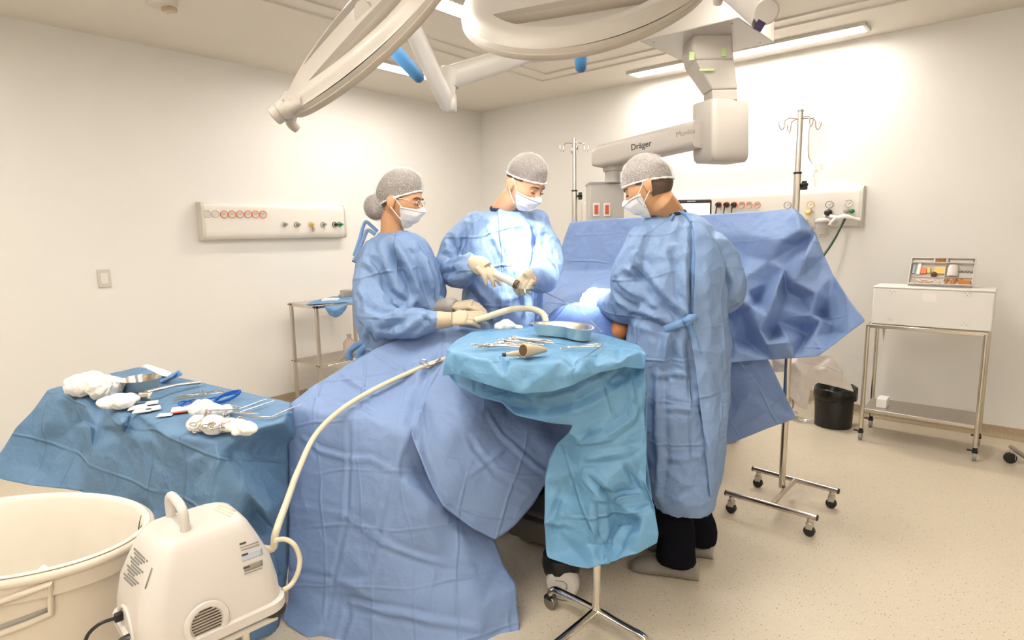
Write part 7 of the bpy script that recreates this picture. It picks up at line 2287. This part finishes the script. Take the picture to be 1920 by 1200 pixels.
top = pv(1325, 78, vc_); 
mk('upper_column', MB().loft([[p + Vector((0, 0, zpb - ringbox(1325, 78, 33, .115, vc_)[i].z + 0.005)) for i, p in enumerate(ringbox(1325, 78, 33, 0.115, vc_))], ringbox(1325, 100, 35, 0.115, vc_), ringbox(1329, 122, 34, 0.112, vc_)]), PEND, t_pd, bevel=0.012)
mk('slanted_column', MB().loft([ringbox(1329, 121, 33.5, 0.11, vc_), ringbox(1350, 174, 23, 0.085, vc_)]), PEND, t_pd, bevel=0.010)
mk('neck', MB().loft([ringbox(1350, 174, 22.5, 0.084, vc_), ringbox(1351, 194, 22, 0.08, vc_)]), PEND, t_pd, bevel=0.006)
for (px, y) in ((1297, 105), (1357, 98)):
    c = pv(px, y, vc_ - 0.118)
    mk('green_tape', MB().box((0, 0, 0), (0.030, 0.003, 0.045), Matrix.Translation(c) @ ROT), PALEGREEN, t_pd)
c = pv(1325, 131, vc_ - 0.115)
mk('green_tape', MB().box((0, 0, 0), (0.085, 0.003, 0.012), Matrix.Translation(c) @ ROT), PALEGREEN, t_pd)
# head box: rounded slab with a lighter right flank
prof = [(x * math.cos(0.42) - y * math.sin(0.42), x * math.sin(0.42) + y * math.cos(0.42)) for x, y in rrect(0.142, 0.098, 0.03)]
hc0, hc1 = pv(1351, 193, vc_), pv(1351, 305, vc_)
hb = []
for t, k in ((0.0, 0.95), (0.03, 1.0), (0.85, 1.0), (0.95, 0.97), (1.0, 0.88)):
    c = hc0.lerp(hc1, t)
    hb.append([c + RIGHT * (x * k) + AHEAD * (y * k) for x, y in prof])
mk('head_box', MB().loft(hb), PEND, t_pd, ang=50)
# side arm
a0, a1_ = pv(1312, 252, 3.66), pv(1122, 297, 4.18)
d_ = (a1_ - a0).normalized(); s_ = d_.cross(Vector((0, 0, 1))).normalized()


def armring(c, w, h): return [c + s_ * x + Vector((0, 0, z)) for x, z in rrect(w, h, min(w, h) * 0.45, 4)]


arm_mb = MB().loft([armring(a0, 0.085, 0.076), armring(a0.lerp(a1_, 0.5), 0.085, 0.074), armring(a1_.lerp(a0, 0.06), 0.083, 0.072), armring(a1_ + d_ * 0.005, 0.07, 0.055)])
mk('side_arm', arm_mb, PEND, t_pd, ang=50)
bva = BVHTree.FromPolygons([Vector(p) for p in arm_mb.v], [tuple(f) for f in arm_mb.f])


def on_arm(px, py):
    d = ray(px, py).normalized(); h = bva.ray_cast(CAM, d)
    return (h[0], h[1]) if h[0] is not None else (pv(px, py, 3.9), -s_)


for word, px, py, m_, sz0 in (('Dräger', 1202, 273, INK, 0.052), ('Movita', 1285, 249, INKPALE, 0.045)):
    c, n = on_arm(px, py)
    X = -d_ if (-d_).dot(RIGHT) > 0 else d_
    n = s_ if s_.dot(CAM - c) > 0 else -s_
    Y = n.cross(X).normalized()
    Mt_ = Matrix(((X.x, Y.x, n.x, c.x), (X.y, Y.y, n.y, c.y), (X.z, Y.z, n.z, c.z), (0, 0, 0, 1)))
    text_obj('lettering', word, sz0, Mt_ @ Matrix.Translation((0, 0, 0.0008)), m_, t_pd, 0.0006, bold=0.0006 if m_ is INK else 0)
e0 = pv(1150, 305, 4.15)
zg = pv(1138, 343, 4.15).z
mk('arm_hub', MB().cyl(Vector((e0.x, e0.y, e0.z + 0.02)), Vector((e0.x, e0.y, e0.z - 0.06)), 0.075, 24, 0.068), PEND, t_pd, bevel=0.008)
mk('drop_tube', MB().cyl(Vector((e0.x, e0.y, e0.z - 0.05)), Vector((e0.x, e0.y, zg)), 0.055, 24), PEND, t_pd)
gv = 4.15
gl, gr = pv(1105, 345, gv), pv(1170, 343, gv)
gc = (gl + gr) / 2
gw = (gr - gl).length
Mg = Matrix.Translation((gc.x, gc.y, 0)) @ Matrix.Rotation(YAW, 4, 'Z')
gcol = mk('gas_column', MB().box((0, 0.09, (zg + 0.85) / 2), (gw, 0.2, zg - 0.85), Mg), PEND, t_pd, bevel=0.008)
mk('dark_trim', MB().box((0, 0.09, zg - 0.002), (gw + 0.006, 0.206, 0.014), Mg), GREYPL, gcol)
for px in (1118, 1138):
    c = pv(px, 393, gv - 0.012)
    fp = mk('socket_plate', MB().box((0, 0, 0), (0.046, 0.006, 0.090), Matrix.Translation(c) @ ROT), WHITE_SAT, t_pd, bevel=0.002)
    mk('red_socket', MB().box((0, -0.004, 0), (0.026, 0.006, 0.062), Matrix.Translation(c) @ ROT), RED, fp, bevel=0.002)
    for dz in (-0.018, 0.0, 0.018):
        for dx in (-0.005, 0.005):
            mk('pin_hole', MB().cyl(c + RIGHT * dx + Vector((0, 0, dz)) - AHEAD * 0.006, c + RIGHT * dx + Vector((0, 0, dz)) - AHEAD * 0.0078, 0.0026, 8), INK, fp)

# ================================================================== surgical lights
def lamp_head(label, c, n, a, R1, R2, tail_dir, tgt, power, cone):
    """c centre, n direction of the light, a in-plane long axis"""
    n = Vector(n).normalized(); a = Vector(a); a = (a - n * a.dot(n)).normalized(); b = n.cross(a)
    M = Matrix(((a.x, b.x, n.x, c.x), (a.y, b.y, n.y, c.y), (a.z, b.z, n.z, c.z), (0, 0, 0, 1)))
    t = thing('surgical_light', label, 'surgical light', tuple(c))
    NA, NR = 180, 64
    h = 0.30 * R2

    def outl(ang, k=1.0):
        cx_, sy_ = math.cos(ang), math.sin(ang)
        x = R1 * cx_ * (1.06 if cx_ > 0 else 1.0)
        y = R2 * math.copysign(abs(sy_) ** 0.92, sy_) * (1 - 0.40 * ((cx_ + 1) / 2) ** 2.2)
        return x * k, y * k

    def half(k):
        """for a given |y|: left and right ends of the outline scaled by k"""
        P = np.array([outl(PI * i / 600, k) for i in range(601)])
        m = int(P[:, 1].argmax())
        fr = lambda y: float(np.interp(y, P[:m + 1, 1], P[:m + 1, 0]))
        fl = lambda y: float(np.interp(y, P[m:, 1][::-1], P[m:, 0][::-1]))
        return fl, fr, float(P[m, 1]), P
    fl, fr, Y1, OP = half(1.0)
    sl, sr, Y2, _ = half(0.80)
    OPf = np.concatenate([OP, OP * np.array([1, -1])])
    ys = list(np.linspace(0, h - 0.002, 8)) + [h + 0.001] + list(np.linspace(h + 0.004, Y2 * 0.985, 14)) + [Y2 * 0.999, Y2 + 0.002] + list(Y2 + (Y1 - Y2) * np.sin(np.linspace(0.1, 1, 9) * PI / 2))
    ys = [-y for y in ys[::-1]] + ys[1:]
    rows = []
    for y in ys:
        ay = min(abs(y), Y1 * 0.99999)
        a_, b_ = fl(ay), fr(ay)
        yy = min(max(ay, h), Y2 * 0.99999)
        c_, d_ = sl(yy), sr(yy)
        c_ = max(c_, a_ + 0.02 * (b_ - a_)); d_ = min(d_, b_ - 0.02 * (b_ - a_))
        if d_ < c_: c_ = d_ = (c_ + d_) / 2
        xs_ = list(np.linspace(a_, c_, 8)) + list(np.linspace(c_, d_, 26)[0:]) + list(np.linspace(d_, b_, 8))
        row = []
        for q, x in enumerate(xs_):
            dist = float(np.sqrt(((OPf - np.array([x, y])) ** 2).sum(1)).min())
            k_ = math.sqrt((x / R1) ** 2 + (y / R2) ** 2)
            z = -0.046 - 0.014 * max(0, 1 - k_ * k_) + 0.026 * SS(0.045, 0.0, dist) ** 2
            if h < abs(y) < Y2 and 8 <= q <= 33:
                z = -0.010
            row.append(M @ Vector((x, y, z)))
        rows.append(row)
    mb = MB().grid(rows)
    rim_ = [[M @ Vector((*outl(2 * PI * q / NA, kx), z)) for q in range(NA + 1)] for kx, z in ((0.965, -0.016), (0.999, -0.0205), (1.004, -0.012), (1.004, -0.004))]
    mb.grid(rim_)
    mk('housing', mb, PEND, t, ang=35)
    und = [[M @ Vector((*outl(2 * PI * q / NA, kx), z)) for q in range(NA)] for kx, z in ((1.004, -0.004), (0.97, 0.006), (0.5, 0.012), (0.02, 0.013))]
    mk('underside', MB().loft(und, True), WHITE_SAT, t, ang=35)
    gs_ = [(1.002, -0.006), (1.016, -0.004), (1.018, 0.008), (1.0, 0.016), (0.95, 0.012)]
    gk = [[M @ Vector((*outl(2 * PI * q / NA, kx), z)) for kx, z in gs_] for q in range(NA)]
    gk.append(gk[0])
    mk('edge_gasket', MB().loft(gk, False, True), RIMGREY, t, ang=50)
    for s in (-1, 1):
        hwid = R1 * 0.80 * math.sqrt(max(0, 1 - (h / (R2 * 0.72)) ** 2))
        mk('inner_edge', MB().tube([M @ Vector((x * hwid, s * (h - 0.002), -0.024)) for x in [(-1 + 2 * i / 24) for i in range(25)]], 0.012, 8, flat=(1.5, 0.35), up=tuple(n)), RIMGREY, t)
    # light-giving lenses on the underside
    ln_ = MB()
    for k in range(6):
        aa = 2 * PI * k / 6
        ln_.lathe([(0.0, 0.0165), (R1 * 0.15, 0.0165), (R1 * 0.16, 0.012)], 20, M @ Matrix.Translation((math.cos(aa) * R1 * 0.5, math.sin(aa) * R2 * 0.30, 0)))
    mk('lens', ln_, LENS, t, ang=0)
    # sterile handle on the light axis
    hb_ = mk('handle', MB().lathe([(0.0, 0.012), (0.034, 0.012), (0.034, 0.03), (0.024, 0.040), (0.020, 0.050), (0.0205, 0.085), (0.0235, 0.12), (0.022, 0.19), (0.020, 0.225), (0.013, 0.234), (0.0, 0.235)], 24, M), HANDLEBLUE, t, ang=60)
    # yoke at one end
    ts = -1 if tail_dir < 0 else 1
    p0 = Vector((ts * R1 * 0.97, 0, -0.018))
    yk = MB().tube([M @ Vector(p) for p in catmull([(ts * R1 * 0.86, -R2 * 0.35, -0.02), (ts * R1 * 1.0, -R2 * 0.16, -0.02), (ts * R1 * 1.10, 0, -0.02), (ts * R1 * 1.0, R2 * 0.16, -0.02), (ts * R1 * 0.86, R2 * 0.35, -0.02)], 6)], [0.020] * 6 + [0.028] * 13 + [0.020] * 6, 14)
    mk('yoke', yk, PEND, t, ang=60)
    mk('yoke_joint', MB().cyl(M @ Vector((ts * R1 * 1.05, 0, -0.02)), M @ Vector((ts * R1 * 1.22, 0, -0.03)), 0.034, 22, 0.030), PEND, t, bevel=0.006)
    mk('joint_line', MB().cyl(M @ Vector((ts * R1 * 1.135, 0, -0.0245)), M @ Vector((ts * R1 * 1.143, 0, -0.025)), 0.0335, 22), GREYPL, t)
    mk('yoke_tail', MB().tube([M @ Vector(p) for p in catmull([(ts * R1 * 1.0, R2 * 0.10, 0.0), (ts * R1 * 1.10, R2 * 0.10, 0.010), (ts * R1 * 1.17, R2 * 0.10, 0.030), (ts * R1 * 1.18, R2 * 0.10, 0.060)], 5)], np.linspace(0.026, 0.014, 16), 12), RIMGREY, t)
    # its light
    ld = bpy.data.lights.new('surgical_light_beam', 'SPOT')
    ld.energy = SPOT_POWER * power; ld.color = SPOT_COL; ld.spot_size = math.radians(cone); ld.spot_blend = 0.9; ld.shadow_soft_size = 0.12
    lo_ = bpy.data.objects.new('surgical_light_beam', ld); COL.objects.link(lo_)
    lo_.location = c + n * 0.20
    lo_.rotation_euler = (tgt - lo_.location).to_track_quat('-Z', 'Y').to_euler()
    return t, M


LENS = mat('lamp_lens', (0.8, 0.8, 0.78), 0.15, emit=SPOT_COL, estr=12.0, noise_amt=0.02)
cR = pv(1086, 5, 2.10)
tR, MR_ = lamp_head('surgical light at the top centre seen from behind, with a short blue handle below', cR, W(0.10, 0.66, -0.75), W(1, 0.0, 0.14), 0.385, 0.36, 1, pv(1112, 562, 2.80), 2.6, 15)
cL = pv(700, 50, 2.10)
tLm, ML_ = lamp_head('surgical light at the top left seen almost edge-on, with a tilted blue handle', cL, W(0.58, 0.56, -0.60), W(-0.77, 0.05, -0.64), 0.37, 0.345, 1, pv(975, 470, 2.80), 1.3, 21)

# suspension: hub on the ceiling, two jointed arms
hub = pz(1010, 80, ROOM_H - 0.05)
t_sp = thing('lamp_suspension', 'white jointed ceiling arms that carry the two surgical lights', 'lamp arm', (hub.x, hub.y, 1.9))
mk('ceiling_hub', MB().lathe([(0, ROOM_H - 0.14), (0.09, ROOM_H - 0.14), (0.11, ROOM_H - 0.10), (0.11, ROOM_H - 0.001), (0, ROOM_H - 0.001)], 32, Matrix.Translation((hub.x, hub.y, 0))), PEND, t_sp)


def arm(name, pts, w0, w1, m=PEND):
    P = [Vector(p) for p in pts]
    return mk(name, MB().tube(P, np.linspace(w0, w1, len(P)), 16, flat=(1.15, 0.8), up=(0, 0, 1)), m, t_sp, ang=50)


jt = pv(843, 150, 2.86)
jb = pv(838, 192, 2.84)
ha = pv(1000, 92, 3.35)
arm('spring_arm', [Vector((hub.x, hub.y, ROOM_H - 0.12)), ha, jt.lerp(ha, 0.5), jt + Vector((0, 0, 0.01))], 0.052, 0.046)
mk('arm_joint', MB().cyl(jt + Vector((0, 0, 0.05)), jb + Vector((0, 0, 0.03)), 0.040, 24, 0.036), PEND, t_sp, bevel=0.006)
mk('joint_seam', MB().cyl(jt + Vector((0, 0, -0.030)), jt + Vector((0, 0, -0.034)), 0.0405, 24), GREYPL, t_sp)
l_end = ML_ @ Vector((0, 0, -0.05))
arm('lamp_arm', [jb + Vector((0, 0, 0.0)), jb.lerp(pv(772, 52, 2.45), 0.5), pv(772, 52, 2.45), l_end.lerp(pv(772, 52, 2.45), 0.4), ML_ @ Vector((0, -0.06, -0.055))], 0.044, 0.040)
elbow = MB().cyl(jb + RIGHT * -0.004, jb + RIGHT * 0.042, 0.042, 28)
mk('elbow_cap', elbow, PEND, t_sp, bevel=0.006)
# second arm to the right-hand joint
jr = pv(1437, 22, 2.45)
arm('spring_arm', [Vector((hub.x, hub.y, ROOM_H - 0.10)), pv(1300, -75, 2.75), pv(1385, -12, 2.55), pv(1428, 30, 2.46)], 0.052, 0.042)
nj = (CAM - jr).normalized()
mk('elbow_cap', MB().cyl(jr - nj * 0.05, jr + nj * 0.03, 0.046, 30), PEND, t_sp, bevel=0.006)
mk('end_plug', MB().cyl(pv(1418, 43, 2.46), pv(1432, 50, 2.455), 0.022, 16), PURPLE, t_sp)
arm('lamp_arm', [jr, jr + Vector((0, 0, 0.18)), MR_ @ Vector((0.385 * 1.3, 0, -0.10)), MR_ @ Vector((0.385 * 1.2, 0, -0.03))], 0.036, 0.030)
# thin pole from the ceiling at the left lamp
pt = pz(664, -60, ROOM_H)
po = pv(664, 20, 2.55)
t_po = thing('ceiling_pole', 'thin white pole hanging from the ceiling behind the left surgical light', 'pole', (po.x, po.y, po.z - 0.3))
mk('tube', MB().cyl(Vector((po.x, po.y, ROOM_H - 0.001)), Vector((po.x, po.y, po.z - 0.12)), 0.0145, 16), WHITE, t_po)
mk('ceiling_flange', MB().cyl(Vector((po.x, po.y, ROOM_H - 0.012)), Vector((po.x, po.y, ROOM_H - 0.001)), 0.05, 24), WHITE, t_po)

# ================================================================== on the instrument stand and in the hands
MTZ = MZ + 0.010


def onm(px, py, dz=0.0): return pz(px, py, MTZ + dz)


# kidney dish
kd_c = onm(1058, 632, 0.0)
ka, kb_ = onm(1008, 620), onm(1118, 636)
kx = (kb_ - ka).normalized(); ky = Vector((0, 0, 1)).cross(kx)
Mk = Matrix(((kx.x, ky.x, 0, kd_c.x), (kx.y, ky.y, 0, kd_c.y), (0, 0, 1, kd_c.z), (0, 0, 0, 1)))


def kidney(k, off, lx=0.138, ly=0.064):
    out = []
    for i in range(56):
        a = 2 * PI * i / 56
        x = math.cos(a) * (lx + off)
        y = math.sin(a) * (ly + off)
        if y < 0: y *= 1 - 0.45 * math.exp(-(x / (lx * 0.55)) ** 2)
        y += -0.030 * (x / lx) ** 2 + 0.010
        out.append((x, y))
    return out


rings = []
for off, z in ((-0.018, 0.0), (-0.012, 0.002), (0.0, 0.040), (0.008, 0.044), (0.009, 0.047), (0.0, 0.046), (-0.003, 0.041), (-0.015, 0.006), (-0.020, 0.004)):
    rings.append([Mk @ Vector((x, y, z)) for x, y in kidney(1, off)])
tag(mk('kidney_dish', MB().loft(rings), DISH, None, ang=50), 'shiny steel kidney dish on the instrument stand', 'dish')
GM = 'instruments on the light blue stand cover'
for k, (a, b_, lab) in enumerate((((905, 650), (985, 648), 'frontmost ringed clamp at the left on the instrument stand, apart from the pile'),
                                  ((925, 646), (1010, 656), 'second ringed clamp from the front in the pile on the instrument stand'),
                                  ((930, 641), (1020, 648), 'third ringed clamp from the front in the pile on the instrument stand'),
                                  ((945, 638), (1030, 645), 'fourth ringed clamp from the front in the pile on the instrument stand'),
                                  ((955, 636), (1035, 640), 'rearmost ringed clamp in the pile on the instrument stand'),
                                  ((885, 650), (945, 650), 'short clamp at the far left edge of the instrument stand'))):
    instrument('clamp', onm(*a, 0.003 + 0.004 * (k % 3)), onm(*b_, 0.003 + 0.003 * ((k + 1) % 3)), lab, GM)
instrument('probe', onm(968, 636, 0.012), onm(1060, 648, 0.006), 'dark thin probe lying over the clamps on the instrument stand', GM)
instrument('clamp', onm(1125, 648, 0.010), onm(1080, 652, 0.004), 'small clamp poking out right of the kidney dish', GM, scale=0.9)
# suction handpiece: bell mouth and thin body
t_h = thing('suction_handpiece', 'beige handpiece with a dark bell mouth, frontmost on the instrument stand', 'surgical instrument', tuple(onm(985, 662)))
hA_, hB_, hC_ = onm(948, 665, 0.012), onm(985, 661, 0.012), onm(1022, 657, 0.012)
mk('body', MB().tube(catmull([hA_, hA_.lerp(hB_, 0.5), hB_, hC_], 4), [0.006] * 3 + [0.009] * 3 + [0.012] * 4 + [0.010, 0.008, 0.007], 14), BEIGE, t_h)
mk('nozzle', MB().tube([hA_, hA_ - (hB_ - hA_).normalized() * 0.010], [0.0065, 0.0065], 12), INK, t_h)
b0 = onm(981, 657, 0.026)
bd_ = (RIGHT * 0.62 + AHEAD * 0.55 + Vector((0, 0, -0.10))).normalized()
mk('bell', MB().tube([b0, b0 + bd_ * 0.03, b0 + bd_ * 0.06, b0 + bd_ * 0.10], [0.021, 0.020, 0.015, 0.008], 24, cap=True), BEIGE, t_h)
mk('bell_mouth', MB().tube([b0 - bd_ * 0.001, b0 + bd_ * 0.004], [0.0185, 0.0185], 24), BROWN, t_h)
tag(mk('drape_wire', MB().tube(catmull([onm(1100, 668, 0.012), onm(1118, 655, 0.014), onm(1132, 646, 0.012)], 5), 0.0018, 8), STEEL, None), 'thin wire right of the kidney dish at the edge of the stand cover', 'wire')
# white gauze and the curved hose between hands and dish
gz = [(pv(950, 610, 2.53), 0.032, (1.2, 0.9, 0.8)), (pv(938, 612, 2.52), 0.026, (1, 1, 0.8)), (pv(972, 613, 2.52), 0.020, (1.4, 0.8, 0.6))]
gauze('gauze_pad', gz, 'white gauze pad between the gloved hands and the kidney dish', None, seed=9, amp=0.005, vox=0.004)

gz = [(pv(1112, 566, 2.78), 0.050, (1.3, 1.0, 0.8)), (pv(1128, 556, 2.80), 0.042, (1.1, 1.0, 0.9)), (pv(1092, 576, 2.77), 0.034, (1.4, 1.0, 0.6))]
gauze('gauze_pad', gz, 'brightly lit white gauze on the operation site under the hand of the gowned surgeon', None, seed=14, amp=0.006, vox=0.004)
# big syringe held by the man, with a long thin cannula
s0_, s1_ = pv(940, 519, 2.52), pv(966, 532, 2.50)
t_sy = thing('syringe', 'large pale syringe with dark end and long cannula, held in both gloved hands', 'syringe', tuple(s0_))
sd_ = (s1_ - s0_).normalized()
mk('barrel', MB().tube([s0_ - sd_ * 0.03, s0_, s1_], [0.015, 0.017, 0.018], 18), WHITE, t_sy)
mk('dark_ring', MB().cyl(s1_ - sd_ * 0.003, s1_ + sd_ * 0.012, 0.0195, 20), BROWN, t_sy)
mk('neck', MB().tube([s1_ + sd_ * 0.012, pv(985, 538, 2.50), pv(1000, 540, 2.51)], [0.014, 0.010, 0.004], 14), CLEAR, t_sy)
mk('cannula', MB().tube([pv(995, 535, 2.51), pv(1030, 552, 2.58), pv(1068, 570, 2.66), pv(1100, 580, 2.74)], 0.0022, 8), STEEL, t_sy)
# fine drain lines running over the drape towards the dish
tag(mk('fluid_line', MB().tube(catmull([pv(1060, 566, 2.64), pv(1085, 588, 2.56), pv(1105, 600, 2.50), pv(1128, 622, 2.42)], 5), 0.0016, 8), CLEAR, None), 'thin clear line crossing the drape from the cannula to the kidney dish', 'tubing')
tag(mk('fluid_line', MB().tube(catmull([pv(1090, 582, 2.58), pv(1108, 600, 2.53), pv(1124, 620, 2.43)], 5), 0.0014, 8), CLEAR, None), 'second shorter clear line just right of the first on the drape', 'tubing')
